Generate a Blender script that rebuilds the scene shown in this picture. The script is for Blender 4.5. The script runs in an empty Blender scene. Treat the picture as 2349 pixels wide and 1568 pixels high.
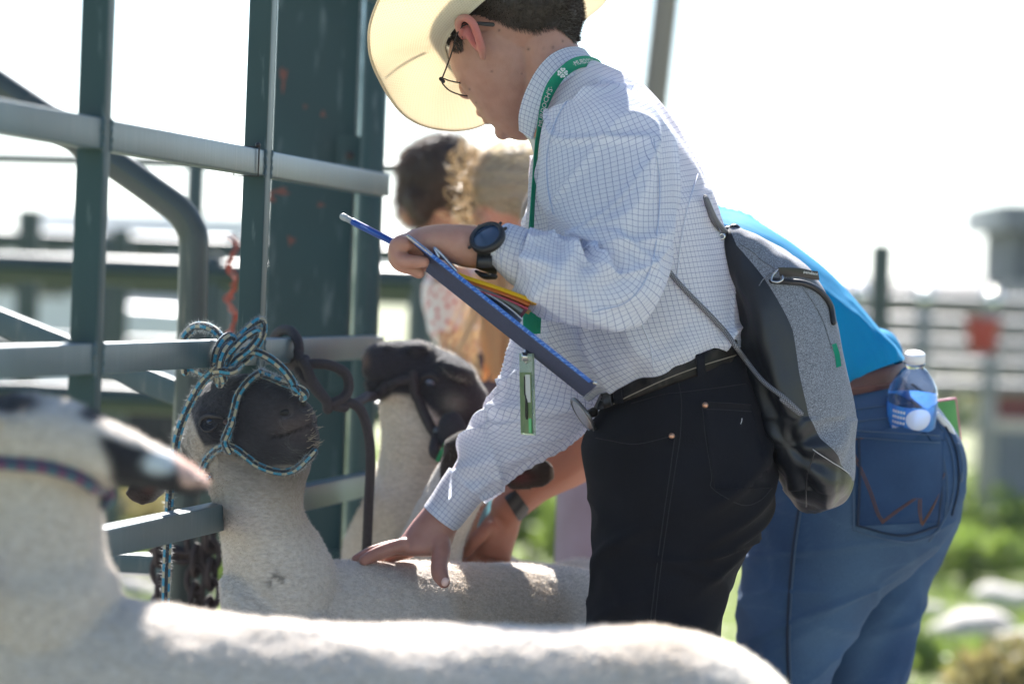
import bpy, math, random
import numpy as np
from mathutils import Vector, Matrix
from mathutils.bvhtree import BVHTree

random.seed(7); rng = np.random.default_rng(7)
S = bpy.context.scene
COL = S.collection
R = math.radians

# ------------------------------------------------------------------ camera
CAM = np.array([0.0, 0.0, 1.10])
PITCH, ROLL = -0.0127, R(2.2)
K = (36.0 / 135.0) / 2349.0
_f = np.array([0, math.cos(PITCH), math.sin(PITCH)])
_u0 = np.array([0, -math.sin(PITCH), math.cos(PITCH)])
_r0 = np.array([1.0, 0, 0])
RT = _r0 * math.cos(ROLL) + _u0 * math.sin(ROLL)
UP = -_r0 * math.sin(ROLL) + _u0 * math.cos(ROLL)
FW = _f
cd = bpy.data.cameras.new("camera"); cam = bpy.data.objects.new("camera", cd); COL.objects.link(cam)
m = Matrix.Identity(4)
for i in range(3):
    m[i][0] = RT[i]; m[i][1] = UP[i]; m[i][2] = -FW[i]; m[i][3] = CAM[i]
cam.matrix_world = m
cd.lens = 135; cd.sensor_width = 36; cd.clip_start = 0.1; cd.clip_end = 5000
cd.dof.use_dof = True; cd.dof.focus_distance = 5.36; cd.dof.aperture_fstop = 3.3
S.camera = cam

# ------------------------------------------------------------------ light
SUN_EL, SUN_AZ = R(39), R(-2)
w = bpy.data.worlds.new("World"); S.world = w; w.use_nodes = True
nt = w.node_tree; nt.nodes.clear()
sky = nt.nodes.new("ShaderNodeTexSky"); sky.sky_type = 'NISHITA'; sky.sun_disc = False
sky.sun_elevation = SUN_EL; sky.sun_rotation = SUN_AZ; sky.dust_density = 0.0; sky.air_density = 0.9; sky.ozone_density = 2.5
bg = nt.nodes.new("ShaderNodeBackground"); bg.inputs[1].default_value = 0.056
out = nt.nodes.new("ShaderNodeOutputWorld")
nt.links.new(sky.outputs[0], bg.inputs[0]); nt.links.new(bg.outputs[0], out.inputs[0])
sd = bpy.data.lights.new("sun", 'SUN'); sd.energy = 5.0; sd.angle = R(0.5); sd.color = (1.0, 0.96, 0.91)
sun = bpy.data.objects.new("sun", sd); COL.objects.link(sun)
sdir = Vector((math.sin(SUN_AZ) * math.cos(SUN_EL), math.cos(SUN_AZ) * math.cos(SUN_EL), math.sin(SUN_EL)))
sun.rotation_euler = sdir.to_track_quat('Z', 'Y').to_euler(); sun.location = (2, 9, 9)
vs = S.view_settings; vs.view_transform = 'Standard'; vs.look = 'None'; vs.gamma = 1; vs.exposure = 2.0
S.cycles.max_bounces = 8; S.cycles.transparent_max_bounces = 12; S.cycles.use_denoising = True

# ------------------------------------------------------------------ helpers
def P(x, y, d):
    return CAM + d * (FW + (x - 1174.5) * K * RT - (y - 784.0) * K * UP)
def PX(x, y, d):            # vector of a pixel offset at depth d
    return d * K * (x * RT - y * UP)
def proj_px(v):             # world -> photo pixel coords
    q = np.asarray(v) - CAM
    d = q @ FW
    return 1174.5 + (q @ RT) / d / K, 784.0 - (q @ UP) / d / K, d
def ground(x, y, z=0.0):    # point on a height seen at pixel
    r = FW + (x - 1174.5) * K * RT - (y - 784.0) * K * UP
    t = (z - CAM[2]) / r[2]
    return CAM + t * r

# gradient-ish value noise, vectorised
_perm = rng.permutation(512)
_val = rng.uniform(-1, 1, 512)
def noise3(p):
    p = np.asarray(p, float); i = np.floor(p).astype(int); f = p - i
    f = f * f * f * (f * (f * 6 - 15) + 10)
    def h(a, b, c):
        return _val[_perm[(_perm[(_perm[(i[:, 0] + a) & 511] + i[:, 1] + b) & 511] + i[:, 2] + c) & 511]]
    x0 = h(0,0,0)*(1-f[:,0])+h(1,0,0)*f[:,0]; x1 = h(0,1,0)*(1-f[:,0])+h(1,1,0)*f[:,0]
    x2 = h(0,0,1)*(1-f[:,0])+h(1,0,1)*f[:,0]; x3 = h(0,1,1)*(1-f[:,0])+h(1,1,1)*f[:,0]
    y0 = x0*(1-f[:,1])+x1*f[:,1]; y1 = x2*(1-f[:,1])+x3*f[:,1]
    return y0*(1-f[:,2])+y1*f[:,2]
def fbm(p, o=3):
    s = 0; a = 1
    for k in range(o): s = s + a * noise3(np.asarray(p) * 2**k + 17.3*k); a *= .5
    return s

class G:
    """mesh under construction: vertices, faces, per-vertex uv"""
    def __init__(s): s.v = np.zeros((0,3)); s.uv = np.zeros((0,2)); s.f = []
    def add(s, v, f, uv=None):
        n = len(s.v); v = np.asarray(v, float).reshape(-1,3)
        s.v = np.vstack([s.v, v])
        s.uv = np.vstack([s.uv, np.zeros((len(v),2)) if uv is None else np.asarray(uv,float)])
        s.f += [tuple(int(i)+n for i in q) for q in f]
        return s
    def join(s, *o):
        for g in o: s.add(g.v, g.f, g.uv)
        return s

def crom(pts, n):
    """Catmull-Rom through rows of pts (m x k), n samples, uniform parameter; returns samples and parameter"""
    p = np.asarray(pts, float); m_ = len(p)
    if m_ == 2:
        t = np.linspace(0, 1, n)[:, None]; return p[0]*(1-t)+p[1]*t
    q = np.vstack([2*p[0]-p[1], p, 2*p[-1]-p[-2]])
    t = np.linspace(0, m_-1, n); i = np.minimum(t.astype(int), m_-2); u = (t-i)[:, None]
    a, b, c, d = q[i], q[i+1], q[i+2], q[i+3]
    return .5*((2*b)+(-a+c)*u+(2*a-5*b+4*c-d)*u*u+(-a+3*b-3*c+d)*u**3)

def grid_faces(nr, nc, off=0, close=False):
    f = []
    for i in range(nr-1):
        for j in range(nc-1 if not close else nc):
            a = i*nc+j; b = i*nc+(j+1) % nc
            f.append((a+off, b+off, b+nc+off, a+nc+off))
    return f
def grid_normals(X):
    du = np.gradient(X, axis=1); dv = np.gradient(X, axis=0)
    n = np.cross(du, dv); l = np.linalg.norm(n, axis=2, keepdims=True)
    return n/np.maximum(l, 1e-9)

def loft(secs, nr=40, nc=48, disp=None, cap=True, e=2.0, seam=None, grid=False, th0=-90, th1=270):
    """secs: (xL,yL,xR,yR,depth,halfdepth[,tx,ty]) in photo pixels; ring starts on the far side"""
    rows = []
    for s in secs:
        tx, ty = (s[6], s[7]) if len(s) > 6 else (0, 0)
        L = P(s[0], s[1], s[4]); Rr = P(s[2], s[3], s[4])
        rows.append(np.concatenate([(L+Rr)/2, (Rr-L)/2, -FW*s[5]+PX(tx, ty, s[4])]))
    return loft_rows(rows, nr, nc, disp, cap, e, grid, th0, th1)

def loft_rows(rows, nr=40, nc=48, disp=None, cap=True, e=2.0, grid=False, th0=-90, th1=270):
    W = crom(rows, nr)
    C, A, B = W[:, 0:3], W[:, 3:6], W[:, 6:9]
    th = np.radians(np.linspace(th0, th1, nc))
    cs, sn = np.cos(th), np.sin(th)
    cs = np.sign(cs)*np.abs(cs)**(2/e); sn = np.sign(sn)*np.abs(sn)**(2/e)
    X = C[:, None]+A[:, None]*cs[None, :, None]+B[:, None]*sn[None, :, None]
    # outward direction
    N = grid_normals(X)
    out_ = X-C[:, None]
    if (N*out_).sum() < 0: N = -N; flip = True
    else: flip = False
    du = np.linalg.norm(np.diff(X, axis=1), axis=2).mean(0); dv = np.linalg.norm(np.diff(X, axis=0), axis=2).mean(1)
    U = np.concatenate([[0], np.cumsum(du)]); V = np.concatenate([[0], np.cumsum(dv)])
    U -= np.interp(np.radians(90), th, U)
    UVu, UVv = np.meshgrid(U, V)
    if disp is not None:
        d = disp(X.reshape(-1,3), UVu.ravel(), UVv.ravel(), np.repeat(np.linspace(0,1,nr), nc), np.tile(np.degrees(th), nr)).reshape(nr, nc)
        d[:, -1] = d[:, 0] if th1-th0 == 360 else d[:, -1]
        X = X+N*d[..., None]
    g = G(); f = grid_faces(nr, nc)
    if flip: f = [q[::-1] for q in f]
    g.add(X.reshape(-1,3), f, np.stack([UVu.ravel(), UVv.ravel()], 1))
    if cap:
        for r, sgn in ((0, 1), (nr-1, -1)):
            ring = X[r]; c = ring[:-1].mean(0)
            base = len(g.v); g.add(np.vstack([ring, c[None]]), [], np.zeros((nc+1,2)))
            for j in range(nc-1):
                t = (base+j, base+j+1, base+nc)
                g.f.append(t if (sgn < 0) != flip else t[::-1])
    if grid: return g, X
    return g

def frames(C):
    T = np.gradient(C, axis=0); T /= np.maximum(np.linalg.norm(T, axis=1, keepdims=True), 1e-9)
    n = np.cross(T[0], [0, 0, 1]);
    if np.linalg.norm(n) < .1: n = np.cross(T[0], [0, 1, 0])
    n /= np.linalg.norm(n); Ns = [n]
    for i in range(1, len(C)):
        n = Ns[-1]-T[i]*(Ns[-1]@T[i]); n /= max(np.linalg.norm(n), 1e-9); Ns.append(n)
    Ns = np.array(Ns); return T, Ns, np.cross(T, Ns)

def tube(pts, rad, n=None, nc=12, sub=6, caps=True, straight=False, closed=False):
    pts = np.asarray(pts, float)
    rad = np.full(len(pts), rad) if np.isscalar(rad) else np.asarray(rad, float)
    M_ = np.hstack([pts, rad[:, None]])
    if closed:
        M2 = np.vstack([M_[-2:], M_, M_[:2]]) if len(M_) > 3 else M_
        W = crom(M2, (len(M2)-1)*sub+1); W = W[2*sub:2*sub+len(M_)*sub+1]
    elif straight: W = M_
    else: W = crom(M_, n or (len(pts)-1)*sub+1)
    C, r = W[:, :3], W[:, 3]
    if caps and not closed:   # rounded ends
        t0 = C[0]-C[1]; t0 /= max(np.linalg.norm(t0), 1e-9); t1 = C[-1]-C[-2]; t1 /= max(np.linalg.norm(t1), 1e-9)
        a = [(.95, .3), (.7, .7), (.35, .94)]
        C = np.vstack([[C[0]+t0*r[0]*k for k, _ in a], C, [C[-1]+t1*r[-1]*k for k, _ in a[::-1]]])
        r = np.concatenate([[r[0]*k for _, k in a], r, [r[-1]*k for _, k in a[::-1]]])
    T, N, B = frames(C)
    th = np.linspace(0, 2*np.pi, nc+1)
    X = C[:, None]+r[:, None, None]*(N[:, None]*np.cos(th)[None, :, None]+B[:, None]*np.sin(th)[None, :, None])
    s = np.concatenate([[0], np.cumsum(np.linalg.norm(np.diff(C, axis=0), axis=1))])
    g = G(); nr = len(C)
    uu, vv = np.meshgrid(th/(2*np.pi), s)
    g.add(X.reshape(-1,3), grid_faces(nr, nc+1), np.stack([uu.ravel(), vv.ravel()], 1))
    if not closed:
        for rr, sg in ((0, -1), (nr-1, 1)):
            base = len(g.v); g.add(np.vstack([X[rr], C[rr][None]]), [])
            for j in range(nc):
                t = (base+j, base+j+1, base+nc+1); g.f.append(t if sg > 0 else t[::-1])
    return g

def beam(p0, p1, w_, h_, up=(0, 0, 1), r=0.004, seg=3):
    """rounded rectangular bar from p0 to p1; w_ sideways, h_ along up"""
    p0, p1 = np.asarray(p0, float), np.asarray(p1, float); t = p1-p0; L = np.linalg.norm(t); t /= L
    up = np.asarray(up, float); s = np.cross(t, up); s /= np.linalg.norm(s); u = np.cross(s, t)
    pr = []
    for cx, cy, a0 in ((1, 1, 0), (-1, 1, 90), (-1, -1, 180), (1, -1, 270)):
        for k in range(seg+1):
            a = math.radians(a0+90*k/seg)
            pr.append((cx*(w_/2-r)+r*math.cos(a), cy*(h_/2-r)+r*math.sin(a)))
    n = len(pr); v = []; f = []
    for p in (p0, p1):
        for x, y in pr: v.append(p+s*x+u*y)
    for j in range(n): f.append((j, (j+1) % n, n+(j+1) % n, n+j))
    f.append(tuple(range(n-1, -1, -1))); f.append(tuple(range(n, 2*n)))
    return G().add(v, f, [(0, 0)]*n+[(0, L)]*n)
def boxg(c, sx, sy, sz, ax=None, r=0.004):
    c = np.asarray(c, float)
    ax = np.eye(3) if ax is None else np.asarray(ax, float)
    return beam(c-ax[2]*sz/2, c+ax[2]*sz/2, sx, sy, up=ax[1], r=min(r, sx*.45, sy*.45))
def ellip(c, a, b, d, nr=20, nc=28):
    """ellipsoid with axis vectors a,b,d"""
    c = np.asarray(c, float); v = []; f = []
    for i in range(nr+1):
        ph = math.pi*i/nr
        for j in range(nc):
            t = 2*math.pi*j/nc
            v.append(c+np.asarray(a)*math.sin(ph)*math.cos(t)+np.asarray(b)*math.sin(ph)*math.sin(t)+np.asarray(d)*math.cos(ph))
    return G().add(v, grid_faces(nr+1, nc, close=True))
def lathe(c, prof, axis=(0, 0, 1), nc=28, ref=(1, 0, 0)):
    c = np.asarray(c, float); ax = np.asarray(axis, float); ax /= np.linalg.norm(ax)
    a = np.asarray(ref, float); a = a-ax*(a@ax); a /= np.linalg.norm(a); b = np.cross(ax, a)
    v = []; uv = []
    for r_, z in prof:
        for j in range(nc+1):
            t = 2*math.pi*j/nc; v.append(c+ax*z+(a*math.cos(t)+b*math.sin(t))*r_); uv.append((j/nc, z))
    return G().add(v, grid_faces(len(prof), nc+1), uv)
def ribbon(cen, half, thick=0.0015, sub=6, out_=None):
    """flat band: centre points, half-width vectors; gets a real thickness"""
    W = crom(np.hstack([cen, half]), (len(cen)-1)*sub+1)
    C, H = W[:, :3], W[:, 3:]
    T = np.gradient(C, axis=0); N = np.cross(T, H); N /= np.linalg.norm(N, axis=1, keepdims=True)
    if (N@FW).mean() > 0: N = -N
    a, b = C-H, C+H; s = np.concatenate([[0], np.cumsum(np.linalg.norm(np.diff(C, axis=0), axis=1))])
    X = np.stack([a+N*thick/2, b+N*thick/2, b-N*thick/2, a-N*thick/2, a+N*thick/2], 1)
    hw = np.linalg.norm(H, axis=1)
    uv = np.stack([np.stack([-hw, hw, hw, -hw, -hw], 1), np.repeat(s[:, None], 5, 1)], 2)
    g = G().add(X.reshape(-1,3), grid_faces(len(C), 5), uv.reshape(-1,2))
    return g, (C, H, N, s)

def thing(name, label, cat, loc=(0, 0, 0), group=None):
    o = bpy.data.objects.new(name, None); COL.objects.link(o); o.location = Vector(loc); o.empty_display_size = .1
    o['label'] = label; o['category'] = cat
    if group: o['group'] = group
    return o
def tag(o, label, cat, group=None, kind=None):
    if label: o['label'] = label
    if cat: o['category'] = cat
    if group: o['group'] = group
    if kind: o['kind'] = kind
    return o
def wloc(o):
    v = np.zeros(3)
    while o is not None: v += np.array(o.location); o = o.parent
    return v
def put(g, name, mat, parent=None, smooth=True, label=None, col=None, origin=None, weld=False):
    """link a G as ONE mesh object under parent; col = per-vertex colours"""
    off = wloc(parent)
    o_ = np.zeros(3) if origin is None else np.asarray(origin)-off
    me = bpy.data.meshes.new(name)
    vv = g.v-off-o_
    me.from_pydata(vv.tolist(), [], g.f)
    me.validate(verbose=False)
    if len(me.vertices) == len(g.uv) and np.any(g.uv):
        ul = me.uv_layers.new(name='UVMap'); li = np.zeros(len(me.loops), int); me.loops.foreach_get('vertex_index', li)
        ul.data.foreach_set('uv', g.uv[li].ravel())
    if col is not None:
        ca = me.color_attributes.new('Col', 'FLOAT_COLOR', 'POINT')
        c = np.hstack([col, np.ones((len(col), 1))]); ca.data.foreach_set('color', c.ravel())
    if smooth: me.polygons.foreach_set('use_smooth', [True]*len(me.polygons))
    for m_ in (mat if isinstance(mat, (list, tuple)) else [mat]): me.materials.append(m_)
    o = bpy.data.objects.new(name, me); COL.objects.link(o); o.location = Vector(o_)
    if parent is not None: o.parent = parent
    if label: o['label'] = label
    me.update()
    return o
def sharp(o, ang=25):
    """auto-smooth by angle without operators"""
    me = o.data
    import bmesh
    bm = bmesh.new(); bm.from_mesh(me)
    bmesh.ops.remove_doubles(bm, verts=bm.verts, dist=1e-6)
    for e in bm.edges:
        if len(e.link_faces) == 2 and e.calc_face_angle(0) > math.radians(ang): e.smooth = False
    bm.to_mesh(me); bm.free(); return o

def organic(gs, voxel=.003, smooth=4, fac=.6):
    """union of closed lofts -> one continuous surface; returns G"""
    g = G().join(*gs)
    me = bpy.data.meshes.new("tmp"); me.from_pydata(g.v.tolist(), [], g.f); me.validate()
    o = bpy.data.objects.new("tmp", me); COL.objects.link(o)
    md = o.modifiers.new("r", 'REMESH'); md.mode = 'VOXEL'; md.voxel_size = voxel
    if smooth:
        ms = o.modifiers.new("s", 'SMOOTH'); ms.factor = fac; ms.iterations = smooth
    dg = bpy.context.evaluated_depsgraph_get(); ev = o.evaluated_get(dg); m2 = ev.to_mesh()
    v = np.zeros(len(m2.vertices)*3); m2.vertices.foreach_get('co', v)
    f = [tuple(p.vertices) for p in m2.polygons]
    ev.to_mesh_clear(); bpy.data.objects.remove(o); bpy.data.meshes.remove(me)
    r = G(); r.v = v.reshape(-1,3); r.uv = np.zeros((len(r.v),2)); r.f = f
    return r
def vnormals(g):
    n = np.zeros_like(g.v); F = np.array([q[:4] if len(q) > 3 else (q[0], q[1], q[2], q[2]) for q in g.f])
    fn = np.cross(g.v[F[:, 2]]-g.v[F[:, 0]], g.v[F[:, 3]]-g.v[F[:, 1]])
    for k in range(4): np.add.at(n, F[:, k], fn)
    return n/np.maximum(np.linalg.norm(n, axis=1, keepdims=True), 1e-12)
def bvh(g): return BVHTree.FromPolygons([tuple(x) for x in g.v], g.f)
def hit(tree, x, y, off=.002):
    """point on a surface under photo pixel, lifted off along the surface normal"""
    d = P(x, y, 1)-CAM; d /= np.linalg.norm(d)
    loc, nor, idx, dist = tree.ray_cast(Vector(CAM), Vector(d))
    if loc is None:
        loc, nor, idx, dist = tree.find_nearest(Vector(P(x, y, 5.4)))
    n = np.array(nor)
    if n@d > 0: n = -n
    return np.array(loc)+n*off
def path_on(tree, pts, off=.002, n=None):
    q = crom(np.array(pts, float), n or len(pts)*4)
    return np.array([hit(tree, a, b, off) for a, b in q])

def blades(g, n, length, width, sel=None, lean=(0, 0, -.5), jit=.5, root=0.0, seed=1):
    """short fibres: one thin triangle each, scattered over the surface"""
    r_ = np.random.default_rng(seed)
    F = np.array([(q[0], q[1], q[2], q[3] if len(q) > 3 else q[2]) for q in g.f])
    c = g.v[F].mean(1)
    fn = np.cross(g.v[F[:, 2]]-g.v[F[:, 0]], g.v[F[:, 3]]-g.v[F[:, 1]]); ar = np.linalg.norm(fn, axis=1); fn /= np.maximum(ar[:, None], 1e-12)
    w_ = ar.copy()
    if sel is not None: w_ = w_*sel(c, fn)
    w_ /= w_.sum(); idx = r_.choice(len(F), n, p=w_)
    a, b = r_.random(n)[:, None], r_.random(n)[:, None]
    q = g.v[F[idx]]
    p = (q[:, 0]*(1-a)+q[:, 1]*a)*(1-b)+(q[:, 3]*(1-a)+q[:, 2]*a)*b
    N = fn[idx]; d = N+np.asarray(lean)+r_.normal(0, jit, (n, 3)); d /= np.linalg.norm(d, axis=1, keepdims=True)
    s = np.cross(d, r_.normal(0, 1, (n, 3))); s /= np.linalg.norm(s, axis=1, keepdims=True)
    L = length*r_.uniform(.5, 1.2, n)[:, None]
    p = p-N*root
    V = np.stack([p-s*width/2, p+s*width/2, p+d*L], 1).reshape(-1,3)
    o = G(); o.v = V; o.uv = np.zeros((len(V),2)); o.f = [(3*i, 3*i+1, 3*i+2) for i in range(n)]
    return o, np.repeat(idx, 3), np.repeat(p, 3, 0)

# ------------------------------------------------------------------ materials
def nmat(name):
    m_ = bpy.data.materials.new(name); m_.use_nodes = True; t = m_.node_tree
    b = t.nodes['Principled BSDF']; return m_, t, b
def link(t, a, b): t.links.new(a, b)
def mix_rgb(t, fac, a, b, mode='MIX'):
    n = t.nodes.new('ShaderNodeMix'); n.data_type = 'RGBA'; n.blend_type = mode
    for s_, v in ((0, fac), (6, a), (7, b)):
        if isinstance(v, (int, float)): n.inputs[s_].default_value = v
        elif isinstance(v, (tuple, list)): n.inputs[s_].default_value = (*v[:3], 1)
        else: t.links.new(v, n.inputs[s_])
    return n.outputs[2]
def noise_out(t, scale, detail=4, coord='Object', rough=.55, stretch=None):
    tc = t.nodes.new('ShaderNodeTexCoord'); n = t.nodes.new('ShaderNodeTexNoise'); n.inputs['Scale'].default_value = scale
    n.inputs['Detail'].default_value = detail; n.inputs['Roughness'].default_value = rough
    src = tc.outputs[coord]
    if stretch:
        mp = t.nodes.new('ShaderNodeMapping'); mp.inputs['Scale'].default_value = stretch; t.links.new(src, mp.inputs[0]); src = mp.outputs[0]
    t.links.new(src, n.inputs['Vector']); return n.outputs['Fac']
def ramp(t, src, stops):
    n = t.nodes.new('ShaderNodeValToRGB'); e = n.color_ramp.elements
    while len(e) > 1: e.remove(e[-1])
    e[0].position = stops[0][0]; e[0].color = (*stops[0][1], 1)
    for p, c in stops[1:]:
        k = e.new(p); k.color = (*c, 1)
    t.links.new(src, n.inputs[0]); return n.outputs[0]
def bump(t, b, h, dist=.002, strength=1):
    n = t.nodes.new('ShaderNodeBump'); n.inputs['Distance'].default_value = dist; n.inputs['Strength'].default_value = strength
    t.links.new(h, n.inputs['Height']); t.links.new(n.outputs[0], b.inputs['Normal']); return n
def math_(t, op, a, b=None, c=None):
    n = t.nodes.new('ShaderNodeMath'); n.operation = op
    for i, v in enumerate((a, b, c)):
        if v is None: continue
        if isinstance(v, (int, float)): n.inputs[i].default_value = v
        else: t.links.new(v, n.inputs[i])
    return n.outputs[0]
def plain(name, c, rough=.6, metal=0, c2=None, nscale=40, bumpd=0, bscale=200, vcol=False, sheen=0, spec=None, sss=0, trans=0, stretch=None, sss_c=None):
    m_, t, b = nmat(name)
    b.inputs['Roughness'].default_value = rough; b.inputs['Metallic'].default_value = metal
    if spec is not None: b.inputs['Specular IOR Level'].default_value = spec
    if vcol:
        a = t.nodes.new('ShaderNodeVertexColor'); a.layer_name = 'Col'; base = a.outputs[0]
        if c2 is not None: base = mix_rgb(t, ramp(t, noise_out(t, nscale, stretch=stretch), [(.36, (0, 0, 0)), (.66, (1, 1, 1))]), base, mix_rgb(t, 1.0, base, c2, 'MULTIPLY'))
    elif c2 is not None:
        base = ramp(t, noise_out(t, nscale, stretch=stretch), [(.3, c), (.7, c2)])
    else: base = None
    if base is None: b.inputs['Base Color'].default_value = (*c, 1)
    else: link(t, base, b.inputs['Base Color'])
    if bumpd: bump(t, b, noise_out(t, bscale, stretch=stretch), bumpd)
    if sheen: b.inputs['Sheen Weight'].default_value = sheen; b.inputs['Sheen Roughness'].default_value = .4
    if sss:
        b.inputs['Subsurface Weight'].default_value = sss; b.inputs['Subsurface Radius'].default_value = sss_c or (.012, .004, .002); b.inputs['Subsurface Scale'].default_value = 1
    if trans:
        o = t.nodes['Material Output']; tr = t.nodes.new('ShaderNodeBsdfTranslucent'); mx = t.nodes.new('ShaderNodeMixShader')
        mx.inputs[0].default_value = trans
        if base is None: tr.inputs[0].default_value = (*c, 1)
        else: link(t, base, tr.inputs[0])
        link(t, b.outputs[0], mx.inputs[1]); link(t, tr.outputs[0], mx.inputs[2]); link(t, mx.outputs[0], o.inputs[0])
    return m_

def shirt_mat():
    m_, t, b = nmat('checked_cotton')
    uv = t.nodes.new('ShaderNodeUVMap'); sp = t.nodes.new('ShaderNodeSeparateXYZ'); link(t, uv.outputs[0], sp.inputs[0])
    def line(o, per, wd):
        a = math_(t, 'FRACT', math_(t, 'MULTIPLY', o, 1/per)); d = math_(t, 'ABSOLUTE', math_(t, 'SUBTRACT', a, .5))
        return math_(t, 'LESS_THAN', d, wd/per/2)
    l = math_(t, 'MAXIMUM', line(sp.outputs[0], .0070, .00062), line(sp.outputs[1], .0070, .00062))
    base = mix_rgb(t, math_(t, 'MULTIPLY', l, .75), (.87, .90, .98), (.17, .21, .42))
    link(t, base, b.inputs['Base Color']); b.inputs['Roughness'].default_value = .8; b.inputs['Sheen Weight'].default_value = .1
    bump(t, b, noise_out(t, 25, 3), .003, .5)
    tr = t.nodes.new('ShaderNodeBsdfTranslucent'); link(t, base, tr.inputs[0]); mx = t.nodes.new('ShaderNodeMixShader'); mx.inputs[0].default_value = .48
    link(t, b.outputs[0], mx.inputs[1]); link(t, tr.outputs[0], mx.inputs[2]); link(t, mx.outputs[0], t.nodes['Material Output'].inputs[0])
    return m_
def denim(name, c1, c2, fade=False):
    m_, t, b = nmat(name)
    n1 = noise_out(t, 6, 4); n2 = noise_out(t, 900, 2, stretch=(1, 1, .35))
    base = ramp(t, n1, [(.38, c1), (.64, c2)]); base = mix_rgb(t, math_(t, 'MULTIPLY', n2, .4), base, tuple(min(1, x*2.0+.001) for x in c2))
    if fade:
        vc = t.nodes.new('ShaderNodeVertexColor'); vc.layer_name = 'Col'; sc_ = t.nodes.new('ShaderNodeSeparateColor'); link(t, vc.outputs[0], sc_.inputs[0]); base = mix_rgb(t, math_(t, 'MULTIPLY', sc_.outputs[0], math_(t, 'ADD', .55, math_(t, 'MULTIPLY', n2, .9))), base, (.085, .150, .230))
    link(t, base, b.inputs['Base Color']); b.inputs['Roughness'].default_value = .85; b.inputs['Specular IOR Level'].default_value = .2
    b.inputs['Sheen Weight'].default_value = .0
    bump(t, b, n2, .0006); return m_
def rope_mat(name, cols, per=.0125):
    """braided rope: colour cells running round and along"""
    m_, t, b = nmat(name)
    uv = t.nodes.new('ShaderNodeUVMap'); sp = t.nodes.new('ShaderNodeSeparateXYZ'); link(t, uv.outputs[0], sp.inputs[0])
    U, V = sp.outputs[0], sp.outputs[1]
    zig = math_(t, 'MULTIPLY', math_(t, 'PINGPONG', math_(t, 'MULTIPLY', V, 1/.0022), .5), .07)
    u2 = math_(t, 'ADD', math_(t, 'MULTIPLY', U, 4), zig)
    dark = math_(t, 'GREATER_THAN', math_(t, 'FRACT', u2), .48)
    cell = math_(t, 'FRACT', math_(t, 'ADD', math_(t, 'MULTIPLY', V, 1/.021), math_(t, 'MULTIPLY', math_(t, 'FLOOR', u2), .37)))
    a = mix_rgb(t, math_(t, 'GREATER_THAN', cell, .55), cols[0], cols[1])
    base = mix_rgb(t, dark, a, cols[2])
    link(t, base, b.inputs['Base Color']); b.inputs['Roughness'].default_value = .75; b.inputs['Sheen Weight'].default_value = .3
    wv = math_(t, 'PINGPONG', math_(t, 'ADD', math_(t, 'MULTIPLY', V, 1/.003), math_(t, 'MULTIPLY', U, 4)), .5)
    bump(t, b, wv, .001)
    return m_
def paint_metal(name, c, rust=(.22, .075, .045), amt=.62, rough=.45, worn=(.25, .3, .3)):
    m_, t, b = nmat(name)
    n = noise_out(t, 9, 6, rough=.65); n2 = noise_out(t, 3, 3); sc = noise_out(t, 60, 4, stretch=(1, 1, .15))
    base = mix_rgb(t, ramp(t, n2, [(.4, (0, 0, 0)), (.7, (1, 1, 1))]), c, tuple(x*1.35 for x in c))
    base = mix_rgb(t, ramp(t, sc, [(.60, (0, 0, 0)), (.76, (.4, .4, .4))]), base, worn)
    base = mix_rgb(t, ramp(t, n, [(amt, (0, 0, 0)), (amt+.05, (1, 1, 1))]), base, rust)
    link(t, base, b.inputs['Base Color']); b.inputs['Roughness'].default_value = rough; b.inputs['Specular IOR Level'].default_value = .42
    bump(t, b, sc, .0006); return m_

M = {}
M['skin'] = plain('skin', (.62, .33, .23), .48, c2=(.53, .25, .17), nscale=30, bumpd=.0006, bscale=500, sss=.35)
M['skin_tan'] = plain('tanned_skin', (.55, .22, .12), .5, c2=(.46, .17, .09), nscale=20, sss=.3)
M['shirt'] = shirt_mat()
M['black_denim'] = denim('black_denim', (.0025, .0025, .004), (.005, .0055, .009))
M['blue_denim'] = denim('blue_denim', (.007, .024, .066), (.022, .058, .130), fade=True)
M['teal'] = plain('teal_jersey', (.0, .25, .50), .8, c2=(.0, .21, .44), nscale=8, bumpd=.004, bscale=14, trans=.15, spec=.1)
M['green_steel'] = paint_metal('green_painted_steel', (.007, .034, .038), amt=.70)
M['grey_steel'] = paint_metal('worn_grey_steel', (.052, .090, .102), amt=.74, rough=.38, worn=(.3, .3, .28))
M['pipe'] = paint_metal('pipe_steel', (.045, .06, .058), amt=.72, rough=.35, worn=(.28, .26, .2))
M['straw'] = None
M['rust'] = plain('rusty_iron', (.055, .036, .032), .8, c2=(.03, .022, .022), nscale=60, bumpd=.001)
M['rope'] = rope_mat('blue_braided_rope', [(.015, .21, .34), (.36, .33, .23), (.012, .016, .024)])
M['black_rope'] = plain('black_rope', (.018, .016, .02), .8, c2=(.035, .03, .034), nscale=300, bumpd=.001, bscale=400)
M['purple_rope'] = rope_mat('purple_braided_rope', [(.02, .12, .16), (.16, .03, .10), (.04, .03, .07)])
M['wool'] = plain('sheep_coat', (1, 1, 1), .9, c2=(.77, .75, .73), nscale=170, stretch=(.6, 1, 1.3), bumpd=.0030, bscale=210, vcol=True, sheen=.15, spec=.15)
M['fleece'] = plain('fleece_fibre', (1, 1, 1), .8, vcol=True, trans=.5, spec=.2)
M['black'] = plain('black_plastic', (.012, .012, .013), .4)
M['chrome'] = plain('silver_metal', (.6, .6, .6), .25, 1, c2=(.4, .4, .4), nscale=200)
M['copper'] = plain('copper_rivet', (.55, .3, .2), .35, 1)
M['ribbon'] = plain('green_ribbon', (.0, .36, .21), .6, c2=(.0, .32, .18), nscale=100, trans=.35)
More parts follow.
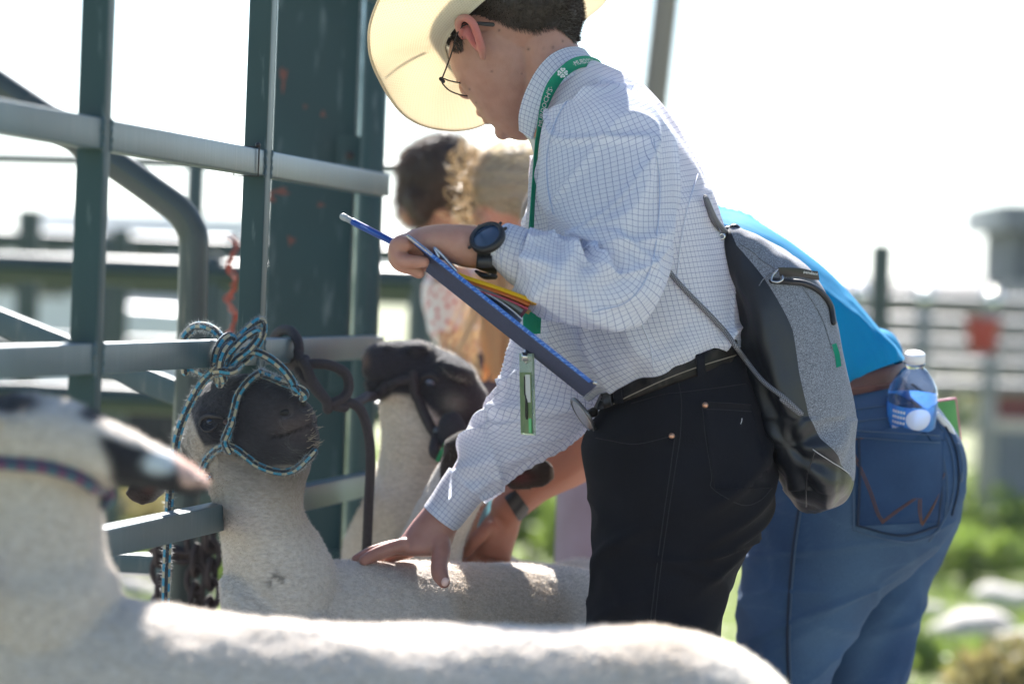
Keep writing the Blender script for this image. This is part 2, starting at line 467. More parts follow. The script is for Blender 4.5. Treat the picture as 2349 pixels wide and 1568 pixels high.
M['white_ink'] = plain('white_print', (.75, .75, .75), .6)
M['thread'] = plain('thread', (.10, .10, .12), .8)
# ================================================================== SETTING
def struct(o): o['kind'] = 'structure'; return o
# ground sheet
gm, t_, b_ = nmat('pasture_ground')
n1 = noise_out(t_, .9, 6); n2 = noise_out(t_, 9, 5)
c1 = ramp(t_, n1, [(.35, (.11, .14, .04)), (.47, (.22, .21, .10)), (.58, (.36, .33, .27))])
link(t_, mix_rgb(t_, n2, c1, (.12, .17, .03)), b_.inputs['Base Color']); b_.inputs['Roughness'].default_value = .95
bump(t_, b_, n2, .03)
xs = np.concatenate([np.linspace(-900, -30, 8), np.linspace(-25, 25, 51), np.linspace(30, 900, 8)])
ys = np.concatenate([[-40, -10], np.linspace(0, 60, 61), [80, 150, 400, 1800]])
XX, YY = np.meshgrid(xs, ys); ZZ = .04*noise3(np.stack([XX.ravel()*.6, YY.ravel()*.6, 0*XX.ravel()], 1)).reshape(XX.shape)-.02
ZZ[(np.abs(XX) > 24) | (YY > 58)] = -.02
struct(put(G().add(np.stack([XX, YY, ZZ], 2).reshape(-1, 3), grid_faces(len(ys), len(xs))), 'ground', gm))
# worn earth round the pens
dm = plain('pen_dirt', (.24, .22, .20), .95, c2=(.31, .29, .27), nscale=4, bumpd=.01, bscale=30)
th = np.linspace(0, 2*np.pi, 60, endpoint=False); v = [(0, 5.2, .026)]
for a in th: v.append((3.2*math.cos(a)*(1+.1*math.sin(3*a)), 5.2+3.0*math.sin(a)*(1+.08*math.cos(5*a)), .026))
struct(put(G().add(v, [(0, i+1, (i+1) % 60+1) for i in range(60)]), 'dirt_path', dm))
# hills
hm = plain('hill_grass', (.16, .20, .17), .95, c2=(.20, .23, .18), nscale=.01)
for nm, yy, h0, hv, sx, ph in (('hills', 1100, 3.5, 3.0, 170, 1.0), ('mountains', 1650, 6, 9, 300, 5.3)):
    xs = np.linspace(-900, 900, 120); rows = []
    h = h0+hv*(.5+.5*noise3(np.stack([xs/sx+ph, xs*0+ph, xs*0], 1)))+.5*noise3(np.stack([xs/40, xs*0, xs*0+ph], 1))
    for k, (dy, q) in enumerate(((-120, 0), (-90, .35), (-50, .75), (0, 1), (60, .8), (140, 0))):
        rows.append(np.stack([xs, yy+dy+0*xs, h*q-.5], 1))
    struct(put(G().add(np.concatenate(rows), grid_faces(6, 120)), nm, hm))

def down(p, z=0.0): return np.array([p[0], p[1], z])
# ---------------------------------------------------------------- pen fence panel (square tube)
FA, FB = P(0, 830, 4.35), P(860, 795, 6.55)
FA[2] = FB[2] = 0; fdir = (FB-FA)/np.linalg.norm(FB-FA); flen = np.linalg.norm(FB-FA)
def fpos(s, z): return np.array([FA[0]+fdir[0]*s, FA[1]+fdir[1]*s, z])
def s_at(px):  # distance along fence at pixel column (at eye level)
    a, b = 0.0, flen*1.3-.0
    for _ in range(40):
        mid = (a+b)/2
        if proj_px(fpos(mid, 1.05))[0] < px: a = mid
        else: b = mid
    return a
pen = thing('pen_fence', 'green and grey square tube livestock fence with the two tied sheep in front of it', 'fence', fpos(0, 0))
posts = [-.78, s_at(200), s_at(577)]
for s in posts:
    sharp(put(beam(fpos(s, 0), fpos(s, 1.62), .034, .036, up=fdir, r=.003), 'post', M['green_steel'], pen, origin=fpos(s, 0)))
for z in (.30, .535, .768, 1.0, 1.275, 1.60):
    sharp(put(beam(fpos(-1.0, z), fpos(s_at(862), z), .031, .038, r=.003), 'rail', M['grey_steel'], pen, origin=fpos(0, z)))
for s in posts[1:]:
    for z in (.768, 1.0, 1.275):
        for sg in (-1, 1):
            c = fpos(s+sg*.019, z); sd_ = np.cross(fdir, [0, 0, 1]); w_ = [c+sd_*.0165*(1)+np.array([0, 0, q*.019])+fdir*.0012*math.sin(q*40) for q in np.linspace(-1, 1, 12)]
            put(tube(w_, [.0026+.0008*math.sin(i*2.1) for i in range(12)], nc=8, sub=2), 'weld', M['grey_steel'], pen)
# zip tie on the top rail
s0 = s_at(552); c = fpos(s0, 1.275)
side = np.cross(fdir, [0, 0, 1])
put(tube([c+side*.018+np.array([0, 0, .021]), c-side*.018+np.array([0, 0, .021]), c-side*.018-np.array([0, 0, .021]), c+side*.018-np.array([0, 0, .021]), c+side*.018+np.array([0, 0, .021])], .0014, nc=6, straight=True), 'cable_tie', M['black'], pen)
put(ellip(c+side*.016+np.array([0, 0, .024]), (.004, 0, 0), (0, .004, 0), (0, 0, .004), 8, 10), 'cable_tie_head', M['black'], pen)
# ---------------------------------------------------------------- big steel corner column and hinge pipe
cb = down(P(708, 700, 6.85))
colm = thing('corner_column', 'wide dark green steel column with orange scuffs behind the fence panel', 'column', cb)
sharp(put(beam(cb, cb+np.array([0, 0, 2.4]), .150, .11, up=(0, 1, 0), r=.006), 'column_shaft', M['green_steel'], colm))
e1 = down(P(812, 700, 6.80))
put(tube([e1+np.array([0, 0, .0]), e1+np.array([0, 0, 2.4])], .007, straight=True), 'edge_rod', plain('highlight_edge', (.5, .56, .56), .22, .9, c2=(.15, .2, .2), nscale=14), colm)  # bright metal colour stands in for the highlight along the column edge
for z, yy in ((1.33, 0), (.95, 0), (.6, 0)):
    q = down(P(790, 700, 6.76)); q[2] = z
    sharp(put(boxg(q, .045, .02, .07), 'hinge_bracket', M['green_steel'], colm))
    put(tube([q+np.array([0, -.02, 0]), q+np.array([0, .0, 0])], .007, nc=8, straight=True), 'bolt', M['rust'], colm)
orange = plain('orange_scuff', (.20, .06, .04), .6, c2=(.10, .05, .04), nscale=90)
hp = down(P(845, 600, 6.66))
hinge = thing('gate_post', 'dark green round pipe post at the far end of the fence rails', 'post', hp)
put(tube([hp, hp+np.array([0, 0, 1.66])], .0215, nc=24, straight=True, sub=1), 'pipe', M['green_steel'], hinge)
put(tube([hp+np.array([-.01, 0, 1.655]), hp+np.array([-.10, .02, 1.665]), hp+np.array([-.25, .05, 1.668])], .028, nc=20), 'top_elbow', M['pipe'], hinge)
# scuffs lifted off the column face: thin dried paint flakes, one mesh
bt = bvh(beam(cb, cb+np.array([0, 0, 2.4]), .150, .11, up=(0, 1, 0), r=.006))
g = G()
for (x, y, sx, sy) in ((650, 180, 10, 34), (640, 440, 34, 9), (622, 455, 14, 12), (668, 552, 12, 12), (741, 262, 8, 9), (700, 245, 6, 6), (736, 470, 12, 6), (640, 880, 20, 12)):
    c0 = hit(bt, x, y, .0012); n = 14; vv = [c0]
    for i in range(n):
        a = 2*math.pi*i/n; rr = 1+.45*math.sin(3*a+x)+.2*math.sin(5*a+y); vv.append(c0+PX(sx*rr*math.cos(a)*.7, sy*rr*math.sin(a)*.8, 6.8))
    g.add(vv, [(0, i+1, (i+1) % n+1) for i in range(n)])
put(g, 'paint_scuff', orange, colm)
# orange twine hanging beside the column
tw = []
for i in range(26):
    a = i*.55; tw.append(P(531+8*math.sin(a*1.7)+3*math.sin(a*5), 552+i*12, 6.6)+np.array([0, .012*math.cos(a*2), 0]))
tw2 = [q+np.array([.006*math.sin(i*1.9), 0, .01*math.cos(i)]) for i, q in enumerate(tw)]; tw3 = [q+np.array([-.008*math.cos(i*2.3), .004, .006*math.cos(i*1.3)]) for i, q in enumerate(tw)]
tag(put(tube(tw, .0018, nc=6, sub=4).join(tube(tw2, .0016, nc=6, sub=4), tube(tw3, .0014, nc=6, sub=4)), 'baling_twine', plain('orange_twine', (.42, .10, .06), .8, trans=.3)), 'tangle of orange baling twine hanging beside the second fence post', 'twine')
# ---------------------------------------------------------------- round pipe gate behind
gp0, gp1, gp2 = P(-260, 25, 6.25), P(432, 492, 6.25), P(446, 560, 6.25)
gate = thing('pipe_gate', 'round grey pipe gate with a sloping top behind the first fence post', 'gate', down(gp2))
t1 = (gp1-gp0)/np.linalg.norm(gp1-gp0)
put(tube(np.array([gp0, gp0+(gp1-gp0)*.5, gp1-t1*.085, gp1+np.array([.0, 0, -.014]), gp2+np.array([0, 0, -.055]), [gp2[0], gp2[1], .8], [gp2[0], gp2[1], .4], down(gp2)]), .0243, nc=24, sub=10), 'bent_pipe', M['pipe'], gate)
def bar(name, a, b, w_, mat_, parent, dd=.04): return sharp(put(beam(a, b, dd, w_, r=.004), name, mat_, parent))
bar('brace', P(-240, 640, 6.4), P(420, 905, 6.32), .040, M['grey_steel'], gate)
bar('crossbar', P(-200, 1262, 6.4), P(432, 1298, 6.32), .034, M['grey_steel'], gate)
ga = down(P(-230, 700, 6.3)); put(tube([ga, ga+np.array([0, 0, 1.5])], .0243, nc=20, straight=True), 'upright', M['pipe'], gate)
# chain round the gate upright
ch = thing('rusty_chain', 'rusty chain hanging round the pipe gate upright below the tied sheep head', 'chain', down(P(455, 1300, 6.2)))
def link_g(c, ax, up, L=.021, W=.012, r=.0042):
    pts = [c+up*L*math.sin(a)+ax*W*math.cos(a)*(1 if abs(math.cos(a)) > .3 else .9) for a in np.linspace(0, 2*np.pi, 13)[:-1]]
    return tube(pts, r, nc=8, sub=2, closed=True)
z3 = np.array([0, 0, 1.0]); k = 0
for (x, y0, y1) in ((367, 1262, 1500), (482, 1228, 1500), (447, 1240, 1480)):
    y = y0
    while y < y1:
        ax = np.array([1, 0, 0]) if k % 2 else np.array([.35, .94, 0])
        put(link_g(P(x+3*math.sin(k), y, 6.18), ax, z3, .024, .014, .005), 'link', M['rust'], ch); y += 44; k += 1
for i in range(7):
    x = 372+i*17; y = 1262+12*math.sin(i/6*math.pi)
    put(link_g(P(x, y, 6.19), np.array([0, .6, .8]) if i % 2 else np.array([0, .9, -.4]), np.array([1.0, 0, .1]), .018, .012, .0045), 'link', M['rust'], ch)

# ---------------------------------------------------------------- pens behind
def pole(p, h, r, name, mat_, parent, nc=14): return put(tube([down(p), down(p)+z3*h], r, nc=nc, straight=True), name, mat_, parent)
def panel(name, label, cat, a, b, zs, r, mat_, posts_, ph, pr=None, group=None, sq=False, caps=False):
    a = down(a); b = down(b); t = thing(name, label, cat, a, group)
    for z in zs:
        put(tube([a+z3*z, b+z3*z], r, nc=12, straight=True), 'rail', mat_, t) if not sq else bar('rail', a+z3*z, b+z3*z, r*2, mat_, t)
    for q in posts_:
        c = a+(b-a)*q; put(tube([c, c+z3*ph], pr or r*1.2, nc=12, straight=True), 'post', mat_, t)
        if caps: put(ellip(c+z3*(ph+.02), (.045, 0, 0), (0, .045, 0), (0, 0, .045), 12, 16), 'glint_ball', glint_m, t)  # chrome balls added on the posts only to throw sun glints
    return t
shiny = plain('galvanised_pipe', (.30, .30, .31), .42, .5, c2=(.20, .20, .21), nscale=20); glint_m = plain('glint_chrome', (.8, .8, .8), .12, 1)
dkgreen = plain('dark_green_pipe', (.016, .035, .036), .4, c2=(.03, .055, .055), nscale=6)
# tall dark panel just past the gate
zt = P(200, 366, 9.0)[2]
panel('tall_panel', 'tall thin dark green panel whose top rail runs behind the pipe gate', 'fence panel', P(-300, 600, 9.3), P(1000, 600, 8.7), (zt, .3), .013, dkgreen, (0, .587, .98), zt, .021)
# broad low rails, pale on top
panel('holding_pen', 'long low pen fence of broad dark green pipes with sunlit tops behind the gate', 'fence', P(-500, 600, 10.2), P(1100, 600, 9.8), (P(300, 622, 10)[2], P(300, 915, 10)[2], .16), .036, dkgreen, (.05, .63, .92), P(300, 600, 10)[2], .03)
panel('back_pen', 'distant dark pen fence seen between the first two fence posts', 'fence', P(-700, 600, 15.5), P(1150, 600, 15), (P(300, 560, 15)[2], P(300, 655, 15)[2], P(300, 800, 15)[2], .35), .04, dkgreen, (.02, .3, .52, .68, .93), P(300, 560, 15)[2])
for x, y, wd, lb in ((65, 480, 50, 'dark square post head left of the first fence post'), (276, 524, 42, 'small dark post head right of the first fence post')):
    p = P(x, 620, 13.5); top = P(x, y, 13.5)[2]; hh = wd*K*13.5
    o = sharp(put(beam(down(p), np.array([p[0], p[1], top]), hh, hh, up=(0, 1, 0), r=.006), 'square_post', dkgreen, origin=down(p)))
    tag(o, lb, 'post', 'posts of the far pens')
# white stock trailer and pickup far left
white = plain('white_paint', (.75, .75, .76), .25, c2=(.7, .7, .72), nscale=3)
glass = plain('dark_glass', (.03, .04, .05), .05, spec=.8); tyre = plain('tyre_rubber', (.02, .02, .02), .8)
tr = P(420, 700, 24); trailer = thing('stock_trailer', 'white livestock trailer parked behind the pens left of the steel column', 'trailer', down(tr))
cx, cy = tr[0], tr[1]
sharp(put(boxg((cx, cy, 1.02), 1.9, 2.0, .95, r=.03), 'body', white, trailer))
for dx in (-.6, -.2, .2, .6): sharp(put(boxg((cx+dx, cy-1.005, 1.2), .32, .03, .16), 'vent', glass, trailer))
sharp(put(boxg((cx, cy-1.02, .70), 1.94, .05, .10), 'skirt_rail', shiny, trailer))
for dx in (-.35, .35):
    put(tube([(cx+dx, cy-1.0, .33), (cx+dx, cy-.75, .33)], .32, nc=24, straight=True), 'wheel', tyre, trailer)
tk = P(60, 720, 22); truck = thing('pickup', 'white pickup parked behind the pens at the left edge', 'pickup', down(tk))
cx, cy = tk[0], tk[1]
def car(parent, cx, cy, paint, s=1.0, facing=1):
    prof = [(-1.15, .45), (-1.2, .82), (-.9, .92), (-.62, .94), (-.35, 1.28), (.3, 1.3), (.42, .95), (1.15, .93), (1.2, .5)]
    v = []; f = []
    for yy in (-.55, .55):
        for x, z in prof: v.append((cx+x*s*facing, cy+yy, z*s))
    n = len(prof)
    for i in range(n): f.append((i, (i+1) % n, n+(i+1) % n, n+i))
    f.append(tuple(range(n-1, -1, -1))); f.append(tuple(range(n, 2*n)))
    o = put(G().add(v, f), 'body', paint, parent, smooth=False)
    bv = o.modifiers.new('b', 'BEVEL'); bv.width = .03; bv.segments = 3
    for x0, x1 in ((-.5, -.08), (-.02, .3)):
        v = [(cx+x0*s*facing, cy-.556, .98*s), (cx+x1*s*facing, cy-.556, .98*s), (cx+x1*.9*s*facing, cy-.556, 1.22*s), (cx+(x0+.12)*s*facing, cy-.556, 1.22*s)]
        v += [(a, b+.01, c) for a, b, c in v]
        put(G().add(v, [(0, 1, 2, 3), (7, 6, 5, 4), (0, 4, 5, 1), (1, 5, 6, 2), (2, 6, 7, 3), (3, 7, 4, 0)]), 'window', glass, parent, smooth=False)
    for dx in (-.75, .75):
        put(tube([(cx+dx*s, cy-.57, .3*s), (cx+dx*s, cy-.35, .3*s)], .29*s, nc=24, straight=True), 'wheel', tyre, parent)
        put(tube([(cx+dx*s, cy-.59, .3*s), (cx+dx*s, cy-.57, .3*s)], .15*s, nc=16, straight=True), 'hub', shiny, parent)
car(truck, cx, cy, white)
# tall leaning wooden pole
pp = P(1552, -150, 11.5); pb = P(1425, 1100, 11.5)
dirp = (P(1500, 230, 11.5)-P(1545, -150, 11.5)); base = P(1545, -150, 11.5)+dirp*(pp[2]/(-dirp[2]))*1.0
tag(put(tube([base, (base+pp)/2, P(1545, -150, 11.5)-dirp*.3], [.047, .043, .041], nc=20), 'wooden_pole', plain('weathered_wood', (.16, .14, .13), .85, c2=(.24, .21, .19), nscale=8, stretch=(1, 1, .08), bumpd=.004, bscale=40)), 'leaning weathered grey pole rising behind the shirt of the man in the hat', 'pole')
tanp = plain('tan_pipe', (.26, .21, .18), .6, c2=(.18, .14, .12), nscale=6)
ba = P(1760, 700, 22); bb_ = P(2750, 700, 22); bf_ = thing('board_fence', 'weathered brown board fence behind the galvanised panels at right', 'fence', down(ba))
for y in (722, 770, 822, 872):
    z = P(2150, y, 22)[2]; a = down(ba)+z3*z; b = down(bb_)+z3*z; bar('board', a, b, .085, tanp, bf_, .03)
for q in (.3, .42, .54, .66, .78, .9):
    c = down(ba)+(down(bb_)-down(ba))*q; sharp(put(beam(c, c+z3*1.12, .10, .10, up=(0, 1, 0)), 'post', tanp, bf_))
# right side: post, far pens, stand, sign, water trough
p = P(2017, 700, 12.5); top = P(2017, 560, 12.5)[2]
tag(sharp(put(beam(down(p), np.array([p[0], p[1], top]), .064, .064, up=(0, 1, 0)), 'square_post', dkgreen, origin=down(p))), 'tall dark green post right of the blue T-shirt', 'post', 'posts of the far pens')
for i, (d, ys_, lb) in enumerate(((17, (690, 742, 790, 835, 885), 'near row of galvanised pipe panels beyond the dark post'), (26, (668, 700, 727, 760), 'far row of galvanised pipe panels just under the skyline'), (36, (655, 672, 690, 712), 'farthest row of pipe panels at the foot of the hills'))):
    zs = [P(2150, y, d)[2] for y in ys_]
    panel('pipe_fence', lb, 'fence', P(1780, 700, d), P(2700, 700, d), zs, .030+.012*i, (shiny, tanp, shiny)[i], (.03, .2, .37, .54, .71, .9), max(zs), None, 'galvanised panels on the right', False, True)
# announcer stand
st = P(2345, 600, 21); stand = thing('announcer_stand', 'dark grey raised shed with overhanging roof at the right edge', 'shed', down(st))
dk = plain('dark_siding', (.07, .08, .10), .7, c2=(.10, .11, .13), nscale=4); red = plain('red_paint', (.36, .045, .05), .5)
zt, zb = P(2300, 475, 21)[2], P(2300, 655, 21)[2]
sx0 = P(2272, 600, 21)[0]
sharp(put(boxg((sx0+.9, st[1], (zt+zb)/2-.06), 1.7, 1.5, zt-zb-.12), 'wall', dk, stand))
sharp(put(boxg((sx0+.93, st[1], zt-.07), 1.96, 1.8, .14), 'roof', plain('roof_sheet', (.16, .17, .20), .5), stand))
sharp(put(boxg((sx0+1.0, st[1]-.77, zt-.28), 1.2, .03, .12), 'window', glass, stand))
sharp(put(boxg((sx0+.9, st[1]-.70, zb-.02), 1.8, .14, .07), 'floor_beam', shiny, stand))
for dx, dy in ((.14, -.65), (1.65, -.65), (.14, .65), (1.65, .65)):
    sharp(put(beam((sx0+dx, st[1]+dy, 0), (sx0+dx, st[1]+dy, zb), .12, .12, up=(0, 1, 0)), 'leg', dk, stand))
sharp(put(boxg((sx0+.55, st[1]-.8, .98), .5, .04, .30), 'lower_panel', red, stand))
ch_ = P(2320, 800, 18); chute = thing('squeeze_chute', 'dark red and grey steel livestock chute standing below the raised shed', 'livestock chute', down(ch_))
mg = plain('machine_grey', (.06, .065, .07), .5, c2=(.09, .09, .10), nscale=8); cx0 = P(2262, 800, 18)[0]
for dx in (0, .28, .56, .84): sharp(put(beam((cx0+dx, ch_[1], 0), (cx0+dx, ch_[1], 1.06), .05, .05, up=(0, 1, 0)), 'upright', mg, chute))
for z in (.25, .5, .75, 1.05): sharp(put(beam((cx0-.03, ch_[1]-.03, z), (cx0+.95, ch_[1]-.03, z), .04, .05), 'crossbar', mg, chute))
sharp(put(boxg((cx0+.42, ch_[1]+.05, .50), .8, .03, .42), 'side_sheet', plain('chute_red', (.16, .03, .03), .5), chute))
put(tube([(cx0+.1, ch_[1]-.06, .9), (cx0+.3, ch_[1]-.08, 1.15), (cx0+.42, ch_[1]-.08, 1.2)], .015, nc=8), 'lever', mg, chute)
bk = P(2254, 770, 16); tag(put(lathe(bk-np.array([0, 0, .07]), [(0, 0), (.055, 0), (.075, .14), (.077, .145), (.069, .145), (.05, .01), (0, .01)]), 'feed_bucket', red), 'small red bucket hanging on the far pens', 'bucket')
wt = P(2335, 970, 18.0); trg = thing('water_tank', 'blue grey tank with a pale lid standing in the weeds at the right edge', 'tank', down(wt))
tz = P(2300, 968, 18)[2]; x0 = P(2276, 1000, 18)[0]
sharp(put(boxg((x0+.21, wt[1]+.1, (tz+0)/2-.02), .40, .4, tz-.02, r=.02), 'tank_body', plain('tank_plastic', (.13, .16, .21), .5, c2=(.10, .12, .16), nscale=8), trg))
sharp(put(boxg((x0+.21, wt[1]+.1, tz-.01), .43, .43, .045, r=.015), 'lid', plain('pale_lid', (.5, .47, .44), .6), trg))
for dx in (.07, .2, .33): sharp(put(beam((x0+dx, wt[1]-.105, .02), (x0+dx, wt[1]-.105, tz-.06), .02, .02, up=(0, 1, 0)), 'rib', plain('tank_rib', (.12, .15, .2), .5), trg))

# ---------------------------------------------------------------- plants
def leafy(c, rx, ry, rz, n, size, seed):
    r_ = np.random.default_rng(seed)
    p = r_.normal(0, 1, (n, 3)); p /= np.linalg.norm(p, axis=1, keepdims=True); p *= r_.random((n, 1))**.45
    bumps = 1+.25*noise3(p*2+seed); p = p*bumps[:, None]*np.array([rx, ry, rz]); p[:, 2] = np.abs(p[:, 2]+rz*.3)
    p += np.asarray(c); d = r_.normal(0, 1, (n, 3)); d[:, 2] = np.abs(d[:, 2]); d /= np.linalg.norm(d, axis=1, keepdims=True)
    s = np.cross(d, r_.normal(0, 1, (n, 3))); s /= np.linalg.norm(s, axis=1, keepdims=True)
    L = size*r_.uniform(.6, 1.3, (n, 1))
    V = np.stack([p, p+d*L*.5+s*L*.28, p+d*L, p+d*L*.5-s*L*.28], 1).reshape(-1, 3)
    o = G(); o.v = V; o.uv = np.zeros((len(V), 2)); o.f = [(4*i, 4*i+1, 4*i+2, 4*i+3) for i in range(n)]; return o
leafm = [plain('leaf_green', (.13, .20, .035), .6, c2=(.22, .29, .06), nscale=12, trans=.45), plain('dry_leaf', (.20, .16, .06), .7, c2=(.28, .24, .10), nscale=10, trans=.4), plain('dark_leaf', (.035, .06, .02), .6, c2=(.06, .10, .03), nscale=10, trans=.3)]
def weed(px, py, w_, h_, n, mi, label, seed, leaf=.07, group='weeds and bushes along the pens'):
    b = ground(px, py); d = b[1]
    t = thing('bush', label, 'bush', b, group)
    put(leafy(b+z3*h_*.25, w_/2, w_/2, h_*.6, n, leaf, seed), 'foliage', leafm[mi], t)
    g = G()
    r_ = random.Random(seed)
    for i in range(7):
        a = r_.uniform(0, 6.28); q = b+np.array([math.cos(a)*w_*.3, math.sin(a)*w_*.3, h_*.7]); g.join(tube([b, (b+q)/2+np.array([.03, 0, .05]), q], [.012, .008, .004], nc=6))
    put(g, 'stem', leafm[2], t)
weed(2215, 1345, .55, .22, 900, 0, 'bright green leafy weed right of the jeans of the woman in blue', 11)
weed(2330, 1310, .55, .30, 900, 0, 'bright green weed in front of the blue grey tank', 12)
weed(2190, 1215, .8, .28, 700, 0, 'low light green weed far behind the phone pocket', 13)
weed(2330, 1640, .42, .20, 1300, 1, 'dry olive brown bush in the bottom right corner', 14, .04)
weed(2170, 1570, .42, .12, 700, 0, 'short grass clump at the foot of the picture right of the jeans', 15, .05)
weed(2140, 1030, 1.6, .5, 700, 2, 'dark bush standing behind the far pens', 16, .1)
weed(2345, 985, 1.4, .55, 800, 1, 'dull brown bush behind the tank', 17, .1)
weed(1215, 1300, .34, .34, 500, 0, 'green weed seen under the forearm with the black wristband', 18)
weed(1305, 1330, .30, .30, 420, 0, 'green weed in front of the mauve trousers', 23)
weed(350, 1230, 1.6, .22, 900, 1, 'yellow dry bush seen under the ear of the tied sheep', 19, .08)
weed(330, 1330, 1.0, .14, 700, 0, 'green weed seen under the lower fence rail', 20, .07)
rockm = plain('pale_rock', (.52, .48, .44), .9, c2=(.42, .38, .35), nscale=12, bumpd=.01, bscale=30)
for i, (x, y, w_) in enumerate(((2230, 1470, .30), (2310, 1400, .26), (2120, 1420, .16), (2345, 1490, .20), (400, 1390, .2), (300, 1375, .2), (465, 1385, .14))):
    b = ground(x, y); e_ = ellip(b+z3*w_*.12, (w_/2, 0, 0), (0, w_*.42, 0), (0, 0, w_*.26), 16, 22)
    e_.v = b+(e_.v-b)*(1+.22*noise3(e_.v*9+i*3))[:, None]
    lb = ['largest pale rock on the grass at bottom right', 'pale rock under the bright weeds at right', 'small pale stone beside the blue jeans', 'pale stone at the right edge above the dry bush', 'pale stone seen through the fence beside the chain', 'pale stone seen beside the neck of the nearest sheep', 'small pale stone behind the hanging chain'][i]
    tag(put(e_, 'rock', rockm, origin=b), lb, 'rock', 'rocks on the grass')
# grass blades over the visible grassland
def grass(name, x0, x1, y0, y1, n, h_, seed):
    r_ = np.random.default_rng(seed); q = np.stack([r_.uniform(x0, x1, n), r_.uniform(y0, y1, n), np.zeros(n)], 1)
    d = np.stack([r_.normal(0, .35, n), r_.normal(0, .35, n), np.ones(n)], 1)*(h_*r_.uniform(.4, 1.2, n))[:, None]
    s = np.stack([r_.normal(0, 1, n), r_.normal(0, 1, n), np.zeros(n)], 1); s /= np.linalg.norm(s, axis=1, keepdims=True)
    V = np.stack([q-s*.004, q+s*.004, q+d], 1).reshape(-1, 3); o = G(); o.v = V; o.uv = np.zeros((len(V), 2)); o.f = [(3*i, 3*i+1, 3*i+2) for i in range(n)]
    ob = put(o, name, leafm[0]); ob['kind'] = 'stuff'; ob['label'] = 'short green grass growing on the ground round the pens'; ob['category'] = 'grass'
grass('grass', -4, 6, 8.2, 26, 70000, .09, 5)
# ================================================================== YOUNG MAN IN THE HAT
D0 = 5.46
def folds(p, f, amp, seed=0, sharp_=1.0):
    n = 1-np.abs(noise3(np.asarray(p)*f+seed*7.7))*2.2
    return amp*np.clip(n, -.6, 1)**1 if sharp_ == 1 else amp*np.sign(n)*np.abs(n)**sharp_
def crease(u, v, a, b, w_, amp):
    """long soft fold between two uv points; w_ half width"""
    a, b = np.array(a), np.array(b); ab = b-a; L = np.linalg.norm(ab)
    t = np.clip(((u-a[0])*ab[0]+(v-a[1])*ab[1])/L**2, 0, 1)
    d = np.hypot(u-(a[0]+t*ab[0]), v-(a[1]+t*ab[1])); taper = np.sin(np.pi*np.clip(t*.9+.05, 0, 1))**.6
    return amp*taper*np.exp(-(d/w_)**2)

man = thing('person', 'young man in a cream cowboy hat and checked white shirt bending over the sheep', 'person', down(P(1500, 1000, 5.46)))
# ---- skin: one continuous body
SK = []
# skull, face, jaw, neck
SK.append(ellip(P(1178, 22, 5.47), PX(146, 20, D0), PX(-10, 150, D0), FW*.079))
SK.append(loft([(1032, 92, 1250, 70, 5.472, .070), (1030, 138, 1255, 130, 5.474, .070), (1044, 178, 1262, 175, 5.476, .066), (1066, 214, 1262, 215, 5.48, .060), (1088, 242, 1255, 245, 5.482, .052), (1108, 270, 1248, 272, 5.484, .043), (1132, 290, 1238, 296, 5.484, .036), (1152, 308, 1226, 314, 5.484, .026), (1176, 320, 1206, 322, 5.484, .012)], 40, 36, e=2.2))
SK.append(loft([(1140, 60, 1316, 20, 5.46, .055), (1170, 150, 1319, 70, 5.46, .058), (1195, 225, 1330, 112, 5.46, .060), (1212, 285, 1372, 158, 5.46, .064), (1230, 340, 1420, 215, 5.46, .075)], 24, 36))
SK.append(ellip(P(1066, 205, 5.535), PX(22, 18, D0), PX(-12, 16, D0), FW*.016, 12, 16))      # nose, turned away
SK.append(ellip(P(1101, 258, 5.50), PX(9, 6, D0), PX(-4, 9, D0), FW*.022, 10, 14))         # upper lip
SK.append(ellip(P(1117, 277, 5.50), PX(9, 5, D0), PX(-4, 8, D0), FW*.020, 10, 14))         # lower lip
SK.append(ellip(P(1153, 304, 5.485), PX(17, 9, D0), PX(-9, 15, D0), FW*.020, 10, 14))       # chin
# ear seen from behind: helix rim, lobe, bowl
SK.append(tube([P(1062, 84, 5.386), P(1052, 66, 5.376), P(1052, 48, 5.370), P(1066, 41, 5.366), P(1082, 50, 5.362), P(1092, 70, 5.362), P(1100, 94, 5.366), P(1106, 116, 5.374), P(1108, 131, 5.386)], [.005, .0052, .0056, .0058, .006, .006, .006, .0062, .005], nc=12))
SK.append(ellip(P(1082, 86, 5.388), PX(19, 34, D0), PX(-9, 5, D0), FW*.013, 12, 16))
SK.append(tube([P(1070, 76, 5.380), P(1080, 92, 5.377), P(1092, 108, 5.380)], [.003, .004, .003], nc=8))
# torso, hips, legs hidden in the clothes
SK.append(loft([(1260, 300, 1420, 215, 5.46, .07), (1270, 380, 1500, 320, 5.46, .12), (1270, 480, 1560, 440, 5.46, .14), (1280, 600, 1600, 590, 5.46, .13), (1320, 760, 1640, 740, 5.46, .12), (1400, 900, 1680, 860, 5.46, .12), (1390, 1050, 1720, 1030, 5.46, .13), (1400, 1130, 1715, 1130, 5.46, .11)], 40, 28))
for dd in (-.085, .085):
    q = lambda x, y: P(x, y, 5.46+dd)
    kn = q(1490, 1600); an = down(q(1490, 2300), .10)
    SK.append(tube([q(1560, 1060), q(1520, 1300), kn, np.array([kn[0]+.0, kn[1], .32]), np.array([kn[0]+.02, kn[1], .10])], [.070, .055, .045, .042, .036], nc=18))
    SK.append(tube([np.array([kn[0]+.02, kn[1], .07]), np.array([kn[0]-.06, kn[1], .05]), np.array([kn[0]-.14, kn[1], .035])], [.04, .04, .03], nc=12))
# near (left) arm
SK.append(tube([P(1370, 290, 5.34), P(1430, 420, 5.27), P(1425, 610, 5.20), P(1300, 630, 5.17), P(1190, 585, 5.155), P(1120, 568, 5.155)], [.050, .046, .032, .028, .029, .029], nc=18))
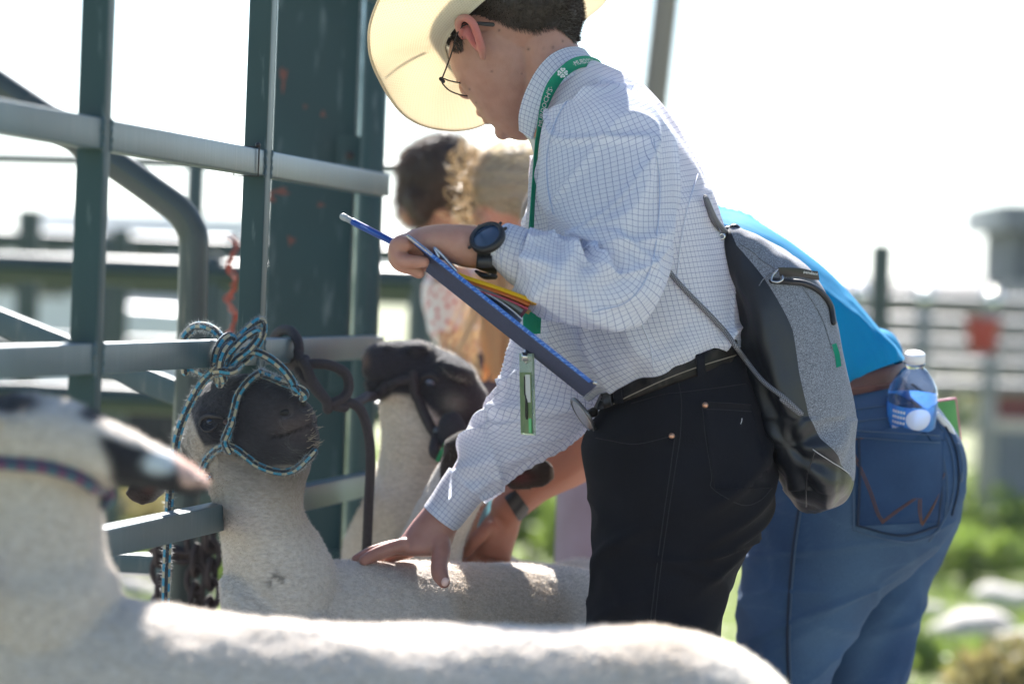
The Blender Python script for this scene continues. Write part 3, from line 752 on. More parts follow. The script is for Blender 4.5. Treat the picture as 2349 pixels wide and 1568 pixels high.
# left hand closed on the board end
SK.append(loft([(1135, 530, 1135, 610, 5.155, .026), (1110, 520, 1108, 616, 5.155, .029), (1062, 515, 1060, 612, 5.155, .033), (1012, 514, 1015, 596, 5.155, .036), (968, 520, 974, 586, 5.155, .038), (936, 532, 940, 588, 5.155, .037), (915, 545, 918, 580, 5.155, .034)], 26, 30, e=2.3))
for i, (d, pts) in enumerate((
        (5.118, [(930, 560), (914, 560), (908, 580), (920, 597), (948, 600), (972, 600)]),
        (5.139, [(928, 556), (912, 566), (908, 590), (920, 608), (944, 616), (961, 626)]),
        (5.161, [(930, 552), (913, 562), (909, 588), (922, 608), (946, 612), (966, 614)]),
        (5.182, [(934, 552), (917, 562), (914, 586), (928, 604), (952, 606), (970, 606)]))):
    SK.append(tube([P(x, y, d-(.004 if k > 2 else 0)) for k, (x, y) in enumerate(pts)], [.0105, .0112, .0106, .0100, .0092, .0082], nc=12))
SK.append(tube([P(1050, 560, 5.195), P(1005, 556, 5.205), P(965, 552, 5.20), P(938, 548, 5.19)], [.015, .012, .011, .009], nc=12))   # thumb over the top of the board
for i, (x, y, d) in enumerate(((940, 536, 5.13), (945, 529, 5.152), (952, 524, 5.174))): SK.append(ellip(P(x, y+8, d), PX(13, 0, 5.15), PX(0, 9, 5.15), FW*.010, 10, 12))
# far (right) arm reaching to the sheep
SK.append(tube([P(1330, 330, 5.58), P(1290, 600, 5.62), P(1240, 850, 5.62), P(1140, 1012, 5.59), P(1078, 1092, 5.575), P(1012, 1184, 5.558), P(988, 1215, 5.555)], [.05, .048, .040, .031, .027, .025, .026], nc=18))
SK.append(loft([(990, 1140, 1060, 1195, 5.56, .026), (970, 1166, 1047, 1219, 5.556, .028), (944, 1197, 1036, 1248, 5.556, .031), (922, 1228, 1024, 1266, 5.556, .035), (908, 1244, 985, 1276, 5.56, .038), (898, 1252, 940, 1274, 5.565, .036)], 24, 30, e=2.3))
for d, pts in ((5.532, [(925, 1250), (895, 1258), (862, 1270), (836, 1284)]), (5.556, [(925, 1252), (890, 1256), (850, 1268), (818, 1284)]), (5.580, [(930, 1256), (892, 1262), (856, 1274), (826, 1288)]), (5.604, [(940, 1262), (912, 1270), (882, 1280), (862, 1292)])):
    SK.append(tube([P(x, y, d) for x, y in pts], [.0115, .0105, .0098, .0085], nc=12))
SK.append(tube([P(1004, 1225, 5.545), P(1012, 1262, 5.528), P(1008, 1292, 5.508), P(1009, 1315, 5.492), P(1018, 1334, 5.478)], [.017, .0145, .0125, .0125, .0095], nc=14))
body = organic(SK, .0024, 2)
# backlit glow painted red on the ear; warm tint for lips, knuckles; moles on the neck
px_, py_, pd_ = proj_px(body.v)
col = np.ones((len(body.v), 3))*np.array([.45, .235, .175])
fz = noise3(body.v*35)*.05+noise3(body.v*120)*.03
col *= (1+fz)[:, None]
ear = np.exp(-(((px_-1080)/34)**2+((py_-88)/52)**2)**2)*(pd_ < 5.40)
col = col*(1-ear[:, None])+ear[:, None]*np.array([.50, .15, .13])
hand = ((py_ > 1160) & (px_ < 1060) & (py_ < 1400)).astype(float)*.8+((px_ < 960) & (py_ > 480) & (py_ < 660))*.3
col = col*(1-hand[:, None]*.35)+hand[:, None]*.35*np.array([.30, .11, .10])
for x, y, r_ in ((1212, 113, 3), (1145, 70, 2.6), (1268, 109, 3), (1247, 112, 2), (1128, 164, 2.4), (1291, 95, 2.4), (1077, 205, 2.2), (1197, 170, 1.8), (1092, 236, 1.8)):
    k_ = np.exp(-((px_-x)**2+(py_-y)**2)/r_**2)*(pd_ < 5.46); col *= (1-.75*k_)[:, None]
m_skin = plain('skin_young_man', (1, 1, 1), .47, vcol=True, bumpd=.0005, bscale=600, sss=.4, c2=(.9, .84, .82), nscale=60)
put(body, 'body', m_skin, man, col=col)
bt_body = bvh(body)
# thumb nail
c = P(1021, 1334, 5.466); put(ellip(c, PX(8, 4, 5.47), PX(-4, 10, 5.47), FW*.0035, 8, 12), 'fingernail', plain('nail', (.72, .48, .42), .3), man)

# ---- hair: short dark cap plus fibres
hairm = plain('dark_brown_hair', (.018, .011, .008), .6, c2=(.048, .029, .020), nscale=300, stretch=(1, 1, .2))
HLx = [1000, 1016, 1024, 1036, 1050, 1060, 1068, 1080, 1110, 1147, 1190, 1233, 1262, 1290, 1306, 1316, 1335]
HLy = [150, 150, 128, 96, 92, 108, 60, 34, 38, 54, 66, 70, 60, 74, 90, 98, 100]
jag = 5*noise3(body.v*120)
hm_ = (py_ < np.interp(px_, HLx, HLy)+jag) & ((pd_ > 5.384) | (px_ > 1118) | (py_ < 20)) & (py_ < 160) & (px_ < 1345) & (pd_ < 5.60)
sel_f = [f for f in body.f if all(hm_[i] for i in f)]
used = sorted({i for f in sel_f for i in f}); rm = {o: n for n, o in enumerate(used)}
hcap = G(); bn_ = vnormals(body); dl = np.interp(px_, HLx, HLy)-py_
lift = (.0012+.0065*np.clip(dl/55, 0, 1))*(1+.25*noise3(body.v*60))
hcap.v = (body.v+bn_*lift[:, None])[used]; hcap.uv = np.zeros((len(used), 2)); hcap.f = [tuple(rm[i] for i in f) for f in sel_f]
hair = put(hcap, 'hair', hairm, man)
hb, _, _ = blades(hcap, 30000, .008, .0009, lean=PX(900, 900, 1)*.9, jit=.22, seed=3, root=.001)
put(hb, 'hair_fringe', hairm, hair, smooth=False)
hb2 = G()
for k in range(420):      # soft neck hairline
    x = random.uniform(1128, 1314); y0 = np.interp(x, [1128, 1165, 1225, 1270, 1300, 1314], [38, 58, 72, 58, 78, 96])
    p0 = hit(bt_body, x, y0-6, .0008); p1 = hit(bt_body, x+random.uniform(2, 12), y0+random.uniform(2, 14), .0012)
    hb2.join(tube([p0, p1], [.00035, .0001], nc=4, straight=True, caps=False))
for k in range(160):      # sideburn before the ear
    x = random.uniform(1040, 1062); y = random.uniform(82, 118); p0 = hit(bt_body, x, y, .0006)
    hb2.join(tube([p0, hit(bt_body, x+3, y+8, .0012)], [.0005, .0001], nc=4, straight=True, caps=False))
put(hb2, 'neck_hair', hairm, hair, smooth=False)
lash = G()
for k in range(12):
    x = 1031+k*1.7; y = 150+k*3.0; lash.join(tube([P(x+3, y, 5.50), P(x-4, y+3, 5.505)], [.0005, .0002], nc=4, straight=True))
put(lash, 'eyelashes', hairm, man)

# ---- glasses
gl = thing('glasses_frame', '', '', (0, 0, 0)); del gl['label']; del gl['category']
gl.location = Vector(P(1030, 150, 5.42)); gl.parent = man; gl.location = Vector(P(1030, 150, 5.42)-wloc(man)); gl.name = 'eyeglasses'
fr = plain('gunmetal_frame', (.02, .018, .018), .35, .6)
put(tube([P(1130, 57, 5.382), P(1108, 55, 5.380), P(1086, 52, 5.378)], [.0032, .003, .0018], nc=10), 'temple_tip', M['black'], gl)
put(tube([P(1088, 52, 5.378), P(1062, 60, 5.372), P(1049, 78, 5.376), P(1038, 115, 5.385), P(1024, 155, 5.395), P(1013, 183, 5.405)], .0011, nc=8), 'temple', fr, gl)
ln = [P(x, y, d) for x, y, d in ((1013, 184, 5.408), (1016, 193, 5.415), (1030, 207, 5.43), (1050, 216, 5.45), (1072, 220, 5.47), (1085, 214, 5.485), (1078, 196, 5.48), (1052, 190, 5.455), (1030, 185, 5.43), (1016, 180, 5.412))]
put(tube(ln, .0011, nc=8, closed=True), 'rim', fr, gl)
c = np.mean(ln, axis=0); lens = G().add([c]+ln, [(0, i+1, (i+1) % len(ln)+1) for i in range(len(ln))])
gm2, t2, b2 = nmat('lens_glass'); b2.inputs['Transmission Weight'].default_value = 1; b2.inputs['Roughness'].default_value = 0; b2.inputs['IOR'].default_value = 1.05
put(lens, 'lens', gm2, gl)
put(tube([P(1011, 181, 5.404), P(1017, 187, 5.41)], .0028, nc=8), 'hinge', fr, gl)

# ---- cowboy hat
sm, ts, bs = nmat('woven_straw')
uvn = ts.nodes.new('ShaderNodeUVMap'); sp = ts.nodes.new('ShaderNodeSeparateXYZ'); link(ts, uvn.outputs[0], sp.inputs[0])
wu = math_(ts, 'SINE', math_(ts, 'MULTIPLY', sp.outputs[0], 2*math.pi/.0058)); wv_ = math_(ts, 'SINE', math_(ts, 'MULTIPLY', sp.outputs[1], 2*math.pi/.0058))
wv2 = math_(ts, 'MULTIPLY', wu, wv_); wv3 = math_(ts, 'ADD', math_(ts, 'MULTIPLY', wv2, .5), .5)
bc = mix_rgb(ts, wv3, (.76, .69, .54), (.90, .86, .75)); bc = mix_rgb(ts, math_(ts, 'MULTIPLY', noise_out(ts, 14, 4), .12), bc, (.8, .66, .42))
link(ts, bc, bs.inputs['Base Color']); bs.inputs['Roughness'].default_value = .7; bump(ts, bs, wv3, .0008)
tr_ = ts.nodes.new('ShaderNodeBsdfTranslucent'); link(ts, mix_rgb(ts, math_(ts, 'GREATER_THAN', wv2, .45), bc, (.55, .42, .24)), tr_.inputs[0]); mx = ts.nodes.new('ShaderNodeMixShader'); mx.inputs[0].default_value = .5
link(ts, bs.outputs[0], mx.inputs[1]); link(ts, tr_.outputs[0], mx.inputs[2]); link(ts, mx.outputs[0], ts.nodes['Material Output'].inputs[0])
# stations: inner (x,y,d), mid (x,y,d), outer (x,y,d)
HB = [((1023, 118, 5.475), (930, 140, 5.49), (868, 178, 5.47)),
      ((1045, 165, 5.53), (985, 215, 5.55), (925, 262, 5.55)),
      ((1090, 150, 5.58), (1060, 225, 5.60), (1004, 296, 5.61)),
      ((1150, 120, 5.60), (1150, 200, 5.63), (1105, 287, 5.66)),
      ((1210, 100, 5.60), (1230, 150, 5.64), (1215, 200, 5.69)),
      ((1265, 60, 5.585), (1300, 80, 5.63), (1312, 72, 5.69)),
      ((1310, 0, 5.55), (1352, 0, 5.59), (1395, -8, 5.64)),
      ((1320, -70, 5.49), (1380, -90, 5.49), (1425, -130, 5.49)),
      ((1270, -105, 5.41), (1330, -170, 5.37), (1370, -240, 5.36)),
      ((1200, -75, 5.375), (1200, -150, 5.31), (1190, -240, 5.29)),
      ((1130, -15, 5.370), (1080, -70, 5.32), (1040, -150, 5.30)),
      ((1075, 33, 5.375), (990, -10, 5.34), (915, -68, 5.34)),
      ((1040, 68, 5.405), (935, 60, 5.38), (858, 26, 5.37)),
      ((1024, 95, 5.44), (922, 105, 5.43), (846, 105, 5.42))]
nst = len(HB); ctl = np.array([[P(*q) for q in s] for s in HB])   # nst x 3 x 3
per = np.concatenate([ctl[-2:], ctl, ctl[:2]]).reshape(nst+4, 9)
ns_ = 12; Wv = crom(per, (nst+3)*ns_+1)[2*ns_:2*ns_+nst*ns_+1].reshape(-1, 3, 3)
nrad = 18; rows = []
for k in range(nrad):
    t = k/(nrad-1); a, b, c = (1-t)*(1-2*t), 4*t*(1-t), t*(2*t-1); rows.append(Wv[:, 0]*a+Wv[:, 1]*b+Wv[:, 2]*c)
X = np.array(rows); X += FW*(.0012*noise3(X.reshape(-1, 3)*40).reshape(X.shape[:2]))[..., None]
Xn = grid_normals(X)
if (Xn@FW).mean() < 0: Xn = -Xn
s_ = np.cumsum(np.concatenate([[0], np.linalg.norm(np.diff(X[nrad//2], axis=0), axis=1)])); r_s = np.linspace(0, .10, nrad)
uu, vv = np.meshgrid(s_, r_s); ncol = X.shape[1]
top, bot = X+Xn*.0009, X-Xn*.0009
hat = thing('cowboy_hat', '', '', (0, 0, 0)); del hat['label']; del hat['category']; hat.parent = man; hat.location = Vector(P(1170, 0, 5.47)-wloc(man))
bg_ = G().add(np.concatenate([bot.reshape(-1, 3), top.reshape(-1, 3)]), grid_faces(nrad, ncol)+[q[::-1] for q in grid_faces(nrad, ncol, nrad*ncol)], np.tile(np.stack([uu.ravel(), vv.ravel()], 1), (2, 1)))
for j in range(ncol-1):
    for r0 in (0, nrad-1):
        a = r0*ncol+j; bg_.f.append((a, a+1, a+1+nrad*ncol, a+nrad*ncol))
put(bg_, 'brim', sm, hat)
put(tube(X[-1][::3][:-1], .0019, nc=8, sub=2, closed=True), 'brim_binding', sm, hat)
put(tube([P(974, 96, 5.505)+UP*.004, P(930, 128, 5.512)+UP*.004, P(886, 162, 5.505)+UP*.004], [.0032, .0028, .0016], nc=8), 'brim_shadow_rod', plain('shadow_rod', (.10, .08, .06), .7), hat)  # unseen rod added above the brim to cast a line shadow through it
# crown rises from the inner edge along the head axis
upv = (PX(-60, -150, 1)/K/165*1.0)/1; upv = -UP*0+(-RT*.30+UP*.80+FW*.42); upv /= np.linalg.norm(upv)
inn = X[0]; cen = inn[:-1].mean(0); rings = []
for h, sc, in ((0, 1.0), (.012, .99), (.05, .95), (.09, .90), (.115, .82), (.125, .65), (.118, .40), (.112, .1)):
    rings.append(cen+(inn-cen)*sc+upv*h)
rings = np.array(rings); u3, v3 = np.meshgrid(s_, np.linspace(0, .2, len(rings)))
RR = crom(rings.reshape(len(rings), -1), 30).reshape(30, ncol, 3); u3, v3 = np.meshgrid(s_, np.linspace(0, .2, 30))
put(G().add(RR.reshape(-1, 3), grid_faces(30, ncol), np.stack([u3.ravel(), v3.ravel()], 1)), 'crown', sm, hat)
bd = cen+(RR[2:7]-cen)*1.01; put(G().add(bd.reshape(-1, 3), grid_faces(5, ncol)), 'hat_band', plain('brown_band', (.05, .03, .02), .6), hat)
sw = cen+(np.stack([inn+upv*.002, inn+upv*.035])-cen)*.985; put(G().add(sw.reshape(-1, 3), grid_faces(2, ncol)), 'sweat_band', M['black'], hat)

# ---- shirt
shirt = thing('shirt', '', '', (0, 0, 0)); del shirt['label']; del shirt['category']; shirt.parent = man; shirt.location = Vector(P(1450, 500, 5.46)-wloc(man))
def ridge(u, v, fu, fv, rot, seed):
    c, s_ = math.cos(rot), math.sin(rot); a = u*c+v*s_; b = -u*s_+v*c
    n = noise3(np.stack([a*fu, b*fv, a*0+seed], 1)+.6*noise3(np.stack([u*6, v*6, u*0+seed], 1))[:, None]); return np.clip(1-np.abs(n)*3.2, 0, 1)**1.5
def torso_disp(p, u, v, t, th):
    d = .0045*fbm(np.stack([u*9, v*4, u*0], 1)+3, 3)+.006*ridge(u, v, 9, 2.6, .5, 3.3)+.005*ridge(u, v, 14, 4, -.5, 9.3)*(t > .45)
    d += crease(u, v, (-.02, .10), (.12, .52), .010, .009)+crease(u, v, (.10, .05), (.17, .30), .010, .010)
    d += crease(u, v, (.04, .16), (.13, .28), .008, .008)+crease(u, v, (-.13, .42), (.0, .56), .012, .009)
    d += crease(u, v, (-.16, .46), (-.04, .60), .010, .009)+crease(u, v, (-.06, .40), (.10, .50), .014, -.006)
    d += crease(u, v, (.13, .36), (.19, .50), .010, .008)+crease(u, v, (-.02, .56), (.10, .60), .012, .009)
    d = d*np.clip((t-.03)/.16, 0, 1)
    d += (.0022*np.sin(u*70+2*np.sin(u*23)))*np.clip((t-.72)/.28, 0, 1)      # gathers above the belt
    return d
TS = [(1252, 232, 1376, 152, 5.455, .080, -4, -22), (1238, 285, 1440, 176, 5.455, .112, 0, -10), (1228, 345, 1492, 222, 5.455, .160), (1220, 410, 1545, 300, 5.455, .188), (1216, 480, 1592, 385, 5.455, .190),
      (1216, 560, 1630, 480, 5.455, .182), (1220, 640, 1660, 580, 5.455, .172), (1232, 720, 1682, 670, 5.455, .164), (1262, 800, 1696, 735, 5.455, .160), (1318, 868, 1697, 768, 5.455, .152), (1362, 908, 1690, 785, 5.46, .140)]
torso = loft(TS, 150, 240, torso_disp, e=2.25, cap=False)
put(torso, 'shirt_body', M['shirt'], shirt)
tor_bvh = bvh(torso)
# hem roll
def sleeve_disp(p, u, v, t, th):
    d = .0035*fbm(np.stack([u*12, v*7, u*0], 1)+9, 3)+.007*ridge(u, v, 12, 4, .9, 5.1)+.006*ridge(u, v, 16, 5, -.7, 2.2)
    w1 = np.exp(-((t-.58)/.13)**2); d += .016*w1*np.sin(v*100+3*np.sin(u*30)+noise3(np.stack([u*20, v*20, u*0], 1))*2)*np.clip(np.cos(np.radians(th-150)), 0, 1)
    d += crease(u, v, (-.06, .10), (.05, .36), .012, .010)+crease(u, v, (-.12, .30), (.02, .42), .014, .012)
    d += crease(u, v, (.07, .36), (-.10, .46), .011, .012)+crease(u, v, (.02, .40), (-.02, .52), .010, .011)
    d += crease(u, v, (-.08, .52), (.06, .60), .010, .008)+crease(u, v, (.09, .20), (.03, .34), .012, -.006)
    return d
SL = [(1270, 262, 1372, 186, 5.335, .060, 0, 0), (1246, 320, 1462, 218, 5.315, .078), (1240, 392, 1524, 292, 5.295, .084), (1246, 462, 1541, 385, 5.275, .084), (1268, 515, 1541, 480, 5.255, .082), (1300, 545, 1534, 585, 5.235, .082),
      (1335, 560, 1505, 680, 5.215, .082), (1340, 556, 1432, 728, 5.200, .080), (1310, 552, 1345, 730, 5.185, .078), (1275, 548, 1262, 722, 5.175, .070), (1238, 540, 1215, 690, 5.168, .062), (1212, 532, 1183, 660, 5.162, .050)]
sl = loft(SL, 190, 150, sleeve_disp, cap=False, e=2.15)
put(sl, 'left_sleeve', M['shirt'], shirt, label='rumpled near sleeve bent at the elbow')
CF = [(1222, 530, 1190, 664, 5.162, .047, -8, 0), (1200, 521, 1172, 650, 5.160, .046, -14, 4), (1172, 513, 1146, 624, 5.158, .044, -20, 4), (1164, 512, 1141, 620, 5.157, .043, -24, 3), (1166, 516, 1144, 616, 5.157, .039, -22, 3), (1180, 524, 1158, 615, 5.158, .037, -16, 3)]
put(loft(CF, 40, 90, lambda p, u, v, t, th: .0012*noise3(p*30), cap=False), 'left_cuff', M['shirt'], shirt)
def sleeve2_disp(p, u, v, t, th):
    d = .005*fbm(np.stack([u*11, v*7, u*0], 1)+29, 3)+.011*ridge(u, v, 11, 4, .8, 7.1)+.006*ridge(u, v, 15, 5, -.8, 1.2)
    d += crease(u, v, (-.10, .34), (.10, .44), .014, .015)+crease(u, v, (-.08, .44), (.06, .56), .012, .010)+crease(u, v, (-.04, .50), (.05, .66), .010, .010)
    return d
SR = [(1240, 360, 1400, 300, 5.59, .07), (1222, 520, 1390, 520, 5.60, .08), (1208, 680, 1372, 720, 5.61, .082), (1184, 800, 1368, 860, 5.61, .082), (1150, 885, 1358, 935, 5.605, .082), (1112, 945, 1322, 985, 5.60, .080), (1078, 985, 1255, 1030, 5.592, .074), (1056, 1018, 1192, 1075, 5.585, .066), (1050, 1050, 1148, 1120, 5.578, .056), (1032, 1078, 1112, 1148, 5.572, .048)]
put(loft(SR, 150, 130, sleeve2_disp, cap=False, e=2.2), 'right_sleeve', M['shirt'], shirt, label='far sleeve hanging towards the sheep')
CR = [(1030, 1072, 1124, 1132, 5.572, .048), (1020, 1088, 1104, 1150, 5.570, .046), (990, 1132, 1066, 1196, 5.562, .043), (973, 1158, 1046, 1218, 5.558, .041), (976, 1160, 1046, 1212, 5.558, .038), (990, 1146, 1056, 1196, 5.56, .036)]
put(loft(CR, 36, 90, lambda p, u, v, t, th: .001*noise3(p*30), cap=False), 'right_cuff', M['shirt'], shirt)
# collar: standing outer leaf, near side and round the back
def strip(U_, V_, n=60, m_=10, th=.0016, bulge=0.004):
    U_ = crom([P(*q) for q in U_], n); V_ = crom([P(*q) for q in V_], n)
    t = np.linspace(0, 1, m_)[:, None, None]; X = U_[None]*(1-t)+V_[None]*t; X = X-FW*bulge*np.sin(np.pi*t)
    N = grid_normals(X); s = np.cumsum(np.concatenate([[0], np.linalg.norm(np.diff((U_+V_)/2, axis=0), axis=1)])); h = np.linalg.norm(V_-U_, axis=1)
    uu = np.repeat(s[None], m_, 0); vv = t[..., 0]*h[None]
    X2 = X+N*th; g = G().add(np.concatenate([X.reshape(-1, 3), X2.reshape(-1, 3)]), grid_faces(m_, n)+[q[::-1] for q in grid_faces(m_, n, m_*n)], np.tile(np.stack([uu.ravel(), vv.ravel()], 1), (2, 1)))
    for j in range(n-1):
        for r0 in (0, m_-1):
            a = r0*n+j; g.f.append((a, a+1, a+1+m_*n, a+m_*n))
    return g
CU = [(1190, 300, 5.415), (1190, 262, 5.395), (1203, 215, 5.385), (1228, 165, 5.382), (1258, 130, 5.388), (1290, 112, 5.402), (1318, 107, 5.425), (1340, 112, 5.46), (1338, 118, 5.50), (1310, 130, 5.54), (1270, 170, 5.56), (1230, 240, 5.55)]
CV = [(1220, 320, 5.392), (1234, 280, 5.376), (1250, 238, 5.366), (1272, 205, 5.360), (1300, 182, 5.362), (1332, 166, 5.374), (1360, 158, 5.40), (1378, 158, 5.46), (1376, 165, 5.52), (1350, 180, 5.565), (1300, 230, 5.59), (1250, 300, 5.58)]
put(strip(CU, CV), 'collar', M['shirt'], shirt)
# inner collar band and placket, pale lining
lin = plain('white_lining', (.72, .71, .68), .8, trans=.2)
put(strip([(1197, 300, 5.43), (1216, 322, 5.42), (1226, 350, 5.40)], [(1216, 300, 5.41), (1232, 325, 5.395), (1236, 350, 5.385)], 20, 4), 'collar_band', lin, shirt)
# armhole and side seams
def seam(tree, pts, r_, mat_, name, parent, off=.001, n=None):
    q = path_on(tree, pts, off, n); return put(tube(q, r_, nc=6, sub=1), name, mat_, parent)
lt = plain('shirt_seam', (.6, .63, .72), .8)
seam(tor_bvh, [(1600, 400), (1575, 480), (1560, 560), (1552, 640)], .0009, lt, 'seam', shirt)
seam(tor_bvh, [(1470, 740), (1490, 790), (1500, 850)], .0009, lt, 'seam', shirt)
sl_b = bvh(sl); st_m = plain('sleeve_seam', (.42, .47, .62), .8)
seam(sl_b, [(1336, 200), (1296, 240), (1268, 300), (1256, 360), (1258, 430), (1270, 490)], .0010, st_m, 'seam', shirt)
seam(sl_b, [(1500, 320), (1512, 420), (1508, 520), (1490, 620), (1440, 690), (1360, 715)], .0009, st_m, 'seam', shirt)
cf_b = bvh(loft(CF, 40, 90, cap=False))
for o1 in (8, 52): seam(cf_b, [(1160+o1, 520+o1*.15), (1140+o1, 560+o1*.2), (1142+o1, 600+o1*.35)], .0006, st_m, 'cuff_stitching', shirt, .0015)
# collar tag at the back of the neck
q = P(1357, 166, 5.405); put(tube([q, q+PX(5, 8, 5.4), q+PX(14, 6, 5.4)], .0035, nc=8), 'collar_loop', M['black_denim'], shirt)

# ---- lanyard with badge
lan = thing('lanyard', '', '', (0, 0, 0)); del lan['label']; del lan['category']; lan.parent = man; lan.location = Vector(P(1240, 300, 5.36)-wloc(man))
LC = [((1376, 158, 5.56), (0, 9)), ((1378, 152, 5.48), (1, 10)), ((1369, 146, 5.425), (3, 11.5)), ((1345, 141, 5.378), (4, 12.5)), ((1318, 147, 5.352), (7, 11.5)), ((1290, 167, 5.338), (9, 8)), ((1268, 195, 5.338), (11, 6)), ((1254, 225, 5.343), (10, 4)), ((1244, 258, 5.353), (7, 3)), ((1236, 300, 5.366), (4.5, 1)), ((1230, 345, 5.368), (4, 1)), ((1225, 420, 5.340), (4.5, 0)), ((1220, 500, 5.325), (5, 0)), ((1216, 580, 5.33), (8, 0)), ((1218, 660, 5.34), (15, 0)), ((1216, 720, 5.33), (16, 0)), ((1216, 765, 5.325), (16, 1))]
rb, rinfo = ribbon(np.array([P(*c) for c, h in LC]), np.array([PX(h[0], h[1], c[2])+FW*.003 for c, h in LC]), .0012, sub=8)
put(rb, 'strap', M['ribbon'], lan)
put(ribbon(np.array([P(1222, 640, 5.345), P(1228, 700, 5.34), P(1226, 765, 5.332)]), np.array([PX(14, 0, 5.34)]*3), .0012)[0], 'strap', M['ribbon'], lan)
C_, H_, N_, s_r = rinfo
def on_ribbon(g2d, s0, flip=1, off=.0012, scale=1):
    """g2d vertices: x along the ribbon, y across"""
    s = s0+g2d[:, 0]*flip; i = np.interp(s, s_r, np.arange(len(s_r))); i0 = np.clip(i.astype(int), 0, len(s_r)-2); f = (i-i0)[:, None]
    c = C_[i0]*(1-f)+C_[i0+1]*f; h = H_[i0]*(1-f)+H_[i0+1]*f; h /= np.linalg.norm(h, axis=1, keepdims=True); n = N_[i0]*(1-f)+N_[i0+1]*f
    return c+h*g2d[:, 1:2]*flip*1.0+n*off
def text_g(txt, size, extr=0.0):
    cu = bpy.data.curves.new('t', 'FONT'); cu.body = txt; cu.size = size; cu.align_x = 'CENTER'; cu.align_y = 'CENTER'; cu.resolution_u = 2; cu.extrude = extr
    o = bpy.data.objects.new('t', cu); COL.objects.link(o); dg = bpy.context.evaluated_depsgraph_get(); me = o.evaluated_get(dg).to_mesh()
    v = np.zeros(len(me.vertices)*3); me.vertices.foreach_get('co', v); f = [tuple(p.vertices) for p in me.polygons]; v = v.reshape(-1, 3).copy()
    o.evaluated_get(dg).to_mesh_clear(); bpy.data.objects.remove(o); bpy.data.curves.remove(cu); return v, f
def s_near(x, y):
    a, b, _ = proj_px(C_); return s_r[np.argmin((a-x)**2+(b-y)**2)]
for txt, (x, y) in (("\u00b7MURDOCH'S", (1343, 141)), ("MURDOCH'S\u00b7", (1246, 246))):
    v, f = text_g(txt, .0105); ss = s_near(x, y)
    vv_ = on_ribbon(v*np.array([1, -1, 1])*np.array([-1, 1, 1])*np.array([1, 1, 1]), ss, 1)
    put(G().add(vv_, f), 'lettering', M['white_ink'], lan, smooth=False)
# clover emblem: four notched leaves, each with an H
g = G(); gh = G()
for k in range(4):
    a = math.pi/4+k*math.pi/2; ca, sa = math.cos(a), math.sin(a); pts = []
    for tt in np.linspace(0, 2*np.pi, 25)[:-1]:
        x = .0040*(16*math.sin(tt)**3)/17; y = .0040*(13*math.cos(tt)-5*math.cos(2*tt)-2*math.cos(3*tt)-math.cos(4*tt))/17+.0046
        pts.append((x*ca-y*sa, x*sa+y*ca))
    c0 = (0-.0046*sa, .0046*ca); v = np.array([(c0[0], c0[1])]+pts); g.add(on_ribbon(v, s_near(1291, 167)), [(0, i+1, (i+1) % 24+1) for i in range(24)])
    hv = []
    for (x0, y0, x1, y1) in ((-.0014, -.0013, -.0009, .0013), (.0009, -.0013, .0014, .0013), (-.0009, -.0003, .0009, .0003)):
        for x, y in ((x0, y0), (x1, y0), (x1, y1), (x0, y1)):
            y += .0046; hv.append((x*ca-y*sa, x*sa+y*ca))
    gh.add(on_ribbon(np.array(hv), s_near(1291, 167), off=.0016), [(0, 1, 2, 3), (4, 5, 6, 7), (8, 9, 10, 11)])
g.add(on_ribbon(np.array([(-.0004, 0), (.0004, 0), (.0030, -.0060), (.0024, -.0062)]), s_near(1291, 167)), [(0, 1, 2, 3)])
put(g, 'clover_emblem', M['white_ink'], lan, smooth=False); put(gh, 'emblem_letters', M['ribbon'], lan, smooth=False)
# badge pouch
bdm, tb, bb = nmat('clear_vinyl'); bb.inputs['Base Color'].default_value = (.55, .7, .6, 1); bb.inputs['Roughness'].default_value = .12; bb.inputs['Transmission Weight'].default_value = .75; bb.inputs['IOR'].default_value = 1.2; bb.inputs['Coat Weight'].default_value = .5
bc0, bc1 = P(1209, 850, 5.29), P(1212, 997, 5.29)
bx = np.array([RT*.20-FW*.98, UP*0, UP]); sdv = RT*.29-FW*.957
def quad(c, hx, hy, ux, uy, t=.0006, nrm=None):
    n = np.cross(ux, uy); n /= np.linalg.norm(n); v = [c+ux*a*hx+uy*b*hy+n*s*t/2 for s in (-1, 1) for a, b in ((-1, -1), (1, -1), (1, 1), (-1, 1))]
    return G().add(v, [(3, 2, 1, 0), (4, 5, 6, 7), (0, 1, 5, 4), (1, 2, 6, 5), (2, 3, 7, 6), (3, 0, 4, 7)])
ux = sdv; uy = (bc0-bc1)/np.linalg.norm(bc0-bc1); cc = (bc0+bc1)/2; nn = np.cross(ux, uy); nn /= np.linalg.norm(nn)
if nn@FW > 0: nn = -nn
bdg = thing('badge_holder', '', '', (0, 0, 0)); del bdg['label']; del bdg['category']; bdg.parent = lan; bdg.location = Vector(cc-wloc(lan))
hgt = np.linalg.norm(bc0-bc1)/2+.012
put(quad(cc+uy*.012, .030, hgt, ux, uy, .003), 'pouch', bdm, lan, smooth=False); bpy.data.objects.remove(bdg)
put(quad(cc+nn*.0024, .027, .042, ux, uy, .0006), 'badge_card', plain('badge_green', (.10, .22, .08), .5, c2=(.22, .30, .12), nscale=60, trans=.3), lan, smooth=False)
put(quad(cc+nn*.0030+uy*.020+ux*.012, .011, .019, ux, uy, .0005), 'badge_label', plain('badge_white', (.6, .6, .58), .5), lan, smooth=False)
put(quad(cc+nn*.0031-uy*.031+ux*.019, .006, .010, ux, uy, .0005), 'badge_stripe', plain('badge_bright', (.0, .42, .12), .4), lan, smooth=False)
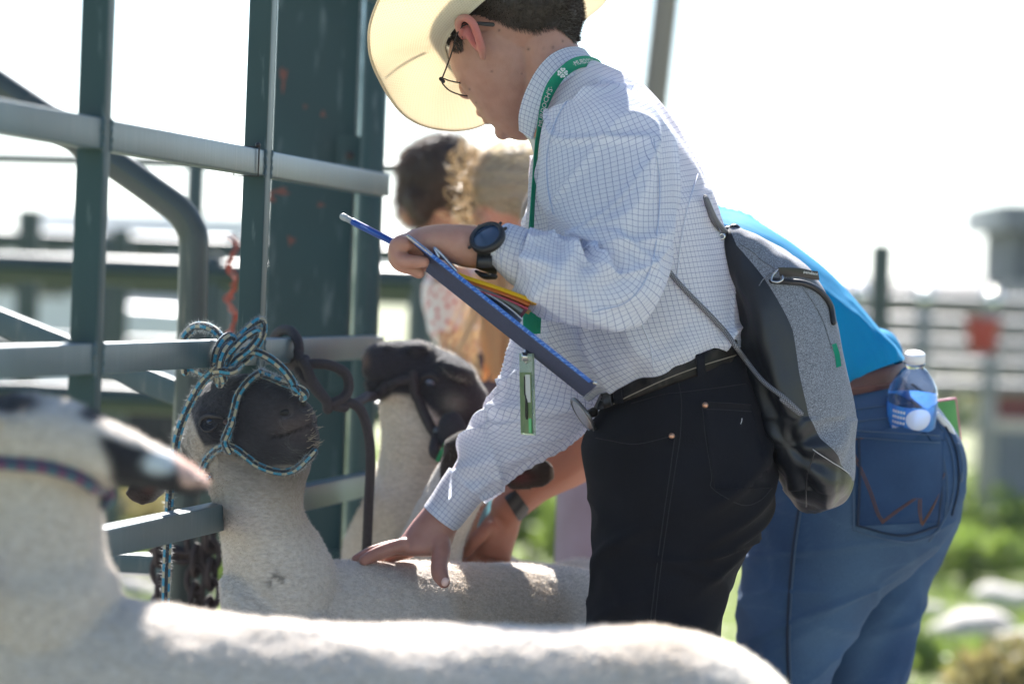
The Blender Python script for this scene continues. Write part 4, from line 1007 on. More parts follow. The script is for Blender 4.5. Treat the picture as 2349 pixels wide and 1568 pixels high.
put(tube([cc+nn*.004+uy*q_+ux*r_ for q_, r_ in ((.036, .0), (.012, .0), (.008, .004), (-.018, .003), (-.020, .009), (.0, .010), (.006, .006))], .0010, nc=6), 'badge_artwork', M['black'], lan)
put(tube([P(1212, 766, 5.32), P(1210, 790, 5.30), P(1209, 812, 5.29), P(1209, 828, 5.29)], [.003, .003, .004, .004], nc=8), 'badge_clip', M['chrome'], lan)
put(boxg(P(1210, 818, 5.285), .016, .006, .012), 'badge_snap', M['chrome'], lan)

# ---- jeans, belt, boots
BD = M['black_denim']
def jean_disp(p, u, v, t, th):
    d = .003*fbm(np.stack([u*9, v*9, u*0], 1)+5, 3)+.007*ridge(u, v, 4, 12, .35, 4.1)*np.clip((-u)*9+.35, 0, 1)+.004*ridge(u, v, 6, 14, -.3, 8.1)
    for a, b, w_, am in (((-.15, .10), (-.02, .20), .010, .008), ((-.16, .14), (-.04, .25), .010, .008), ((-.17, .19), (-.06, .27), .009, .008), ((-.15, .24), (-.06, .32), .010, .006), ((.04, .22), (.16, .30), .014, .008), ((.02, .33), (.13, .38), .012, .006), ((-.08, .36), (.02, .44), .012, .005)):
        d += crease(u, v, a, b, w_, am)
    return d
jeans = thing('jeans', '', '', (0, 0, 0)); del jeans['label']; del jeans['category']; jeans.parent = man; jeans.location = Vector(P(1520, 1100, 5.46)-wloc(man))
gz = lambda x, z, y: np.array([x, y, z])
def leg_rows(secs, tail, d, hd_tail):
    rows = []
    for s in secs:
        L = P(s[0], s[1], s[4]); Rr = P(s[2], s[3], s[4]); rows.append(np.concatenate([(L+Rr)/2, (Rr-L)/2, -FW*s[5]]))
    for x, z, hw in tail: rows.append(np.concatenate([[x, d, z], RT*hw, -FW*hd_tail]))
    return rows
kx = P(1495, 1500, 5.37)[0]
NJ = leg_rows([(1376, 930, 1702, 802, 5.46, .130), (1347, 985, 1740, 890, 5.455, .142), (1332, 1045, 1766, 985, 5.45, .148), (1346, 1115, 1776, 1080, 5.44, .145), (1360, 1180, 1766, 1170, 5.425, .125), (1361, 1260, 1716, 1262, 5.40, .098), (1352, 1345, 1674, 1350, 5.385, .088), (1346, 1440, 1650, 1445, 5.375, .082)], [(kx, .50, .088), (kx, .36, .084), (kx+.02, .20, .084), (kx+.02, .07, .088)], 5.37, .085)
nj = loft_rows(NJ, 170, 150, jean_disp, cap=False, e=2.3)
FJ = leg_rows([(1372, 1080, 1740, 1080, 5.51, .10), (1380, 1200, 1720, 1200, 5.53, .095), (1390, 1345, 1665, 1345, 5.545, .085), (1390, 1440, 1640, 1440, 5.55, .082)], [(kx+.02, .50, .085), (kx+.05, .36, .08), (kx+.08, .20, .082), (kx+.08, .07, .086)], 5.555, .082)
fj = loft_rows(FJ, 90, 60, lambda p, u, v, t, th: .003*fbm(p*12, 2), cap=False)
jb = put(G().join(nj, fj), 'denim_legs', BD, jeans); nj_b = bvh(nj)
thr = plain('black_thread', (.009, .009, .013), .8)
def stitch(tree, pts, parent, mat_=thr, r_=.0007, off=.0008, n=None, name='stitching'): return seam(tree, pts, r_, mat_, name, parent, off, n)
# back pocket (raised panel) with stitching and rivets
def patch(tree, poly, off, th=.0012, nsub=10, bul=lambda x, y: 0):
    """raised cloth panel following a surface; poly 4 corners as bilinear patch"""
    a, b, c, d = [np.array(q, float) for q in poly]; n = nsub; top_ = []
    for i in range(n+1):
        for j in range(n+1):
            u, v = i/n, j/n; q = (a*(1-u)+b*u)*(1-v)+(d*(1-u)+c*u)*v; top_.append(hit(tree, q[0], q[1], off+th+bul(q[0], q[1])))
    X = np.array(top_).reshape(n+1, n+1, 3); low = np.array([hit(tree, *( (a*(1-i/n)+b*i/n)*(1-j/n)+(d*(1-i/n)+c*i/n)*j/n), off-.002) for i in range(n+1) for j in range(n+1)])
    m_ = (n+1)**2; g = G().add(np.concatenate([X.reshape(-1, 3), low]), grid_faces(n+1, n+1)+[q[::-1] for q in grid_faces(n+1, n+1, m_)])
    for i in range(n):
        for a_, b_ in ((i, i+1), (n*(n+1)+i+1, n*(n+1)+i), ((i+1)*(n+1), i*(n+1)), (i*(n+1)+n, (i+1)*(n+1)+n)): g.f.append((a_, b_, b_+m_, a_+m_))
    return g
pk = put(patch(nj_b, [(1610, 922), (1722, 928), (1768, 1118), (1640, 1122)], .0), 'back_pocket', BD, jeans)
for pl in ([(1610, 922), (1665, 924), (1722, 928)], [(1610, 922), (1618, 1000), (1632, 1090), (1634, 1120), (1700, 1157), (1742, 1148), (1770, 1120)], [(1616, 938), (1670, 940), (1722, 944)],
           [(1368, 1004), (1400, 1010), (1460, 1018), (1540, 1000)], [(1555, 870), (1563, 920), (1560, 1000), (1548, 1080), (1530, 1200), (1512, 1330), (1500, 1440)], [(1548, 1000), (1536, 1090), (1520, 1200), (1503, 1330), (1490, 1440)],
           [(1450, 925), (1520, 905), (1562, 900), (1640, 890), (1710, 880)]): stitch(nj_b, pl, jeans)
for x, y in ((1617, 930), (1541, 999)):
    c = hit(nj_b, x, y, .003); put(ellip(c, PX(7, 0, D0), PX(0, 7, D0), FW*.003, 8, 14), 'rivet', M['copper'], jeans)
# lint thread
put(tube([hit(nj_b, x, y, .002) for x, y in ((1697, 972), (1699, 967), (1700, 960))], .0005, nc=5), 'lint', M['white_ink'], jeans)
# belt
belt = thing('belt', '', '', (0, 0, 0)); del belt['label']; del belt['category']; belt.parent = man; belt.location = Vector(P(1500, 880, 5.4)-wloc(man))
BR = [(1382, 893, 1698, 770, 5.46, .139), (1378, 902, 1700, 780, 5.46, .142), (1362, 934, 1703, 812, 5.46, .142), (1360, 942, 1704, 818, 5.46, .139)]
camo, tc_, bc_ = nmat('camouflage_belt'); cb_ = ramp(tc_, noise_out(tc_, 45, 3, rough=.4), [(.35, (.004, .003, .003)), (.5, (.009, .007, .006)), (.62, (.028, .022, .018)), (.7, (.006, .005, .004))]); bc_.inputs['Specular IOR Level'].default_value = .2; link(tc_, cb_, bc_.inputs['Base Color']); bc_.inputs['Roughness'].default_value = .45
bl = loft(BR, 10, 120, cap=False, e=2.3); put(bl, 'strap', camo, belt); bl_b = bvh(bl)
stitch(bl_b, [(1385, 938), (1450, 905), (1530, 868), (1610, 838), (1695, 812)], belt, plain('tan_thread', (.28, .24, .19), .7))
stitch(bl_b, [(1395, 902), (1450, 872), (1530, 838)], belt, plain('tan_thread2', (.28, .24, .19), .7))
put(patch(bl_b, [(1384, 905), (1404, 898), (1410, 934), (1392, 942)], .001, .003, 5), 'leather_keeper', camo, belt)
for (x, y) in ((1603, 828), (1420, 902)):
    put(patch(bl_b, [(x-9, y-22), (x+9, y-26), (x+13, y+30), (x-5, y+32)], .001, .003, 5), 'belt_loop', BD, belt)
bk0 = P(1338, 952, 5.40); bn = (-RT*.86-FW*.16-UP*.50); bn /= np.linalg.norm(bn); ua = np.cross(bn, UP); ua /= np.linalg.norm(ua); ub = np.cross(ua, bn)
ax_l = (P(1362, 988, 5.40)-P(1315, 918, 5.40)); ax_l /= np.linalg.norm(ax_l); ax_s = np.cross(bn, ax_l); ax_s /= np.linalg.norm(ax_s); bn = np.cross(ax_l, ax_s)
put(ellip(bk0, ax_l*.027, ax_s*.036, bn*.004, 10, 40), 'buckle', M['chrome'], belt)
put(tube([bk0+ax_l*.027*math.cos(a)+ax_s*.036*math.sin(a) for a in np.linspace(0, 2*np.pi, 33)[:-1]], .0026, nc=8, sub=2, closed=True), 'buckle_edge', plain('dark_silver', (.15, .15, .16), .3, .9), belt)
for i in range(40):
    a = i/40*2*math.pi
    if i == 0: g = G()
    g.join(ellip(bk0+ax_l*.0275*math.cos(a)+ax_s*.0365*math.sin(a)-bn*.001, ax_l*.0016, ax_s*.0016, bn*.0022, 5, 6))
put(g, 'buckle_beading', M['chrome'], belt)
put(tube([P(1350, 950, 5.40), P(1362, 945, 5.39)], [.006, .007], nc=10), 'buckle_tab', camo, belt)
# boots
for nm_x, yy in ((kx+.02, 5.37), (kx+.08, 5.555)):
    bo = organic([tube([(nm_x, yy, .30), (nm_x, yy, .12), (nm_x-.01, yy, .07)], [.052, .046, .045], nc=16), loft_rows([np.array([nm_x+.05-.2*t, yy, .04+.01*(1-t), 0, 0, .04*(1-.35*t), 0, -.042*(1-.4*t*t), 0]) for t in np.linspace(0, 1.05, 7)], 20, 20), boxg((nm_x+.03, yy, .02), .06, .07, .04)], .004, 3)
    put(bo, 'boot', plain('brown_boot', (.06, .035, .02), .45), man)

# ---- wristwatch
wt = thing('wristwatch', '', '', (0, 0, 0)); del wt['label']; del wt['category']; wt.parent = man; wt.location = Vector(P(1115, 560, 5.12)-wloc(man))
WN = (-FW*.72+UP*.60-RT*.35); WN /= np.linalg.norm(WN); WA = (RT*.93+UP*-.2); WA -= WN*(WA@WN); WA /= np.linalg.norm(WA)
wc = P(1118, 545, 5.118)
put(lathe(wc, [(0, -.008), (.021, -.008), (.0245, -.004), (.0250, .002), (.0240, .0045), (.0205, .0055), (.0195, .0035), (0, .0035)], WN, 40, ref=WA), 'case', M['black'], wt)
put(lathe(wc, [(0, .0038), (.0185, .0038), (.0190, .0032)], WN, 40, ref=WA), 'dial', plain('watch_glass', (.02, .045, .09), .12, spec=.9), wt)
put(tube([wc+WN*.0045+(WA*math.cos(a)+np.cross(WN, WA)*math.sin(a))*.0198 for a in np.linspace(0, 2*np.pi, 25)[:-1]], .0013, nc=8, closed=True), 'bezel', plain('bezel', (.03, .035, .04), .35), wt)
WB = np.cross(WN, WA)
for a in (.5, 1.0, 2.2, 2.7, -2.6): put(tube([wc+(WA*math.cos(a)+WB*math.sin(a))*.0235, wc+(WA*math.cos(a)+WB*math.sin(a))*.0275], .0022, nc=8), 'button', M['black'], wt)
g = loft([(1100, 514, 1092, 616, 5.154, .034), (1112, 512, 1108, 622, 5.154, .0345), (1124, 512, 1128, 628, 5.154, .0345), (1136, 514, 1140, 628, 5.154, .034)], 8, 60, cap=False)
put(g, 'strap', plain('watch_rubber', (.014, .014, .015), .5, bumpd=.0006), wt)
put(boxg(P(1112, 600, 5.116), .020, .005, .016, np.array([RT, FW, UP])), 'lug', M['black'], wt)
put(tube([P(1092, 622, 5.15), P(1110, 632, 5.135), P(1135, 634, 5.13)], [.002, .0045, .004], nc=8), 'strap_end', M['black'], wt)
put(ellip(P(1122, 628, 5.122), PX(5, 1, 5.1), PX(0, 2, 5.1), FW*.002, 6, 8), 'buckle', M['chrome'], wt)

# ================================================================== THINGS HE HOLDS AND CARRIES
# clipboard: seen from under, near long edge up
ca, cb2 = P(939, 546, 5.10), P(1367, 886, 5.10); ce, cf_ = P(964, 604, 5.31), P(1340, 914, 5.31)
clip = thing('clipboard', 'blue patterned clipboard held edge on by the young man in the hat', 'clipboard', (ca+cb2)/2)
lx = (cb2-ca); Lc = np.linalg.norm(lx); lx /= Lc; wy = ((ce+cf_)/2-(ca+cb2)/2); wy -= lx*(wy@lx); Wc = np.linalg.norm(wy); wy /= Wc; nz = np.cross(lx, wy)
if nz@UP < 0: nz = -nz
cm = (ca+cb2)/2+wy*Wc/2
und = plain('grey_board_back', (.048, .058, .115), .75, c2=(.058, .07, .135), nscale=200, stretch=(1, .1, 1), spec=.1); blu = plain('blue_print', (.01, .10, .42), .35)
sharp(put(boxg(cm, Lc, Wc, .0026, np.array([lx, wy, nz]), r=.008), 'board', und, clip), 30)
sharp(put(boxg(cm+nz*.0022, Lc-.001, Wc-.001, .0016, np.array([lx, wy, nz]), r=.008), 'printed_face', blu, clip), 30)
ea = (ca+cb2)/2-wy*.0012
sharp(put(boxg(ea+nz*.0005, Lc-.02, .002, .0052, np.array([lx, wy, nz]), r=.0008), 'edge_trim', blu, clip), 30)
g = G(); rs = random.Random(4)
for i in range(36):
    s = -Lc/2+.03+i*(Lc-.05)/36
    g.join(tube([ea-wy*.0011+lx*s-nz*.0015, ea-wy*.0011+lx*(s+rs.choice([0, .004, .007]))+nz*.0022], .0005, nc=4, straight=True))
    if i % 3 == 0: g.join(tube([ea-wy*.0011+lx*s, ea-wy*.0011+lx*(s+.009)], .0005, nc=4, straight=True))
put(g, 'line_pattern', plain('pale_blue_line', (.25, .45, .8), .4), clip)
put(tube([ca-lx*.002+nz*.001, ca+lx*.036+nz*.001], .0030, nc=10), 'metal_edge', M['chrome'], clip)
put(boxg(ca+lx*.015+wy*.11+nz*.010, .03, .12, .012, np.array([lx, wy, nz])), 'clip', M['chrome'], clip)
put(tube([ca+lx*.045+nz*.006+wy*.012, ca+lx*.035+nz*.012+wy*.012, ca+lx*.075+nz*.006+wy*.012], .0022, nc=8), 'spring_wire', M['chrome'], clip)
put(ellip(cb2-lx*.004+nz*.003, lx*.004, wy*.004, nz*.003, 8, 10), 'rivet', M['chrome'], clip)
put(tube([P(968, 604, 5.29), P(975, 614, 5.30), P(984, 620, 5.30)], .0016, nc=6), 'spring_clip', M['black'], clip)
def sheet(name, label, cat, a0, a1, lift0, lift1, wd, color, th=.0007, w0=.01, curl=.004):
    t = thing(name, label, cat, ca+lx*a0, 'papers on the clipboard'); ts_ = np.linspace(0, 1, 14); C = [ca+lx*(a0+(a1-a0)*q)+nz*(.004+lift0+(lift1-lift0)*q**1.3+curl*math.sin(q*3.1))+wy*(w0+wd/2) for q in ts_]
    put(ribbon(np.array(C), np.array([wy*wd/2]*14), th, sub=1)[0], 'page', color, t); return t
yl = plain('yellow_page', (.85, .50, .0), .6, trans=.35); pk_ = plain('pink_page', (.55, .07, .10), .6, trans=.3); gp = plain('grey_page', (.16, .18, .17), .6, trans=.2); wp = plain('white_page', (.75, .75, .75), .7, trans=.3); dr = plain('maroon_page', (.50, .13, .02), .6, trans=.25)
sheet('paper_pad', 'stack of bright yellow pages curling up from the clipboard', 'paper', .080, .186, .000, .036, .17, yl, .0050)
sheet('paper_pad', 'orange pages under the yellow ones', 'paper', .095, .180, .000, .028, .17, dr, .0050, .012)
sheet('paper_pad', 'red pages between the orange and grey ones', 'paper', .115, .182, .000, .0215, .17, pk_, .0022, .010)
sheet('paper_pad', 'grey pages below the red ones', 'paper', .105, .178, .000, .015, .17, gp, .0045, .012)
sheet('paper_pad', 'white page lowest on the clipboard', 'paper', .110, .185, .000, .006, .17, wp, .0012, .010)
# pen
pa, pb_ = P(787, 497, 5.20), P(960, 585, 5.17); pv = (pb_-pa)/np.linalg.norm(pb_-pa)
pen_ = thing('pen', 'blue mechanical pencil with grey eraser cap poking out of the fist', 'pencil', pa)
put(tube([pa+pv*.016, pb_], .0048, nc=14, straight=True), 'barrel', plain('blue_plastic', (.005, .06, .32), .3), pen_)
put(tube([pa+pv*.004, pa+pv*.017], .0042, nc=12, straight=True), 'collar', plain('grey_plastic', (.28, .31, .34), .4), pen_)
put(tube([pa, pa+pv*.004], .0048, nc=12, straight=True), 'cap', plain('grey_plastic_cap', (.35, .38, .4), .4), pen_)
put(boxg(pa+pv*.05-FW*.0055, .002, .002, .045, np.array([np.cross(pv, FW), FW, pv]), r=.0008), 'pocket_clip', plain('blue_plastic_clip', (.01, .10, .42), .3), pen_)

# ---- drawstring backpack
bag = thing('drawstring_backpack', 'black and heather grey drawstring backpack hanging on the young man', 'backpack', P(1800, 800, 5.46))
BG = [(1650, 545, 1693, 521, 5.45, .022), (1653, 575, 1742, 540, 5.45, .050), (1662, 640, 1822, 590, 5.45, .075), (1676, 720, 1884, 665, 5.45, .092), (1688, 800, 1914, 745, 5.45, .102), (1700, 880, 1936, 840, 5.45, .106), (1720, 950, 1952, 930, 5.45, .106), (1742, 1020, 1958, 1010, 5.45, .104), (1772, 1085, 1955, 1080, 5.45, .095), (1800, 1130, 1942, 1130, 5.45, .080), (1838, 1168, 1915, 1160, 5.45, .050), (1868, 1184, 1885, 1182, 5.45, .018)]
bfrac = [(.0, 0), (.1, -.25), (.2, -.1), (.35, .05), (.45, .02), (.56, .02), (.62, .15), (.68, .5), (.74, .85), (.765, 1.0), (1.0, 1.0)]
ncb = 160; jb0 = 40     # column of the colour seam (near side)
rowsB = []
for s in BG:
    L = P(s[0], s[1], s[4]); Rr = P(s[2], s[3], s[4]); rowsB.append(np.concatenate([(L+Rr)/2, (Rr-L)/2, -FW*s[5]]))
Wb = crom(rowsB, 170); Xb = []
for i in range(170):
    t = i/169; fr_ = np.interp(t, [q[0] for q in bfrac], [q[1] for q in bfrac]); aL = math.acos(max(-1, min(1, fr_)))   # near-side angle of the seam
    # angles: grey from seam (near) through right side to far side -pi/2.. ; black the rest
    ga_ = np.linspace(aL, -math.pi*.42, 81); ba_ = np.linspace(-math.pi*.42, aL-2*math.pi, 80)[1:]
    if aL < .02: ga_ = np.linspace(0.0, -math.pi*.42, 81)
    th_ = np.concatenate([ga_, ba_, [aL-2*math.pi]]) if False else np.concatenate([ga_, ba_])
    c, s2 = np.cos(th_), np.sin(th_); c = np.sign(c)*np.abs(c)**(2/2.3); s2 = np.sign(s2)*np.abs(s2)**(2/2.3)
    Xb.append(Wb[i, :3]+Wb[i, 3:6]*c[:, None]+Wb[i, 6:9]*s2[:, None])
Xb = np.array(Xb); Nb = grid_normals(Xb); Ob = Xb-Wb[:, None, :3]
if (Nb*Ob).sum() < 0: Nb = -Nb
pb2 = Xb.reshape(-1, 3); tt = np.repeat(np.linspace(0, 1, 170), Xb.shape[1])
dsp = .006*fbm(pb2*np.array([14, 14, 5]), 3)+.010*np.exp(-((tt-.88)/.10)**2)*noise3(pb2*np.array([40, 20, 18])+5)
cx_, cy_, _ = proj_px(pb2)
ang_ = np.arctan2(cy_-1020, cx_-1800); rad_ = np.hypot(cy_-1020, cx_-1800)
dsp += .0045*np.sin(ang_*7+2.5*noise3(pb2*12)+rad_/60)*np.exp(-((rad_-100)/70)**2)*(cy_ > 960)          # gathers fanning from the cord corner
dsp += .006*np.sin((cx_-.35*cy_)/13+2*noise3(pb2*8))*np.exp(-((cx_-.36*cy_-1420)/60)**2)*(tt < .8)
Xb = Xb+Nb*dsp.reshape(Xb.shape[:2])[..., None]
nyl = plain('black_nylon', (.007, .008, .011), .36, bumpd=.0008, bscale=60, c2=(.010, .012, .017), nscale=20)
hth, th2, bh2 = nmat('heather_grey'); link(th2, ramp(th2, noise_out(th2, 700, 2), [(.35, (.09, .10, .12)), (.65, (.30, .31, .35))]), bh2.inputs['Base Color']); bh2.inputs['Roughness'].default_value = .9
rl = 130
put(G().add(Xb[:rl, :81].reshape(-1, 3), grid_faces(rl, 81)), 'grey_front_panel', hth, bag)
gfull = G().add(Xb[:, 80:].reshape(-1, 3), grid_faces(170, Xb.shape[1]-80))
gfull.add(Xb[rl-1:, :81].reshape(-1, 3), grid_faces(170-rl+1, 81)); put(gfull, 'nylon_body', nyl, bag)
bag_b = bvh(G().join(gfull, G().add(Xb[:rl, :81].reshape(-1, 3), grid_faces(rl, 81))))
seam(bag_b, [(1870, 1028), (1850, 1100), (1850, 1160)], .0012, nyl, 'seam', bag)
seam(bag_b, [(1865, 1030), (1900, 1052), (1945, 1085)], .0007, plain('white_thread', (.5, .5, .5), .7), 'seam', bag, .002)
seam(bag_b, [(1700, 560), (1730, 580), (1752, 600), (1830, 650), (1880, 720), (1908, 800)], .0010, hth, 'seam', bag, .001)
seam(bag_b, [(1742, 655), (1752, 640), (1770, 625)], .0008, hth, 'seam', bag, .001)
# zipper with pull tab
zb = path_on(bag_b, [(1772, 645), (1800, 647), (1840, 652), (1875, 668), (1900, 700), (1908, 740)], .003)
put(tube(zb, .0045, nc=8, sub=1), 'zipper', M['black'], bag)
pt = path_on(bag_b, [(1786, 632), (1810, 633), (1840, 638), (1862, 642)], .012, 12)
put(ribbon(pt, np.array([PX(2, 10, 5.35)]*12), .003, sub=1)[0], 'pull_tab', M['black'], bag)
v, f = text_g('independent', .0062)
tc0 = hit(bag_b, 1834, 637, .0155); tx = PX(1, .17, 1)/np.linalg.norm(PX(1, .17, 1)); ty = PX(.17, -1, 1)/np.linalg.norm(PX(.17, -1, 1))
put(G().add(tc0+v[:, :1]*tx*.0+v[:, 0:1]*tx+v[:, 1:2]*ty-FW*.002, f), 'tab_lettering', M['white_ink'], bag, smooth=False)
q = [hit(bag_b, x, y, .010) for x, y in ((1788, 626), (1776, 636), (1772, 648), (1782, 652), (1792, 646), (1790, 634))]
put(tube(q, .0016, nc=8, closed=True), 'zip_pull', M['chrome'], bag)
put(ribbon(path_on(bag_b, [(1908, 790), (1916, 815), (1920, 842)], .003, 12), np.array([PX(6, -2, 5.4)]*12), .001, sub=1)[0], 'green_print', M['ribbon'], bag)
# cords and corner eyelets
cordm, tcm, bcm = nmat('speckled_cord'); uvq = tcm.nodes.new('ShaderNodeUVMap'); spq = tcm.nodes.new('ShaderNodeSeparateXYZ'); link(tcm, uvq.outputs[0], spq.inputs[0])
k1 = math_(tcm, 'PINGPONG', math_(tcm, 'ADD', math_(tcm, 'MULTIPLY', spq.outputs[1], 1/.003), math_(tcm, 'MULTIPLY', spq.outputs[0], 4)), .5); k2 = math_(tcm, 'PINGPONG', math_(tcm, 'SUBTRACT', math_(tcm, 'MULTIPLY', spq.outputs[1], 1/.003), math_(tcm, 'MULTIPLY', spq.outputs[0], 4)), .5)
link(tcm, mix_rgb(tcm, math_(tcm, 'GREATER_THAN', math_(tcm, 'MULTIPLY', k1, k2), .07), (.06, .06, .07), (.30, .30, .33)), bcm.inputs['Base Color']); bcm.inputs['Roughness'].default_value = .7
def cord(pts, off, name='drawcord'): put(tube(pts, .0036, nc=10), name, cordm, bag)
cpts = list(path_on(tor_bvh, [(1525, 612), (1545, 640), (1580, 680), (1620, 722), (1662, 768)], .006, 16))
cpts += [P(1690, 797, 5.335)]+[hit(bag_b, x, y, .006) for x, y in ((1715, 822), (1760, 872), (1800, 912), (1836, 948))]
cord(cpts, 0)
put(tube([cpts[-1], cpts[-1]+PX(-7, -1, 5.3)*1.0, cpts[-2]+PX(-7, 3, 5.3)], .0030, nc=8), 'drawcord', cordm, bag)
cord([P(1618, 452, 5.36), P(1628, 490, 5.37), P(1645, 530, 5.40), P(1652, 545, 5.42)], 0)
cord([P(1620, 455, 5.345), P(1640, 500, 5.36), P(1658, 525, 5.40), P(1668, 535, 5.43)], 0)
cord([hit(tor_bvh, x, y, .005) for x, y in ((1440, 200), (1500, 260), (1560, 345), (1600, 410))]+[P(1619, 455, 5.35)], 0) if False else None
put(tube([P(1656, 542, 5.40)+PX(6*math.cos(a), 6*math.sin(a), 5.4) for a in np.linspace(0, 2*np.pi, 9)[:-1]], .0018, nc=8, closed=True), 'eyelet', M['chrome'], bag)
for dx in (0, 14):
    put(tube([P(1660+dx, 540-dx*.5, 5.425), P(1672+dx, 530-dx*.3, 5.43), P(1684+dx, 545, 5.43)], [.006, .008, .005], nc=10), 'gathered_mouth', nyl, bag)
# ================================================================== SHEEP
SG = 'sheep tied along the pen fence'
def sheep_legs(cx0, cy0, cx1, cy1, ztop, wid, side):
    out_ = []
    for (x, y, hind) in ((cx0, cy0, 0), (cx1, cy1, 1)):
        for sg in (-1, 1):
            X0, Y0 = x+side[0]*wid*sg, y+side[1]*wid*sg
            dxy = np.array([cx1-cx0, cy1-cy0]); dxy /= np.linalg.norm(dxy)
            if hind: pts = [(X0, Y0, ztop), (X0-dxy[0]*.05, Y0-dxy[1]*.05, ztop-.14), (X0+dxy[0]*.06, Y0+dxy[1]*.06, .24), (X0+dxy[0]*.03, Y0+dxy[1]*.03, .10), (X0, Y0, .03)]; rr = [.075, .06, .026, .020, .026]
            else: pts = [(X0, Y0, ztop), (X0, Y0, ztop-.15), (X0-dxy[0]*.015, Y0-dxy[1]*.015, .24), (X0, Y0, .10), (X0-dxy[0]*.02, Y0-dxy[1]*.02, .03)]; rr = [.065, .045, .024, .019, .026]
            out_.append(tube(pts, rr, nc=14))
    return out_
def smooth01(a, b, x): t = np.clip((x-a)/(b-a), 0, 1); return t*t*(3-2*t)
WOOL = np.array([.60, .545, .490]); DARK = np.array([.034, .034, .041])
def finish_sheep(g, colf, root, nfur, L, wdt, sel=None, seed=1, lean=(0, 0, -.6), amp=.0022, facef=None, painted_rim=None):
    n = vnormals(g); g.v = g.v+n*(amp*.40*fbm(g.v*70, 2)+amp*1.3*noise3(g.v*12)+amp*.9*noise3(g.v*np.array([30, 30, 11])))[:, None]
    col = colf(g.v); ob = put(g, 'body', M['wool'], root, col=np.clip(col, 0, 1))
    b, idx, pr = blades(g, nfur, L, wdt, sel=sel, lean=lean, seed=seed, root=.0015)
    cb_ = colf(pr)
    if painted_rim is not None: tq = painted_rim(pr)[:, None]; cb_ = cb_*(1-tq)+tq*np.array([.75, .70, .62])  # pale rim light mixed into the blade colour
    if facef is not None:
        k_ = facef(pr)[:, None]; b.v = pr+(b.v-pr)*k_
    put(b, 'fleece', M['fleece'], root, smooth=False, col=np.clip(1.25*cb_*np.repeat(np.random.default_rng(seed).uniform(.62, 1.45, (nfur, 1)), 3, 0), 0, 1))
    return ob, bvh(g)

# ------------------------------------------------ middle sheep (tied with the blue rope)
s2 = thing('sheep', 'black faced white sheep with its head tied up by the blue braided rope', 'sheep', down(P(900, 1400, 5.6)), SG)
parts = []
# head: poll -> muzzle, pointing right, up and slightly to the camera
parts.append(loft([(402, 985, 432, 1068, 5.475, .030), (424, 935, 470, 1085, 5.462, .055), (458, 893, 518, 1082, 5.450, .066), (505, 868, 566, 1086, 5.435, .070), (560, 858, 616, 1088, 5.415, .066), (614, 862, 660, 1084, 5.395, .058), (660, 880, 698, 1068, 5.375, .048), (696, 905, 722, 1046, 5.360, .038), (722, 940, 733, 1006, 5.350, .022)], 60, 48, e=2.15))
parts.append(ellip(P(490, 985, 5.41), PX(52, 5, 5.4), PX(-5, 55, 5.4), FW*.035))            # cheek
parts.append(ellip(P(478, 950, 5.405), PX(34, -8, 5.4), PX(8, 26, 5.4), FW*.022))           # brow
parts.append(ellip(P(690, 1008, 5.335), PX(34, -10, 5.4), PX(8, 26, 5.4), FW*.012))         # chin pad
parts.append(ellip(P(680, 962, 5.330), PX(38, -10, 5.4), PX(8, 24, 5.4), FW*.011))          # lip
# neck
parts.append(loft([(425, 985, 700, 1000, 5.45, .05), (440, 1040, 718, 1030, 5.45, .062), (462, 1085, 716, 1070, 5.45, .070), (482, 1130, 700, 1110, 5.455, .074), (498, 1175, 692, 1150, 5.46, .078), (510, 1230, 706, 1190, 5.465, .085), (515, 1290, 742, 1240, 5.475, .095), (520, 1370, 775, 1330, 5.485, .105), (535, 1470, 770, 1450, 5.49, .105)], 60, 44, e=2.1))
# trunk: chest to rump, going right and away
TB = [(505, 1330, 540, 1620, 5.44, .06), (560, 1295, 585, 1760, 5.46, .11), (690, 1284, 690, 1850, 5.51, .135), (800, 1284, 810, 1890, 5.56, .140), (950, 1286, 960, 1900, 5.625, .145), (1100, 1290, 1105, 1890, 5.69, .148), (1250, 1297, 1255, 1860, 5.76, .150), (1380, 1312, 1385, 1800, 5.82, .145), (1490, 1350, 1490, 1720, 5.87, .12), (1550, 1430, 1550, 1620, 5.90, .06)]
parts.append(loft(TB, 60, 44, e=2.3))
a_, b_2 = P(640, 1600, 5.50), P(1430, 1600, 5.85)
parts += sheep_legs(a_[0], a_[1], b_2[0], b_2[1], .58, .085, np.array([-.45, .9]))
# ear hanging back-left
parts.append(loft([(418, 1000, 436, 1045, 5.455, .016), (390, 1030, 405, 1085, 5.45, .012), (350, 1062, 372, 1128, 5.445, .010), (312, 1092, 352, 1152, 5.44, .009), (290, 1120, 330, 1158, 5.435, .007), (286, 1138, 306, 1152, 5.435, .004)], 26, 20))
g2 = organic(parts, .0042, 4)
